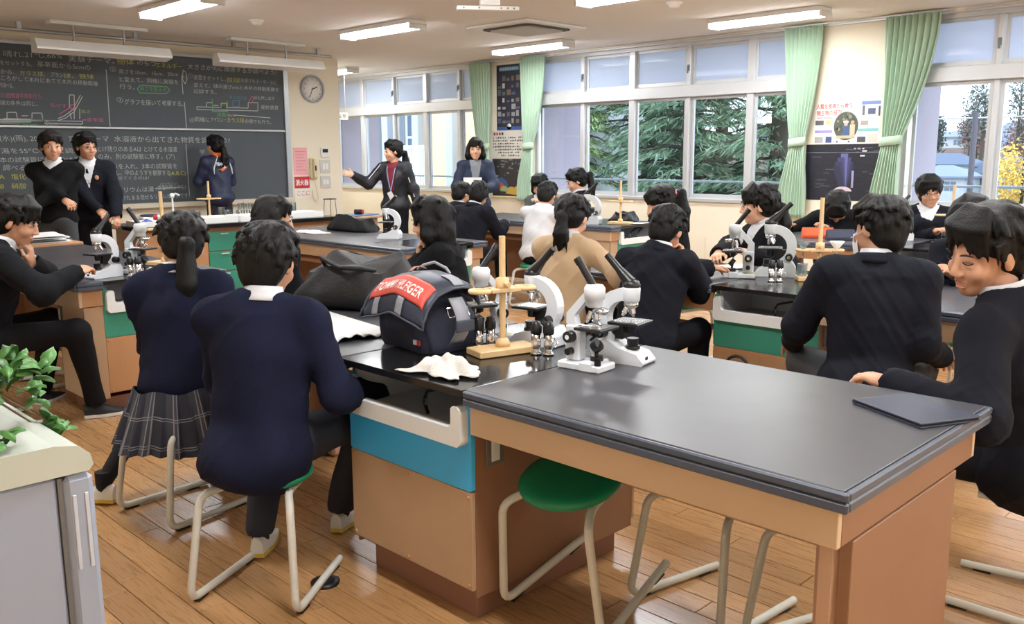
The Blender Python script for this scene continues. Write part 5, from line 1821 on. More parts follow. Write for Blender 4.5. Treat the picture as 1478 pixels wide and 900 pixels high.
# writing person: paper and pencil
M_paper = mat('white_writing_paper', (236, 236, 234), .7)
def paper(x, y, z, w, d, deg, label, curl=.006):
    mb = MB(); mb.grid(lambda u, v: (-w / 2 + w * u, -d / 2 + d * v, .001 + curl * u * u), 8, 6)
    o = single('paper', mb, M_paper, label, 'paper', (x, y, z), math.radians(deg))
    sd = o.modifiers.new('thickness', 'SOLIDIFY'); sd.thickness = .0008; sd.offset = 1
paper(-2.98, 4.88, ZT, .30, .21, 40, 'white worksheet in front of the writing person', .012)
paper(-6.62, 7.12, ZT, .21, .28, 0, 'white worksheet beside the white shirted person')
paper(-5.62, 7.45, ZT, .25, .20, 15, 'white papers on the far black sink cover by the windows')
# paper heap on the wooden table
t = thing('paper_pile', 'heap of large white sheets on the low wooden table', 'paper', (-8.20, 2.25, .7955))
for k in range(5):
    rg = random.Random(k)
    mb = MB(); mb.grid(lambda u, v: (-.24 + .46 * u + .01 * k, -.48 + .96 * v - .01 * k, .002 + .012 * k + .02 * math.sin(3 * u + k) ** 2 * v), 10, 10)
    o = part('sheet', mb, M_paper, t)
    sd = o.modifiers.new('thickness', 'SOLIDIFY'); sd.thickness = .001
# pencil pouches on the window side table
M_or = mat('orange_pouch', (238, 92, 42), .5)
def pouch(x, y, w, d, h, deg, m, label):
    t = thing('pencil_case', label, 'pencil case', (x, y, ZT), math.radians(deg))
    PY = Matrix(((0, 0, 1, 0), (1, 0, 0, 0), (0, 1, 0, 0), (0, 0, 0, 1)))
    prof = [(-d, 0), (d, 0), (d * 1.05, h * .3), (d * .6, h * .8), (d * .15, h), (-d * .15, h), (-d * .6, h * .8), (-d * 1.05, h * .3)]
    mb = MB(); mb.prism(prof, -w, w, PY)
    o = part('body', mb, m, t)
    bv = o.modifiers.new('round', 'BEVEL'); bv.width = h * .12; bv.segments = 3
    mb = MB(); mb.tube([(-w * .95, 0, h * 1.01), (w * .95, 0, h * 1.01)], .004, 6)
    part('zip', mb, M_bind, t)
pouch(-3.50, 7.18, .125, .045, .085, 38, M_or, 'bright orange pencil case in front of the slumped person')
pouch(-3.26, 7.10, .11, .045, .085, 38, mat('slate_blue_pouch', (56, 62, 84), .6), 'slate blue pencil case beside the orange one')
# bench: trays, glassware, containers
M_tray = mat('white_tray', (234, 235, 232), .4)
def tray(x, y, w, d, h, deg, label):
    t = thing('tray', label, 'tray', (x, y, .8205), math.radians(deg), 'white plastic trays on the bench')
    mb = MB(); mb.box(-w, w, -d, d, 0, .006)
    part('bottom', mb, M_tray, t)
    for (a, b, c, e) in ((-w, -w + .006, -d, d), (w - .006, w, -d, d), (-w + .0065, w - .0065, -d, -d + .006), (-w + .0065, w - .0065, d - .006, d)):
        mb = MB(); mb.box(a, b, c, e, .0065, h, .001)
        part('side', mb, M_tray, t)
    return t
tray(-8.92, 3.82, .16, .19, .05, 0, 'white tray with blue gloves at the end of the bench')
tray(-8.90, 4.40, .16, .27, .06, 0, 'white tray under the wooden stand on the bench')
tray(-8.92, 4.98, .16, .27, .06, 0, 'white tray with glassware below the person at the board')
tray(-8.94, 5.52, .16, .24, .06, 0, 'white tray at the clock end of the bench')
crumple('glove', -8.95, 3.78, .83, .06, .10, .05, 21, mat('blue_rubber', (70, 90, 180), .5), 'blue rubber gloves lying in the first tray', 'gloves')
t = thing('red_bottle', 'grey bottle with red caps lying on the first tray', 'bottle', (-8.80, 3.93, .875), math.radians(70))
mb = MB(); mb.tube([(-.09, 0, .03), (.09, 0, .03)], .028, 14)
part('body', mb, M_mg, t)
for s in (-1, 1):
    mb = MB(); mb.tube([(s * .091, 0, .03), (s * .13, 0, .03)], [.03, .022], 14)
    part('cap', mb, mat('red_cap', (205, 40, 46), .45), t)
rg = random.Random(31)
for k, (x, y, r, h) in enumerate(((-9.2, 4.38, .035, .12), (-9.2, 4.80, .04, .10), (-9.3, 4.78, .035, .13), (-9.36, 4.52, .035, .09), (-9.2, 5.12, .03, .14), (-9.2, 5.62, .035, .15))):
    beaker(x, y, .8205, r, h, ['clear glass beaker left of the wooden stand on the bench', 'squat clear beaker right of the wooden stand on the bench', 'tall clear beaker right of the wooden stand on the bench',
        'small clear beaker right by the wooden stand foot on the bench', 'clear glass cylinder left of the white lidded tub', 'clear glass cylinder at the clock end of the bench'][k])
t = thing('test_tube_rack', 'rack of clear test tubes on the bench beside the person at the board', 'test tubes', (-9.18, 5.0, .8205), math.radians(90))
mb = MB(); mb.box(-.10, .10, -.03, .03, .0, .01, .001); mb.box(-.10, .10, -.03, .03, .09, .096, .001); mb.box(-.10, -.096, -.03, .03, .0105, .0895); mb.box(.096, .10, -.03, .03, .0105, .0895)
part('rack', mb, M_rod, t)
for k in range(6):
    mb = MB(); mb.lathe([(0, .012), (.009, .014), (.009, .17), (.0105, .172), (.008, .172), (.008, .016), (0, .015)], 12, T(-.08 + k * .032, 0, 0), cap=False)
    part('test_tube', mb, M_glass, t)
t = thing('lidded_tub', 'white lidded tub standing among the glassware', 'tub', (-9.2, 5.38, .8205))
mb = MB(); mb.lathe([(0, 0), (.075, 0), (.085, .16), (0, .16)], 24)
part('bucket', mb, M_tray, t)
mb = MB(); mb.lathe([(0, .1605), (.09, .1605), (.09, .18), (.07, .186), (0, .186)], 24)
part('lid', mb, M_tray, t)
for k, (x, y) in enumerate(((-8.95, 4.76), (-9.0, 5.12))):
    mb = MB(); mb.tube([(0, 0, .0), (0, .10, .20)], .005, 8)
    single('glass_rod', mb, M_glass, ['glass rod leaning from the tray left of the person at the board', 'glass rod leaning from the tray right of the person at the board'][k], 'glass rod', (x, y, .8275))
t = thing('faucet', 'tall white curved laboratory tap on the bench', 'faucet', (-9.25, 4.20, .8205))
mb = MB(); mb.tube(smoothpath([(0, 0, 0), (0, 0, .26), (.0, .03, .30), (.06, .05, .28)], .04), .010, 10); mb.lathe([(.0, 0), (.03, 0), (.025, .03), (.012, .035)], 16)
part('spout', mb, M_white, t)
mb = MB(); mb.ball((0, 0, .275), .028)
part('valve', mb, M_white, t)
t = thing('scale_balance', 'white balance with a dark pan behind the first tray', 'balance', (-9.25, 3.95, .8205))
mb = MB(); mb.box(-.09, .09, -.11, .11, 0, .07, .015)
part('body', mb, M_white, t)
mb = MB(); mb.lathe([(0, .071), (.085, .071), (.10, .085), (.09, .09), (0, .086)], 22)
part('pan', mb, M_bind, t)
# on the small side table
t = thing('tripod', 'black laboratory tripod on the small wooden table', 'tripod', (-9.68, 6.45, .7555))
mb = MB(); mb.lathe([(.07, .205), (.085, .205), (.085, .212), (.07, .212), (.07, .205)], 24, cap=False)
part('ring', mb, M_mk, t)
for k in range(3):
    a = math.radians(90 + 120 * k)
    mb = MB(); mb.tube([(math.cos(a) * .077, math.sin(a) * .077, .205), (math.cos(a) * .095, math.sin(a) * .095, .0)], .004, 6)
    part('leg', mb, M_mk, t)
single('blue_folder', MB().box(-.16, .16, -.22, .22, 0, .012, .003), mat('blue_plastic', (92, 128, 176), .45), 'flat blue folder on the small wooden table', 'folder', (-9.45, 6.72, .7555), .2)
t = thing('spray_can', 'small dark can with red end lying by the tripod', 'can', (-9.45, 6.72, .768), math.radians(30))
mb = MB(); mb.tube([(-.05, 0, .032), (.05, 0, .032)], .032, 16)
part('body', mb, mat('can_dark', (60, 50, 56), .4), t)
mb = MB(); mb.tube([(.0505, 0, .032), (.065, 0, .032)], .028, 16)
part('end_cap', mb, mat('red_cap', (205, 40, 46)), t)
# floor item under the near stool
mb = MB(); mb.lathe([(.0, 0), (.05, 0), (.052, .008), (.03, .012), (.01, .011), (0, .012)], 24)
single('floor_socket', mb, M_hose, 'round black floor socket cover by the leg of the nearest stool', 'floor socket', (-2.57, 1.63, .0005))
# ------------------------------------------------------------------ people: implicit surfaces turned into continuous meshes
def nrm(v):
    v = np.asarray(v, float); n = np.linalg.norm(v)
    return v / n if n > 1e-9 else v
def rot(ax, deg):
    return np.array(Matrix.Rotation(math.radians(deg), 3, ax))
class Field:
    def __init__(s, lo, hi, h):
        s.h = h
        s.lo = np.floor(np.asarray(lo) / h) * h
        n = np.ceil((np.asarray(hi) - s.lo) / h).astype(int) + 1
        s.D = np.full(n, 1.0, np.float32)
    def blk(s, c0, c1, m):
        a = np.maximum(0, np.floor((np.minimum(c0, c1) - m - s.lo) / s.h).astype(int))
        b = np.minimum(s.D.shape, np.ceil((np.maximum(c0, c1) + m - s.lo) / s.h).astype(int) + 1)
        if (b <= a).any(): return None
        sl = tuple(slice(i, j) for i, j in zip(a, b))
        ax = [(s.lo[k] + s.h * np.arange(a[k], b[k])).astype(np.float32) for k in range(3)]
        return sl, ax[0][:, None, None], ax[1][None, :, None], ax[2][None, None, :]
    def put(s, sl, d, k, op):
        A = s.D[sl]
        if op == 'add':
            h = np.maximum(k - np.abs(A - d), 0) / k
            s.D[sl] = np.minimum(A, d) - h * h * k * .25
        elif op == 'sub':
            d = -d
            h = np.maximum(k - np.abs(A - d), 0) / k
            s.D[sl] = np.maximum(A, d) + h * h * k * .25
    def cone(s, a, b, ra, rb, k=.02, op='add'):
        a = np.asarray(a, np.float32); b = np.asarray(b, np.float32)
        q = s.blk(a, b, max(ra, rb) + k + 2 * s.h)
        if q is None: return s
        sl, X, Y, Z = q
        d = b - a; L2 = float(d @ d) + 1e-12
        x, y, z = X - a[0], Y - a[1], Z - a[2]
        t = np.clip((x * d[0] + y * d[1] + z * d[2]) / L2, 0, 1)
        dd = np.sqrt((x - t * d[0]) ** 2 + (y - t * d[1]) ** 2 + (z - t * d[2]) ** 2) - (ra + (rb - ra) * t)
        s.put(sl, dd, k, op)
        return s
    def path(s, pts, rs, k=.02, op='add'):
        for i in range(len(pts) - 1): s.cone(pts[i], pts[i + 1], rs[i], rs[i + 1], k, op)
        return s
    def ell(s, c, r, R=None, k=.02, op='add'):
        c = np.asarray(c, np.float32); r = np.asarray(r, np.float32)
        q = s.blk(c, c, float(r.max()) + k + 2 * s.h)
        if q is None: return s
        sl, X, Y, Z = q
        x, y, z = X - c[0], Y - c[1], Z - c[2]
        if R is not None:
            R = np.asarray(R, np.float32)
            x, y, z = (R[0, 0] * x + R[1, 0] * y + R[2, 0] * z), (R[0, 1] * x + R[1, 1] * y + R[2, 1] * z), (R[0, 2] * x + R[1, 2] * y + R[2, 2] * z)
        k0 = np.sqrt((x / r[0]) ** 2 + (y / r[1]) ** 2 + (z / r[2]) ** 2) + 1e-6
        k1 = np.sqrt((x / r[0] ** 2) ** 2 + (y / r[1] ** 2) ** 2 + (z / r[2] ** 2) ** 2) + 1e-6
        s.put(sl, k0 * (k0 - 1) / k1, k, op)
        return s
    def half(s, p, n, k=.01):
        """keep the side of the plane through p that n points away from"""
        n = nrm(n)
        X, Y, Z = [(s.lo[i] + s.h * np.arange(s.D.shape[i])).astype(np.float32) for i in range(3)]
        d = (X[:, None, None] - p[0]) * n[0] + (Y[None, :, None] - p[1]) * n[1] + (Z[None, None, :] - p[2]) * n[2]
        s.D = np.maximum(s.D, d)
        return s
    def folds(s, amp, seed, fr=18.0):
        rg = random.Random(seed)
        X, Y, Z = [(s.lo[i] + s.h * np.arange(s.D.shape[i])).astype(np.float32) for i in range(3)]
        X, Y, Z = X[:, None, None], Y[None, :, None], Z[None, None, :]
        m = np.abs(s.D) < .05
        w = 0
        for q in range(3):
            d = [rg.uniform(-1, 1) for _ in range(3)]
            f = fr * rg.uniform(.6, 1.7)
            w = w + np.sin(f * (d[0] * X + d[1] * Y + d[2] * Z) + rg.uniform(0, 6) + 1.5 * np.sin(fr * .5 * (d[1] * X - d[2] * Y + d[0] * Z)))
        s.D = np.where(m, s.D + (w * amp / 2).astype(np.float32), s.D)
        return s
    def _xyz(s):
        X, Y, Z = [(s.lo[i] + s.h * np.arange(s.D.shape[i])).astype(np.float32) for i in range(3)]
        return X[:, None, None], Y[None, :, None], Z[None, None, :]
    def wrinkle(s, amp, seed):
        rg = random.Random(seed)
        X, Y, Z = s._xyz()
        w = 0
        for q in range(4):
            a = rg.uniform(0, 6.28); c = rg.choice((-1, 1)) * rg.uniform(.5, 1.1)
            u = np.cos(a) * X + np.sin(a) * Y + c * Z
            v = np.sin(a) * X - np.cos(a) * Y + .4 * Z
            ridge = 1 - np.abs(np.sin(rg.uniform(16, 30) * u + 1.6 * np.sin(9 * v + rg.uniform(0, 6)) + rg.uniform(0, 6)))
            mask = np.clip(np.sin(rg.uniform(6, 11) * v + rg.uniform(0, 6)) + .1, 0, 1)
            w = w + ridge ** 4 * mask
        s.D = np.where(np.abs(s.D) < .05, s.D - (w * amp).astype(np.float32), s.D)
        return s
    def creases(s, p, ax, amp, rad):
        X, Y, Z = s._xyz()
        x, y, z = X - p[0], Y - p[1], Z - p[2]
        t = x * ax[0] + y * ax[1] + z * ax[2]
        r2 = x * x + y * y + z * z
        w = np.exp(-r2 / (rad * rad)) * (1 - np.abs(np.sin(95 * t + 20 * x))) ** 3
        s.D = s.D - (w * amp).astype(np.float32)
        return s
    def mesh(s, name, m):
        D = s.D
        I = D < 0
        if not I.any(): return None
        c = [I[i:D.shape[0] - 1 + i, j:D.shape[1] - 1 + j, k:D.shape[2] - 1 + k] for i in (0, 1) for j in (0, 1) for k in (0, 1)]
        cnt = sum(q.astype(np.uint8) for q in c)
        act = (cnt > 0) & (cnt < 8)
        idx = np.argwhere(act)
        vid = np.full(act.shape, -1, np.int64)
        vid[act] = np.arange(len(idx))
        P = np.zeros((len(idx), 3)); W = np.zeros(len(idx))
        corners = [np.array((i, j, k)) for i in (0, 1) for j in (0, 1) for k in (0, 1)]
        vals = [D[idx[:, 0] + q[0], idx[:, 1] + q[1], idx[:, 2] + q[2]] for q in corners]
        for a in range(8):
            for b in range(a + 1, 8):
                if np.abs(corners[a] - corners[b]).sum() != 1: continue
                va, vb = vals[a], vals[b]
                x = (va < 0) != (vb < 0)
                t = np.where(x, va / np.where(x, va - vb, 1), 0)
                P[x] += corners[a] + t[x, None] * (corners[b] - corners[a])
                W[x] += 1
        V = (idx + P / W[:, None]) * s.h + s.lo
        quads = []
        for ax in range(3):
            o1, o2 = [k for k in range(3) if k != ax]
            sl0 = [slice(None)] * 3; sl1 = [slice(None)] * 3
            sl0[ax] = slice(0, -1); sl1[ax] = slice(1, None)
            A, B = I[tuple(sl0)], I[tuple(sl1)]
            e = np.argwhere(A != B)
            e = e[(e[:, o1] > 0) & (e[:, o2] > 0) & (e[:, o1] < D.shape[o1] - 1) & (e[:, o2] < D.shape[o2] - 1)]
            if not len(e): continue
            ins = A[e[:, 0], e[:, 1], e[:, 2]]
            def g(d1, d2):
                q = e.copy(); q[:, o1] -= d1; q[:, o2] -= d2
                return vid[q[:, 0], q[:, 1], q[:, 2]]
            Q = np.stack([g(1, 1), g(0, 1), g(0, 0), g(1, 0)], 1)
            flip = ins if ax != 1 else ~ins
            Q[~flip] = Q[~flip][:, ::-1]
            quads.append(Q)
        Q = np.concatenate(quads)
        Q = Q[(Q >= 0).all(1)]
        me = bpy.data.meshes.new(name)
        me.vertices.add(len(V)); me.vertices.foreach_set('co', V.astype(np.float32).ravel())
        me.loops.add(Q.size); me.loops.foreach_set('vertex_index', Q.astype(np.int32).ravel())
        me.polygons.add(len(Q)); me.polygons.foreach_set('loop_start', (np.arange(len(Q)) * 4).astype(np.int32))
        me.update(calc_edges=True)
        me.validate()
        me.polygons.foreach_set('use_smooth', np.ones(len(me.polygons), bool))
        me.materials.append(m)
        return me
M_skin = mat('skin_warm', (222, 172, 142), .5, var=.03, vscale=20, spec=.35)
M_skin2 = mat('skin_tan', (206, 154, 124), .5, var=.03, vscale=20, spec=.35)
M_hair = mat('black_hair', (13, 12, 12), .5, bump=.4, bscale=60, stretch=(4, 4, .3), spec=.28)
M_hair2 = mat('dark_brown_hair', (24, 19, 17), .5, bump=.4, bscale=60, stretch=(4, 4, .3), spec=.28)
M_lip = mat('lips', (186, 112, 104), .45)
M_eye = mat('eye_dark', (22, 18, 18), .25)
M_eyew = mat('eye_white', (226, 222, 216), .35)
M_brow = mat('eyebrow', (42, 34, 30), .8)
CL = {'navyblazer': mat('navy_blazer_wool', (22, 24, 33), .9, bump=.2, bscale=500, spec=.2), 'blackblazer': mat('black_blazer_wool', (19, 20, 24), .9, bump=.2, bscale=500, spec=.2),
      'navysweater': mat('navy_knit', (25, 29, 52), .95, bump=.4, bscale=380, spec=.2), 'blackknit': mat('black_knit', (20, 20, 22), .95, bump=.4, bscale=380, spec=.2),
      'beige': mat('beige_knit', (198, 168, 132), .9, bump=.45, bscale=350, sheen=.2), 'white': mat('white_shirt', (208, 209, 213), .8, bump=.1, bscale=300),
      'track': mat('black_track_jacket', (30, 31, 38), .6), 'navytrack': mat('navy_team_jacket', (30, 40, 70), .55), 'greycard': mat('grey_green_cardigan', (74, 78, 76), .9, bump=.3, bscale=300),
      'suit': mat('navy_suit', (32, 42, 66), .75), 'maroon': mat('maroon_shirt', (112, 28, 44), .8), 'greyblouse': mat('grey_blouse', (128, 132, 138), .8, var=.12, vscale=60)}
TR = {'black': mat('black_trousers', (20, 20, 24), .9, spec=.2), 'grey': mat('charcoal_trousers', (60, 62, 66), .85, bump=.15, bscale=400), 'navy': mat('navy_trousers', (36, 38, 50), .85)}
M_whshoe = mat('white_indoor_shoe', (214, 212, 206), .6)
M_yshoe = mat('yellow_rubber_toe', (212, 182, 80), .5)
M_bkshoe = mat('black_sneaker', (30, 31, 36), .7)
M_sole = mat('white_sole', (226, 226, 224), .6)
M_sock = mat('black_sock', (24, 24, 28), .9)
def ik(a, b, l1, l2, pole):
    a, b = np.asarray(a, float), np.asarray(b, float)
    d = b - a; L = np.linalg.norm(d)
    if L > (l1 + l2) * .995:
        b = a + d / L * (l1 + l2) * .995; d = b - a; L = np.linalg.norm(d)
    n = d / L
    p = np.asarray(pole, float); p = nrm(p - n * (p @ n))
    x = (l1 * l1 - l2 * l2 + L * L) / (2 * L)
    h = math.sqrt(max(0, l1 * l1 - x * x))
    return a + n * x + p * h, b
def hand_prims(F, w, hd, pn, side, s, curl, k=.004, spread=1.0):
    """palm, four fingers and a thumb grown from the wrist w; hd along the hand, pn out of the palm, side +1/-1 thumb side"""
    hd = nrm(hd); pn = nrm(pn - hd * (pn @ hd)); ax = np.cross(hd, pn)
    R = np.stack([ax, hd, pn], 1)
    F.ell(w + hd * .045 * s, np.array((.041, .052, .017)) * s, R, .012)
    F.cone(w - hd * .03 * s, w + hd * .02 * s, .028 * s, .025 * s, .02)
    for i, L in enumerate((.064, .072, .068, .054)):
        o = (1.5 - i) * .0205 * side * spread
        p = w + hd * (.084 - .004 * abs(i - 1.2)) * s + ax * o * s
        dv = nrm(hd + ax * o * 2.2 * spread); c = 0
        for q, fr in enumerate((.44, .32, .24)):
            c = curl * (.75, 1.0, .8)[q]
            ca, sa = math.cos(math.radians(c)), math.sin(math.radians(c))
            rx = np.cross(ax, dv)
            dv = nrm(dv * ca + pn * sa * .999 - 0 * rx) if q == 0 else nrm(dv * ca + nrm(pn * abs(dv @ hd) - hd * (dv @ pn)) * sa)
            p2 = p + dv * L * fr * s
            F.cone(p, p2, (.0090 - .0008 * q) * s, (.0084 - .0009 * q) * s, k)
            p = p2
    p = w + hd * .022 * s + ax * .030 * side * s + pn * .004 * s
    d1 = nrm(hd * .72 + ax * .62 * side + pn * .35)
    p2 = p + d1 * .044 * s
    F.cone(p, p2, .013 * s, .0105 * s, .01)
    d2 = nrm(hd * .95 + ax * .12 * side + pn * .35)
    F.cone(p2, p2 + d2 * .032 * s, .0102 * s, .0082 * s, .005)
def shoe(t, ank, fwd, kind, s=1.0):
    """indoor shoe under an ankle at ank, pointing along fwd (local, horizontal)"""
    fwd = nrm((fwd[0], fwd[1], 0)); sd = np.array((fwd[1], -fwd[0], 0))
    M_ = Matrix(((sd[0], fwd[0], 0, ank[0]), (sd[1], fwd[1], 0, ank[1]), (0, 0, 1, ank[2] - .085 * s), (0, 0, 0, 1)))
    L0, L1 = -.065 * s, .175 * s
    def ring(v):
        y = L0 + (L1 - L0) * v
        w = .044 * s * (math.sin(PI * (.12 + .80 * v)) ** .45) * (.88 if v < .3 else 1)
        h_ = (.078 - .045 * max(0, min(1, (v - .32) / .45)) - .015 * max(0, (v - .85) / .15)) * s
        return y, w, h_
    mb = MB()
    def up(u, v):
        y, w, h_ = ring(v); a = PI * u
        return (w * math.cos(a) * (1 if .0 < u < 1 else 1), y, .018 * s + max(0, (h_ - .018 * s)) * math.sin(a) ** .7)
    mb.grid(up, 13, 14)
    mb.add([up(i / 12, 0) for i in range(13)], [tuple(range(13))]); mb.add([up(i / 12, 1) for i in range(13)], [tuple(range(13))])
    mb.xf(M_)
    part('shoe', mb, {'white': M_whshoe, 'yellow': M_whshoe, 'black': M_bkshoe, 'navy': TR['navy']}[kind], t)
    out = []
    for v in np.linspace(0, 1, 14):
        y, w, h_ = ring(v); out.append((w * 1.03, y))
    poly = out + [(-x, y) for x, y in out[::-1]]
    mb = MB(); mb.prism(poly, .0, .0178 * s); mb.xf(M_)
    part('shoe_sole', mb, M_yshoe if kind == 'yellow' else M_sole, t)
PEOPLE = {}
def person(label, x, y, facing, top=1.30, stand=False, base=0.0, fem=False, lean=(4, 0), twist=0, head=(0, 0, 0), neck=0, rh=None, lh=None, rp=None, lp=None,
           cloth='navyblazer', style='blazer', hair='short', trousers='black', knees=None, feet=None, fine=False, seed=1, vneck=0.0, face=None, skin=None, curl=(30, 30),
           collar=True, shoes='white', glasses=False, palms=None, hcol=None, sleeve=1.0, scale=None, legs=True, inner=None, skirt=False, hang=0.0, pony=0):
    rg = random.Random(seed)
    t = thing('person', label, 'person', (x, y, base), math.radians(facing - 90))
    fa = math.radians(facing - 90)
    Ri = np.array([[math.cos(fa), math.sin(fa), 0], [-math.sin(fa), math.cos(fa), 0], [0, 0, 1]])
    def loc(w): return Ri @ (np.asarray(w, float) - np.array((x, y, base)))
    skm = skin or (M_skin if fem else M_skin2)
    hm = hcol or M_hair
    SEAT = .437
    if stand:
        s = scale or (top - base) / 1.70; pz = .93 * s
    else:
        s = scale or max(.86, min(1.08, (top - SEAT) / .875)); pz = SEAT + .092
    fw, sdl = math.radians(lean[0]), math.radians(lean[1])
    d = nrm((math.sin(sdl), math.sin(fw), math.cos(fw) * math.cos(sdl)))
    P = np.array((0, 0, pz))
    tw = rot('Z', twist)
    rv = tw @ np.array((1., 0, 0)); rv = nrm(rv - d * (rv @ d)); fv = np.cross(d, rv)
    Rt = np.stack([rv, fv, d], 1)
    up = (.455 if not stand else .47) * s
    Wp, C, S = P + d * .15 * s, P + d * .31 * s, P + d * up
    nang = math.radians(neck)
    nd = nrm(d * math.cos(nang) + fv * math.sin(nang))
    N = P + d * (up + .045 * s)
    Hc = N + nd * .148 * s + fv * .018 * s
    Rh = Rt @ rot('Z', head[0]) @ rot('X', head[1]) @ rot('Y', head[2])
    hs = s * 1.08
    H = lambda v: Hc + Rh @ (np.asarray(v, float) * hs)
    sw = (.158 if fem else .184) * s
    sh = {1: S + rv * sw - d * .018 * s, -1: S - rv * sw - d * .018 * s}
    l1, l2 = .275 * s, .25 * s
    tgt = {1: rh, -1: lh}; pol = {1: rp, -1: lp}
    el, wr = {}, {}
    for k in (1, -1):
        g = tgt[k]
        if isinstance(g, str):
            g = H((k * .025, .105, -.190)) if g == 'chin' else H((k * .135, .03, -.15))
        elif g is None:
            g = sh[k] + rv * k * .05 - np.array((0, 0, .50 * s)) + fv * .10
        else:
            g = loc(g)
        p = loc(pol[k]) - sh[k] if pol[k] is not None else (rv * k * .40 - fv * .45 - d * .85)
        el[k], wr[k] = ik(sh[k], g, l1, l2, p)
    # legs
    hip = {k: P + np.array((k * .085 * s, .02, -.02)) for k in (1, -1)}
    kn, an = {}, {}
    for i, k in enumerate((1, -1)):
        if stand:
            kn[k] = hip[k] + np.array((k * .01, .03, -.44 * s)); an[k] = np.array((k * .10 * s, 0, .085 * s))
        else:
            kn[k] = loc(knees[i]) if knees else hip[k] + np.array((k * .06, .40 * s, .0))
            an[k] = loc(feet[i]) if feet else np.array((kn[k][0] * 1.05, kn[k][1] + .02, .09))
            kn[k] = hip[k] + nrm(kn[k] - hip[k]) * min(.44 * s, max(.36 * s, np.linalg.norm(kn[k] - hip[k])))
    pts = [P, S, N, Hc] + list(el.values()) + list(wr.values()) + (list(kn.values()) + list(an.values()) if legs else [])
    lo = np.min(pts, 0) - .26; hi = np.max(pts, 0) + .26
    hb, ht, hh = (.0064, .0085, .0064) if fine else (.0100, .0125, .0100)
    # ---------------- body
    los = np.min([N, Hc, S] + list(el.values()) + list(wr.values()) + [C], 0) - .24
    his = np.max([N, Hc, S] + list(el.values()) + list(wr.values()) + [C], 0) + .24
    F = Field(los, his, hb)
    def he(c, r, k=.02, op='add', Rr=None): F.ell(H(c), np.asarray(r) * hs, Rh if Rr is None else Rh @ Rr, k, op)
    he((0, -.012, .035), (.074, .092, .088))
    he((0, .030, -.030), (.060, .062, .082), .03)
    he((0, .058, -.092), (.026, .024, .022), .03)
    F.cone(H((0, .088, .010)), H((0, .104, -.030)), .007 * s, .0125 * s, .012)
    for k in (1, -1):
        he((k * .033, .098, .0), (.016, .012, .010), .012, 'sub')
        he((k * .076, -.008, -.012), (.010, .022, .030), .008, 'add', rot('Z', -k * 20))
        he((k * .040, .062, -.035), (.022, .022, .022), .02)
        he((k * .011, .098, -.036), (.008, .010, .008), .006)
    he((0, .084, -.063), (.022, .0115, .0065), .008); he((0, .082, -.073), (.018, .011, .0065), .008)
    F.cone(H((0, -.022, -.05)), N - nd * .03 * s, .050 * s, .052 * s, .02)
    F.cone(N - d * .04, C, .055 * s, .09 * s, .03)
    F.cone(sh[1] - rv * .02, sh[-1] + rv * .02, .045 * s, .045 * s, .04)
    for i, k in enumerate((1, -1)):
        F.path([sh[k], el[k], wr[k]], [.045 * s, .038 * s, .027 * s], .02)
        hd = nrm(wr[k] - el[k])
        pn = palms[i] if palms and palms[i] is not None else None
        pn = (Ri @ np.asarray(pn, float)) if pn is not None else nrm(-rv * k * .4 - np.array((0, 0, 1.)))
        if isinstance(tgt[k], str):
            aim = H((k * .012, .085, -.085)) if tgt[k] == 'chin' else H((k * .085, .035, -.02))
            hd = nrm(aim - wr[k]); pn = nrm(H((0, 0, -.05)) - wr[k])
        if palms and len(palms) > 2 + i and palms[2 + i] is not None: hd = nrm(Ri @ np.asarray(palms[2 + i], float))
        hand_prims(F, wr[k], hd, pn, -k if (np.cross(hd, pn) @ rv) * 1 > 0 else k, s, curl[i])
    me = F.mesh('body', skm)
    link('body', me, t)
    # ---------------- upper garment
    blz = style in ('blazer', 'jacket')
    g = .016 if blz else .010
    T_ = Field(np.minimum(los, P - .26), np.maximum(his, P + .26), ht)
    te = lambda c, r, k=.04: T_.ell(c, np.asarray(r) * s + g, Rt, k)
    te(P + d * .01, (.155 if fem else .168, .124, .11)); te(Wp, (.142 if fem else .166, .108, .17)); te(C + fv * .004, (.155 if fem else .180, .115, .185))
    if blz: T_.ell(P - np.array((0, 0, .02)), np.array((.195, .158, .11)) * s, None, .04)
    if hang: T_.ell(P - np.array((0, .02, .05)), np.array((.200, .170, .10 + hang)) * s, None, .04)
    T_.cone(sh[1] - rv * .03, sh[-1] + rv * .03, .044 * s + g * .6, .044 * s + g * .6, .05)
    T_.cone(S, N, .095 * s, .066 * s, .05)
    for k in (1, -1): T_.cone(N - d * .012 * s, sh[k] - d * .002, .056 * s, .058 * s + g * .5, .05)
    for k in (1, -1):
        w2 = el[k] + (wr[k] - el[k]) * sleeve
        T_.path([sh[k], el[k], w2], [.055 * s + g * .9, .052 * s + g * .9, .040 * s + g * .7], .04)
    T_.folds(.008, seed, 22)
    T_.wrinkle(.005 if blz else .006, seed + 2)
    for k in (1, -1): T_.creases(el[k], nrm(wr[k] - sh[k]), .0065, .12)
    T_.ell(N + nd * .075 * s, np.array((.078, .082, .078)) * s, Rt, .008, 'sub')
    for k in (1, -1):
        if sleeve >= .99: T_.ell(wr[k] + nrm(wr[k] - el[k]) * .035 * s, (.045 * s,) * 3, None, .004, 'sub')
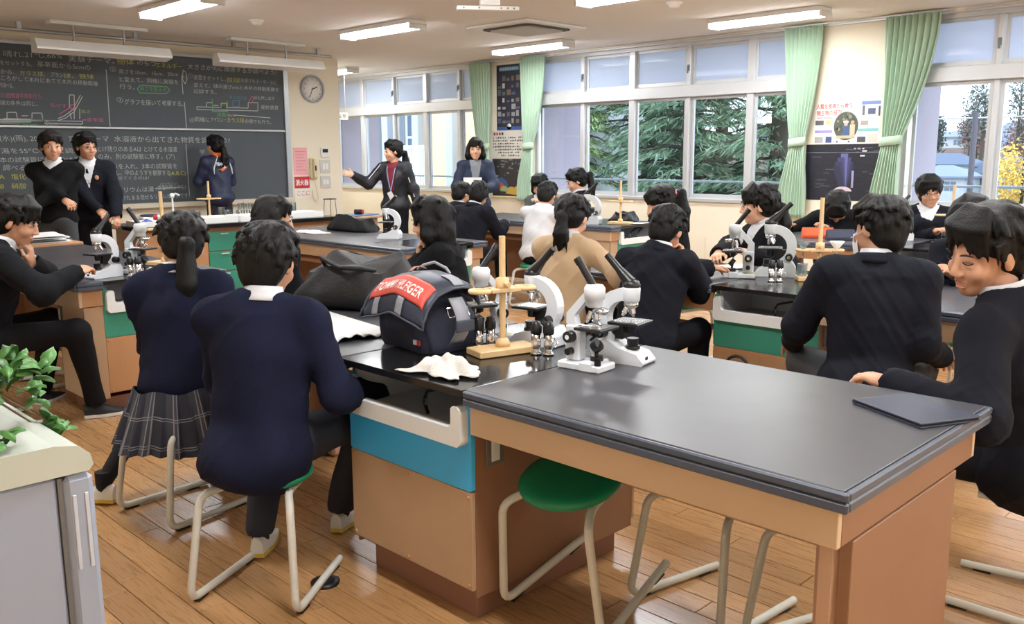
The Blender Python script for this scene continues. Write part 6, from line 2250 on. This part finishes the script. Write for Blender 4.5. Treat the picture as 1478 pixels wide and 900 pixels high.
    if vneck:
        # V opening at the chest
        X, Y, Z = [(T_.lo[i] + T_.h * np.arange(T_.D.shape[i])) for i in range(3)]
        q0 = N
        x_ = (X[:, None, None] - q0[0]) * rv[0] + (Y[None, :, None] - q0[1]) * rv[1] + (Z[None, None, :] - q0[2]) * rv[2]
        y_ = (X[:, None, None] - q0[0]) * fv[0] + (Y[None, :, None] - q0[1]) * fv[1] + (Z[None, None, :] - q0[2]) * fv[2]
        z_ = (X[:, None, None] - q0[0]) * d[0] + (Y[None, :, None] - q0[1]) * d[1] + (Z[None, None, :] - q0[2]) * d[2]
        V_ = np.maximum(np.maximum(np.abs(x_) - (z_ + vneck * s) * (.070 / vneck), -y_ + .01), y_ - .185 * s)
        IN = Field(np.minimum(los, P - .26), np.maximum(his, P + .26), ht)
        IN.D = np.maximum(T_.D + .006, np.maximum(np.abs(x_) - .10, np.maximum(np.maximum(-y_, y_ - .18 * s), -(z_ + (vneck + .06) * s)))).astype(np.float32)
        T_.D = np.maximum(T_.D, -V_).astype(np.float32)
        me = IN.mesh('shirt', inner or CL['white'])
        if me: link('shirt', me, t)
    me = T_.mesh({'blazer': 'blazer', 'jacket': 'jacket', 'sweater': 'sweater', 'shirt': 'shirt'}[style], CL[cloth])
    link({'blazer': 'blazer', 'jacket': 'jacket', 'sweater': 'sweater', 'shirt': 'shirt'}[style], me, t)
    if style == 'blazer':
        mb = MB()
        def db(u, v):
            a = u * 2 * PI; r0 = (.084 - .010 * v) * s
            drop = (.10 if vneck else .035) * max(0, math.sin(a)) ** 1.5
            return tuple(N + nd * (-.006 + .044 * v - drop) * s + rv * math.cos(a) * r0 + fv * math.sin(a) * (r0 + .006 + .03 * max(0, math.sin(a)) * (1 if vneck else 0)))
        mb.grid(db, 32, 4, closed_u=True)
        o = part('blazer_collar', mb, CL[cloth], t)
        sd_ = o.modifiers.new('thickness', 'SOLIDIFY'); sd_.thickness = .007
    if collar:
        mb = MB()
        cM = inner if (inner and vneck) else CL['white']
        def cb(u, v):
            a = u * 2 * PI; r0 = (.079 - .014 * v) * s
            drop = .030 * max(0, math.sin(a)) ** 2
            q = N + nd * (.004 + .052 * v - drop * (1.0)) * s + rv * math.cos(a) * r0 + fv * math.sin(a) * (r0 + .003)
            return tuple(q)
        mb.grid(cb, 28, 4, closed_u=True)
        o = part('collar', mb, cM, t)
        sd_ = o.modifiers.new('thickness', 'SOLIDIFY'); sd_.thickness = .005
    # ---------------- legs
    if legs:
        B = Field(np.min([P] + list(kn.values()) + list(an.values()), 0) - .2, np.max([P] + list(kn.values()) + list(an.values()), 0) + .2, ht)
        if not skirt:
            B.ell(P - np.array((0, 0, .01)), np.array((.160, .128, .10)) * s, None, .04)
            for k in (1, -1):
                B.path([hip[k], kn[k]], [.088 * s, .072 * s], .03)
                B.path([kn[k], an[k] + np.array((0, 0, .01))], [.068 * s, .058 * s], .03)
            B.folds(.005, seed + 5, 16)
            for k in (1, -1):
                B.ell(an[k] - np.array((0, 0, .055)), (.085, .085, .06), None, .004, 'sub')
            nm = 'trousers'
            me = B.mesh(nm, TR[trousers])
        else:
            for k in (1, -1):
                B.path([hip[k], kn[k], an[k]], [.078 * s, .055 * s, .036 * s], .02)
            nm = 'stockings'
            me = B.mesh(nm, M_sock)
        link(nm, me, t)
        for k in (1, -1):
            mb = MB(); mb.tube([an[k] + np.array((0, 0, .05)), an[k] - np.array((0, 0, .035))], [.036 * s, .034 * s], 12)
            part('sock', mb, M_sock, t)
            fwd = nrm(np.array((an[k][0] - hip[k][0], max(.12, an[k][1] - hip[k][1]), 0))) if not stand else np.array((k * .25, 1, 0))
            shoe(t, an[k], fwd, shoes, s)
    # ---------------- hair
    G = Field(Hc - .30 * s - (np.array((.1, .1, .30)) if hair in ('pony', 'bob', 'long', 'lowpony') else 0), Hc + .24 * s, hh)
    ge = lambda c, r, k=.02, op='add', Rr=None: G.ell(H(c), np.asarray(r) * hs, Rh if Rr is None else Rh @ Rr, k, op)
    long_ = hair in ('bob', 'long')
    ge((0, -.022, .042), (.086, .102, .092))
    ge((0, -.048, -.015), (.082, .070, .075), .03)
    if hair in ('short', 'bowl'):
        ge((0, -.052, -.060), (.060, .044, .048), .03)
    if hair == 'bowl': ge((0, -.015, .030), (.100, .116, .085), .03)
    if long_:
        ge((0, -.040, -.075), (.096, .075, .105), .03)
        for k in (1, -1): G.path([H((k * .078, .01, .02)), H((k * .088, .012, -.07)), H((k * .078, .004, -.15))], [.030 * s, .034 * s, .020 * s], .03)
    if hair == 'long': G.path([H((0, -.06, -.08)), H((0, -.09, -.24))], [.08 * s, .05 * s], .04)
    # open the face
    ge((0, .098, -.052), (.068, .082, .098), .012, 'sub')
    if not long_:
        for k in (1, -1): ge((k * .088, .020, -.050), (.028, .034, .052), .010, 'sub')
    # locks of hair, laid over the whole scalp
    n_ = (150 if fine else 70) if not long_ else 30
    for q in range(n_):
        az = rg.uniform(0, 2 * PI); elv = rg.uniform(-.55, 1.15)
        back = math.sin(az) < .15
        if not back and elv < .62: continue
        p = np.array((math.cos(az) * math.cos(elv) * .082, math.sin(az) * math.cos(elv) * .100 - .018, .038 + math.sin(elv) * .088))
        out = nrm(p - np.array((0, -.018, .03)))
        tang = np.array((math.cos(az) * .6 * max(0, elv), math.sin(az) * .6 * max(0, elv), -1.))
        tang = nrm(tang - out * (tang @ out) * .93 + np.array((rg.uniform(-.3, .3), rg.uniform(-.2, .2), 0)))
        L_ = rg.uniform(.035, .06)
        o1 = out * rg.uniform(.003, .008)
        G.cone(H(p), H(p + tang * L_ * .6 + o1), .0125 * s, .009 * s, .012)
        G.cone(H(p + tang * L_ * .6 + o1), H(p + tang * L_ + o1 * 1.3), .009 * s, .003 * s, .008)
    # fringe: thin strands from the crown over the forehead
    fr = 27 if fine else 15
    for q in range(fr):
        u = -1 + 2 * q / (fr - 1)
        a = u * 1.30 + rg.uniform(-.05, .05)
        pc = np.array((math.sin(a) * .030, .020, .128))
        p0 = np.array((math.sin(a) * .066, .040 + math.cos(a) * .040, .092))
        dz = (-.066 if hair in ('bob', 'long', 'bowl') else -.052) + rg.uniform(-.020, .014) + (.010 if abs(u) < .3 else -.012 * abs(u))
        p1 = np.array((math.sin(a) * .074 + rg.uniform(-.010, .010), .038 + math.cos(a) * .052, .084 + dz))
        G.cone(H(pc), H(p0), .011 * s, .0095 * s, .012)
        G.cone(H(p0), H(p1), .0095 * s, .0030 * s, .010)
    if not long_:
        for k in (1, -1):
            for q in range(4):
                p0 = np.array((k * .080, .036 - .016 * q, .045)); G.cone(H(p0), H(p0 + np.array((k * .002, rg.uniform(-.006, .008), -.05 - .012 * rg.random()))), .010 * s, .003 * s, .010)
    if hair in ('pony', 'lowpony'):
        b0 = np.array((0, -.118, .02)) if hair == 'pony' else np.array((0, -.105, -.03))
        tie = H(b0)
        dn = nrm(np.array((0, 0, -1.)) - fv * .10)
        p1 = tie + (Rh @ np.array((0, -.045, -.01))) * s
        L_ = pony or (.28 if hair == 'pony' else .22)
        q1 = p1 + dn * L_ * .5 * s - fv * .01; q2 = p1 + dn * L_ * s + fv * .0
        G.path([tie, p1, q1, q2], [.020 * s, .032 * s, .044 * s, .016 * s], .02)
        for q in range(12):
            o = np.array((rg.uniform(-.035, .035), rg.uniform(-.025, .025), 0))
            G.path([p1 + o * .4, q1 + o * 1.1, q2 + o * 1.5 + dn * rg.uniform(-.04, .05)], [.012 * s, .012 * s, .0045 * s], .012)
    G.folds(.0022, seed + 9, 60)
    me = G.mesh('hair', hm)
    link('hair', me, t)
    # ---------------- face details
    if face:
        for k in (1, -1):
            if face == 'open':
                mb = MB(); mb.ball(H((k * .033, .081, .0)), (.0125 * s, .0125 * s, .0075 * s), 10, Matrix(Rh.tolist()))
                e_ = part('eye', mb, M_eyew, t)
                mb = MB(); mb.ball(H((k * .034, .0895, .0)), (.0058 * s, .0045 * s, .0062 * s), 10, Matrix(Rh.tolist()))
                part('iris', mb, M_eye, e_)
            mb = MB(); mb.tube([H((k * (.020 + .028 * q / 4), .0935 - .010 * (q / 4) ** 2, (.0075 if face == 'open' else -.002) - .006 * ((q / 4) * 2 - 1) ** 2 * (1 if face == 'open' else -1))) for q in range(5)], .0020 * s, 6)
            part('eyelid', mb, M_brow, t)
            mb = MB(); mb.tube([H((k * (.016 + .034 * q / 4), .098 - .014 * (q / 4) ** 2, .023 + .005 * math.sin(PI * q / 4))) for q in range(5)], [.0018 * s, .0034 * s, .0034 * s, .0028 * s, .0012 * s], 6)
            part('eyebrow', mb, M_brow, t)
        op = .004 if face == 'closed' else 0
        mb = MB(); mb.tube([H((-.021 + .042 * q / 6, .0955 - .010 * (q / 3 - 1) ** 2, -.0625 + op + .002 * math.cos(PI * (q / 3 - 1)))) for q in range(7)], [.001 * s, .0026 * s, .0034 * s, .0030 * s, .0034 * s, .0026 * s, .001 * s], 6)
        part('upper_lip', mb, M_lip, t)
        mb = MB(); mb.tube([H((-.017 + .034 * q / 6, .0925 - .008 * (q / 3 - 1) ** 2, -.0725 - op)) for q in range(7)], [.001 * s, .003 * s, .0038 * s, .004 * s, .0038 * s, .003 * s, .001 * s], 6)
        part('lower_lip', mb, M_lip, t)
    if glasses:
        mb = MB()
        for k in (1, -1):
            mb.tube([H((k * .034 + .024 * math.cos(a), .107 - .006 * abs(math.cos(a)), .0 + .017 * math.sin(a))) for a in np.linspace(0, 2 * PI, 17)[:-1]], .0016 * s, 5, closed=True)
            mb.tube([H((k * .058, .103, .004)), H((k * .080, .04, .002)), H((k * .082, -.005, -.004))], .0016 * s, 5)
        mb.tube([H((-.010, .109, .002)), H((.010, .109, .002))], .0016 * s, 5)
        part('glasses', mb, mat('glasses_frame', (70, 60, 60), .4, .5), t)
    inf = dict(t=t, H=H, N=N, S=S, C=C, P=P, rv=rv, fv=fv, d=d, nd=nd, s=s, wr=wr, el=el, Rh=Rh, Hc=Hc, sh=sh, kn=kn)
    inf['crown'] = float(H((0, -.01, .14))[2]) + base
    return inf
# ------------------------------------------------------------------ the cast
def Wp_(i, v): return v
# nearest pair
p8 = person('person in a navy sweater with white shirt collar, seen from behind on the nearest stool', -2.71, 1.47, 132, top=1.29, lean=(10, 2), neck=14, head=(-8, -6, 2), cloth='navysweater', style='sweater', trousers='navy', fine=True, seed=3,
    rh=(-2.62, 1.90, .64), lh=(-2.98, 1.72, .64), rp=(-2.35, 1.55, .5), lp=(-3.0, 1.25, .5), shoes='yellow', knees=((-2.78, 2.0, .5), (-3.1, 1.78, .5)), feet=((-2.93, 1.95, .09), (-2.96, 1.60, .09)), hang=.03)
p7 = person('person in navy sweater and plaid skirt, seen from behind', -3.60, 1.60, 140, top=1.29, fem=True, lean=(14, 0), neck=16, head=(22, -8, 0), cloth='navysweater', style='sweater', hair='lowpony', pony=.36, fine=True, seed=5,
    rh=(-3.62, 1.96, .645), lh=(-3.92, 1.84, .645), shoes='yellow', skirt=True, knees=((-3.72, 2.05, .5), (-4.02, 1.75, .5)), feet=((-3.90, 1.90, .09), (-3.92, 1.38, .09)))
# plaid skirt
M_pl = bpy.data.materials.new('navy_plaid')
M_pl.use_nodes = True
_N, _L = M_pl.node_tree.nodes, M_pl.node_tree.links
_p = _N['Principled BSDF']; _p.inputs['Roughness'].default_value = .85
_uv = _N.new('ShaderNodeUVMap'); _sx = _N.new('ShaderNodeSeparateXYZ'); _L.new(_uv.outputs[0], _sx.inputs[0])
def _line(sock, fr, w, off):
    a = _N.new('ShaderNodeMath'); a.operation = 'MULTIPLY_ADD'; a.inputs[1].default_value = fr; a.inputs[2].default_value = off; _L.new(sock, a.inputs[0])
    b = _N.new('ShaderNodeMath'); b.operation = 'FRACT'; _L.new(a.outputs[0], b.inputs[0])
    c = _N.new('ShaderNodeMath'); c.operation = 'LESS_THAN'; c.inputs[1].default_value = w; _L.new(b.outputs[0], c.inputs[0])
    return c.outputs[0]
_ls = [_line(_sx.outputs[0], 13, .05, 0), _line(_sx.outputs[0], 13, .04, .85), _line(_sx.outputs[1], 2.2, .035, .15), _line(_sx.outputs[1], 2.2, .03, .06)]
_acc = _ls[0]
for q in _ls[1:]:
    m_ = _N.new('ShaderNodeMath'); m_.operation = 'MAXIMUM'; _L.new(_acc, m_.inputs[0]); _L.new(q, m_.inputs[1]); _acc = m_.outputs[0]
_bd = _line(_sx.outputs[0], 13, .45, .3)
_mx0 = _N.new('ShaderNodeMix'); _mx0.data_type = 'RGBA'; _mx0.inputs['A'].default_value = lin((44, 48, 62)); _mx0.inputs['B'].default_value = lin((66, 70, 82)); _L.new(_bd, _mx0.inputs['Factor'])
_mx = _N.new('ShaderNodeMix'); _mx.data_type = 'RGBA'; _mx.inputs['B'].default_value = lin((134, 134, 142)); _L.new(_mx0.outputs['Result'], _mx.inputs['A']); _L.new(_acc, _mx.inputs['Factor'])
_L.new(_mx.outputs['Result'], _p.inputs['Base Color'])
def skirt_on(p, npl=24):
    P = p['P']; s = p['s']; nu, nv = 24 * 8, 9
    mb = MB()
    def fn(u, v):
        a = u * 2 * PI
        ph = (u * npl) % 1
        pl = (ph - .5) * .030 * (v ** .8) if ph < .8 else (.3 - (ph - .8) / .2 * .8) * .030 * (v ** .8)
        rx, ry = .175 + .095 * v, .150 + .085 * v
        fwd = .12 * v * max(0, math.sin(a)); 
        r_ = 1 + pl / .2
        q = (P[0] + math.cos(a) * rx * r_, P[1] + math.sin(a) * (ry + fwd * 1.2) * r_, P[2] + .02 - .245 * v + .055 * v * max(0, math.sin(a)) + .008 * math.sin(6 * a))
        return q
    mb.grid(fn, nu, nv, smooth=False, closed_u=True)
    o = part('plaid_skirt', mb, M_pl, p['t'])
    me = o.data
    uvl = me.uv_layers.new(name='UVMap')
    for poly in me.polygons:
        us = []
        for li in poly.loop_indices:
            vi = me.loops[li].vertex_index
            us.append((vi % nu) / nu)
        wrap = max(us) - min(us) > .5
        for li, u in zip(poly.loop_indices, us):
            if wrap and u < .5: u += 1
            uvl.data[li].uv = (u, (me.loops[li].vertex_index // nu) / (nv - 1))
    sd_ = o.modifiers.new('thickness', 'SOLIDIFY'); sd_.thickness = .003
skirt_on(p7)
p6 = person('person in a dark blazer, chin on hand, at the table with two microscopes', -5.52, 1.36, 78, top=1.335, lean=(16, 0), neck=12, head=(-22, -4, 4), cloth='blackblazer', seed=7, face='open', vneck=.12, fine=True,
    rh=(-5.25, 1.80, .858), lh='chin', lp=(-5.35, 2.3, .5), rp=(-5.0, 1.3, .7), shoes='black', curl=(40, 60), knees=((-5.25, 1.80, .53), (-5.75, 1.8, .53)), feet=((-5.30, 1.86, .09), (-5.85, 1.75, .09)))
p9 = person('person in black looking round, mostly hidden behind the navy sweater', -4.66, 2.64, 95, top=1.27, fem=True, lean=(6, 0), head=(-38, -6, 0), cloth='blackblazer', hair='long', seed=9, face='open', legs=False)
p10 = person('person in black blazer resting the chin on one hand beside the big black bag', -3.71, 3.27, 218, top=1.285, fem=True, lean=(8, 0), neck=8, head=(-6, -4, 0), cloth='blackblazer', hair='bob', seed=11, face='open', fine=True,
    lh='chin', lp=(-3.85, 2.4, .4), rh=(-4.03, 3.16, .72), curl=(30, 65))
p16 = person('person in a beige sweater, seen from behind', -3.49, 3.91, 108, top=1.285, fem=True, lean=(12, 0), neck=14, head=(0, -10, 0), cloth='beige', style='sweater', hair='lowpony', seed=13, fine=True,
    rh=(-3.06, 4.26, .856), rp=(-2.9, 3.9, .6), lh=(-3.75, 4.36, .853))
p17 = person('person in dark blazer with head propped on one hand, seen from behind', -2.84, 3.86, 100, top=1.27, lean=(20, 0), neck=14, head=(4, -14, 6), seed=15, fine=True,
    rh='cheek', rp=(-2.45, 4.45, .3), lh=(-2.78, 4.42, .853), curl=(70, 30))
p18 = person('person in black with a pink hair tie bending over a table', -3.72, 5.45, 205, top=1.29, fem=True, lean=(8, 0), neck=12, head=(8, -16, 0), cloth='blackblazer', hair='pony', seed=17, legs=False)
mb = MB(); _q = p18['H']((0, -.125, .02)); mb.lathe([(.022, -.012), (.034, -.008), (.036, .004), (.026, .012), (.022, -.012)], 14, T(Vector(_q)) @ RX(math.radians(80)), cap=False)
part('hair_tie', mb, mat('pink_hair_tie', (232, 130, 150), .6), p18['t'])
p19 = person('person in dark jacket with white collar writing with a pencil, in profile', -3.02, 5.58, 238, top=1.315, fem=True, lean=(10, 0), neck=4, head=(-22, 2, 0), cloth='blackblazer', hair='lowpony', seed=19, face='open', vneck=.13, fine=True,
    rh=(-3.16, 5.10, .855), lh=(-2.98, 5.20, .858), rp=(-3.7, 5.6, .75), lp=(-2.5, 5.5, .75), curl=(60, 30), legs=False)
t = thing('pencil', 'pale pencil in the hand of the writing person', 'pencil', (-3.225, 5.025, .812), 0)
mb = MB(); mb.tube([(0, 0, .0), (.004, .006, .012)], [.0006, .004], 8)
part('tip', mb, M_wood, t)
mb = MB(); mb.tube([(.0041, .0062, .0123), (-.012, .03, .15)], .004, 8)
part('shaft', mb, mat('pencil_pale', (226, 214, 170), .5), t)
p21 = person('person in a dark blazer wearing a white mask, seen from behind', -1.58, 3.80, 112, top=1.33, scale=1.02, lean=(9, 0), neck=10, head=(52, -6, 0), cloth='navyblazer', seed=21, fine=True, trousers='grey', hang=.05,
    lh=(-2.04, 3.98, .60), lp=(-1.95, 3.3, .3), rh=(-1.40, 4.12, .60), rp=(-1.3, 3.6, .3), knees=((-1.52, 4.25, .5), (-2.0, 4.03, .5)), palms=((0, .3, -1), (0, .3, -1)), curl=(18, 18))
mb = MB(); 
_H = p21['H']
mb.grid(lambda u, v: tuple(_H(((u - .5) * .125, .118 - .19 * (u - .5) ** 2 * 1.3 - .012 * abs(v - .45), -.012 - .092 * v))), 12, 7)
o = part('face_mask', mb, mat('white_mask', (236, 238, 240), .8), p21['t'])
sd_ = o.modifiers.new('thickness', 'SOLIDIFY'); sd_.thickness = .002
mb = MB()
for k in (1, -1): mb.tube([_H((k * .060, .085, -.03)), _H((k * .076, .03, -.02)), _H((k * .086, -.02, .0))], .0018, 5)
part('ear_loop', mb, CL['white'], p21['t'])
for _p, _k in ((p21, -1),):
    for q in range(3):
        mb = MB(); _w, _e = _p['wr'][_k], _p['el'][_k]; _dd = nrm(_w - _e)
        mb.ball(_w - _dd * (.03 + .016 * q) - _p['rv'] * .045 - _p['fv'] * .02, .006, 8)
        part('cuff_button', mb, M_mk, _p['t'])
p24 = person('person in a dark blazer with closed eyes leaning near the dark folder', -.77, 3.20, 172, top=1.36, scale=1.07, lean=(9, -12), neck=6, head=(66, -2, -13), cloth='navyblazer', seed=24, fine=True, face='closed', hang=.04,
    lh=(-1.06, 2.74, .79), lp=(-.55, 2.6, .6), rh=(-1.05, 3.52, .62), shoes='navy', knees=((-1.15, 3.42, .5), (-1.16, 3.10, .5)), feet=((-1.22, 3.62, .09), (-1.2, 3.15, .09)), curl=(30, 35), palms=(None, (0, 0, -1)))
# far side of the middle and window tables
p20 = person('person in black slumped over the table with hidden face', -3.72, 8.05, 292, top=1.2, scale=1.05, lean=(34, 0), neck=25, head=(0, -40, 0), hair='bowl', cloth='blackblazer', seed=31, rh=(-3.92, 7.45, .856), lh=(-3.55, 7.45, .856), legs=False)
p22 = person('seated person with glasses and folded arms facing the viewer', -2.93, 8.05, 292, top=1.33, lean=(8, 0), head=(12, -4, 4), cloth='navyblazer', seed=33, face='open', glasses=True, vneck=.12, hair='bowl', rh=(-2.72, 7.68, .86), lh=(-3.05, 7.62, .90), legs=False)
p23 = person('person with clasped hands mostly hidden behind the person with closed eyes', -1.66, 5.48, 262, top=1.30, lean=(14, 0), neck=14, head=(0, -30, 0), seed=35, hair='bowl', rh=(-1.76, 5.06, .858), lh=(-1.66, 5.02, .858), curl=(75, 75), legs=False)
p13 = person('person in a white shirt writing at the window side table, seen from behind', -6.05, 6.40, 100, top=1.27, lean=(16, 0), neck=12, head=(12, -16, 0), cloth='white', style='shirt', seed=41, rh=(-6.02, 6.93, .856), lh=(-6.45, 6.95, .856), collar=False)
p14 = person('person in a grey green cardigan opposite the white shirt', -7.42, 8.02, 285, top=1.285, fem=True, lean=(10, 0), head=(0, -22, 0), cloth='greycard', style='sweater', hair='long', seed=43, vneck=.10, rh=(-7.3, 7.6, .86), lh=(-7.1, 7.6, .95), legs=False)
p15 = person('person in black, in profile by the conifer window, looking down', -6.92, 8.12, 228, top=1.36, fem=True, scale=1.04, lean=(4, 0), head=(0, -16, 0), cloth='blackblazer', hair='pony', seed=45, face='open', legs=False)
p11 = person('person in dark blazer with bowed back at the far table', -6.62, 5.98, 100, top=1.285, lean=(18, 0), neck=14, head=(22, -10, 0), seed=47, rh=(-6.58, 6.5, .8), lh=(-7.0, 6.4, .8), hang=.05)
p12 = person('person with a white collar half hidden next to the bowed back', -7.22, 6.34, 95, top=1.23, lean=(14, 0), head=(0, -10, 0), seed=49, legs=False)
# standing people
p1 = person('person in a black knit sweater standing with crossed arms at the chalkboard', -8.85, 2.92, 322, top=1.705, stand=True, head=(28, -4, 0), cloth='blackknit', style='sweater', trousers='grey', seed=51, face='open', vneck=.055, lean=(-1, 0),
    rh=(-8.52, 2.88, 1.12), rp=(-8.9, 2.5, 1.0), lh=(-8.63, 2.66, 1.08), lp=(-8.5, 3.25, 1.0), hcol=M_hair2, curl=(40, 40))
p2 = person('person with glasses in a dark blazer with a chest badge at the chalkboard', -9.28, 3.38, 338, top=1.715, stand=True, head=(32, -4, 0), cloth='navyblazer', seed=53, face='open', glasses=True, vneck=.24, lean=(3, 0),
    rh=(-8.98, 3.36, .96), lh=(-8.92, 3.48, .93), rp=(-9.4, 2.9, .9))
_N2, _f2, _r2_, _d2, _s2 = p2['C'], p2['fv'], p2['rv'], p2['d'], p2['s']
mb = MB(); _q = _N2 + _f2 * .135 - _r2_ * .075 + _d2 * .06
mb.ball(_q, (.020, .008, .024), 10)
part('badge', mb, mat('badge_bronze', (190, 140, 110), .6), p2['t'])
for k in range(3):
    mb = MB(); mb.ball(_N2 + _f2 * (.133 - .004 * k) - _r2_ * .004 + _d2 * (.01 - .085 * k), (.008, .005, .008), 8)
    part('button', mb, mat('silver_button', (190, 190, 190), .3, .8), p2['t'])
p3 = person('person in a navy team jacket with orange collar writing at the chalkboard', -10.53, 5.40, 178, top=1.735, base=.12, stand=True, fem=True, head=(14, 2, 0), cloth='navytrack', style='jacket', hair='lowpony', seed=55, trousers='navy', collar=False,
    rh=(-10.84, 5.50, 1.28), lh=(-10.84, 5.32, 1.28), rp=(-10.5, 5.8, .9), lp=(-10.5, 5.0, .9))
_c = p3
mb = MB()
mb.grid(lambda u, v: tuple(_c['N'] + _c['nd'] * (.0 + .055 * v) * _c['s'] + _c['rv'] * math.cos(u * 2 * PI) * (.075 - .012 * v) + _c['fv'] * math.sin(u * 2 * PI) * (.078 - .012 * v)), 24, 3, closed_u=True)
o = part('orange_collar', mb, mat('orange_collar', (232, 110, 50), .7), p3['t']); o.modifiers.new('thickness', 'SOLIDIFY').thickness = .006
_bk = lambda a, b, off=0: tuple(_c['C'] + _c['rv'] * a + _c['d'] * b - _c['fv'] * (.125 - .16 * abs(a) ** 1.6 + off + .02 * (b > .1)))
for k in (1, -1):
    mb = MB(); mb.tube([_bk(k * .05, .20, .0), _bk(k * .09, .12, .012), _bk(k * .115, .05, .025), _bk(k * .118, -.02, .032)], [.004, .006, .010, .004], 8)
    part('white_piping', mb, CL['white'], p3['t'])
MLb = Matrix.Identity(4)
for i in range(3):
    MLb[i][0] = _c['rv'][i]; MLb[i][1] = _c['d'][i]; MLb[i][2] = -_c['fv'][i]; MLb[i][3] = (_c['C'] - _c['fv'] * .149 + _c['d'] * .085 - _c['rv'] * .085)[i]
lettering('jacket_lettering', 'TEAM', .05, mat('jacket_white', (226, 226, 230), .6), p3['t'], MLb, width=.10, bold=.002)
lettering('jacket_lettering', 'J', .10, mat('jacket_white', (226, 226, 230)), p3['t'], MLb @ T(.10, -.015, 0), width=.05, bold=.004)
mb = MB(); mb.add([(.02, -.06, .001), (.07, -.035, .001), (.15, -.02, .001), (.11, -.05, .001), (.07, -.075, .001), (.06, -.05, .001)], [(0, 1, 2, 3, 4, 5)]); mb.xf(MLb)
part('orange_swoosh', mb, mat('orange_collar', (232, 110, 50)), p3['t'])
p4 = person('person in a black track jacket over maroon shirt with lanyard, one arm held out', -8.9, 6.9, 300, top=1.665, stand=True, fem=True, head=(-48, -2, 0), cloth='track', style='jacket', hair='lowpony', seed=57, face='open', trousers='black', collar=False, inner=CL['maroon'], vneck=.50,
    rh=(-9.12, 6.42, 1.27), rp=(-9.2, 6.7, .9), lh=(-8.62, 7.02, .86), curl=(12, 30), palms=((.5, -.6, .3), None, (-.5, -.75, .25), None))
_c = p4
mb = MB()
for k in (1, -1): mb.tube([_c['N'] + _c['rv'] * .06 * k + _c['nd'] * .02, _c['N'] + _c['rv'] * .052 * k + _c['fv'] * .115 - _c['d'] * .07, _c['C'] + _c['rv'] * .03 * k + _c['fv'] * .142 + _c['d'] * .0, _c['C'] + _c['fv'] * .150 - _c['d'] * .13], .005, 6)
part('lanyard', mb, mat('lanyard_blue', (150, 160, 205), .6), p4['t'])
mb = MB(); R_ = Matrix.Identity(4)
for i in range(3): R_[i][0] = _c['rv'][i]; R_[i][1] = _c['fv'][i]; R_[i][2] = _c['d'][i]; R_[i][3] = (_c['C'] + _c['fv'] * .158 - _c['d'] * .18)[i]
mb.box(-.032, .032, -.004, .004, -.05, .045, .002, R_ @ RY(math.radians(25)))
part('name_badge', mb, CL['white'], p4['t'])
for k in (1, -1):
    mb = MB(); a, b, c_ = _c['sh'][k], _c['el'][k], _c['wr'][k]
    o_ = _c['fv'] * .055 + _c['d'] * .03
    mb.tube([a + o_ + _c['d'] * .02, (a + b) / 2 + o_ * 1.15, b + o_ * .95, (b + c_) / 2 + o_ * .85], .006, 6)
    part('sleeve_piping', mb, CL['white'], p4['t'])
    mb = MB(); dd = nrm(c_ - b); mb.tube([c_ - dd * .035, c_ - dd * .012], .049, 14, caps=False)
    o = part('cuff_band', mb, CL['white'], p4['t']); o.modifiers.new('thickness', 'SOLIDIFY').thickness = .003
p5 = person('person in a navy suit jacket holding papers by the curtain', -8.22, 7.62, 318, top=1.685, stand=True, fem=True, head=(0, 0, 0), cloth='suit', style='jacket', hair='bob', seed=59, face='open', trousers='navy', collar=False, inner=CL['greyblouse'], vneck=.40,
    rh=(-8.05, 7.28, 1.08), lh=(-7.92, 7.46, 1.08), rp=(-8.5, 7.3, .9), lp=(-7.9, 7.9, .9), curl=(50, 50))
t = thing('document', 'white papers held by the person in the navy suit', 'paper', (-7.96, 7.33, 1.14), math.radians(48))
mb = MB(); mb.box(-.11, .11, -.004, .004, -.07, .10, .001)
part('sheets', mb, M_paper, t)
mb = MB(); mb.box(-.112, .112, .0045, .0065, -.072, .102, .001)
part('clipboard', mb, M_bind, t)
for nm, p in list(globals().items()):
    if nm.startswith('p') and nm[1:].isdigit() and isinstance(p, dict): print('CROWN', nm, round(p['crown'], 3), [round(float(q), 2) for q in (p['t'].matrix_basis @ Vector(p['Hc']))])
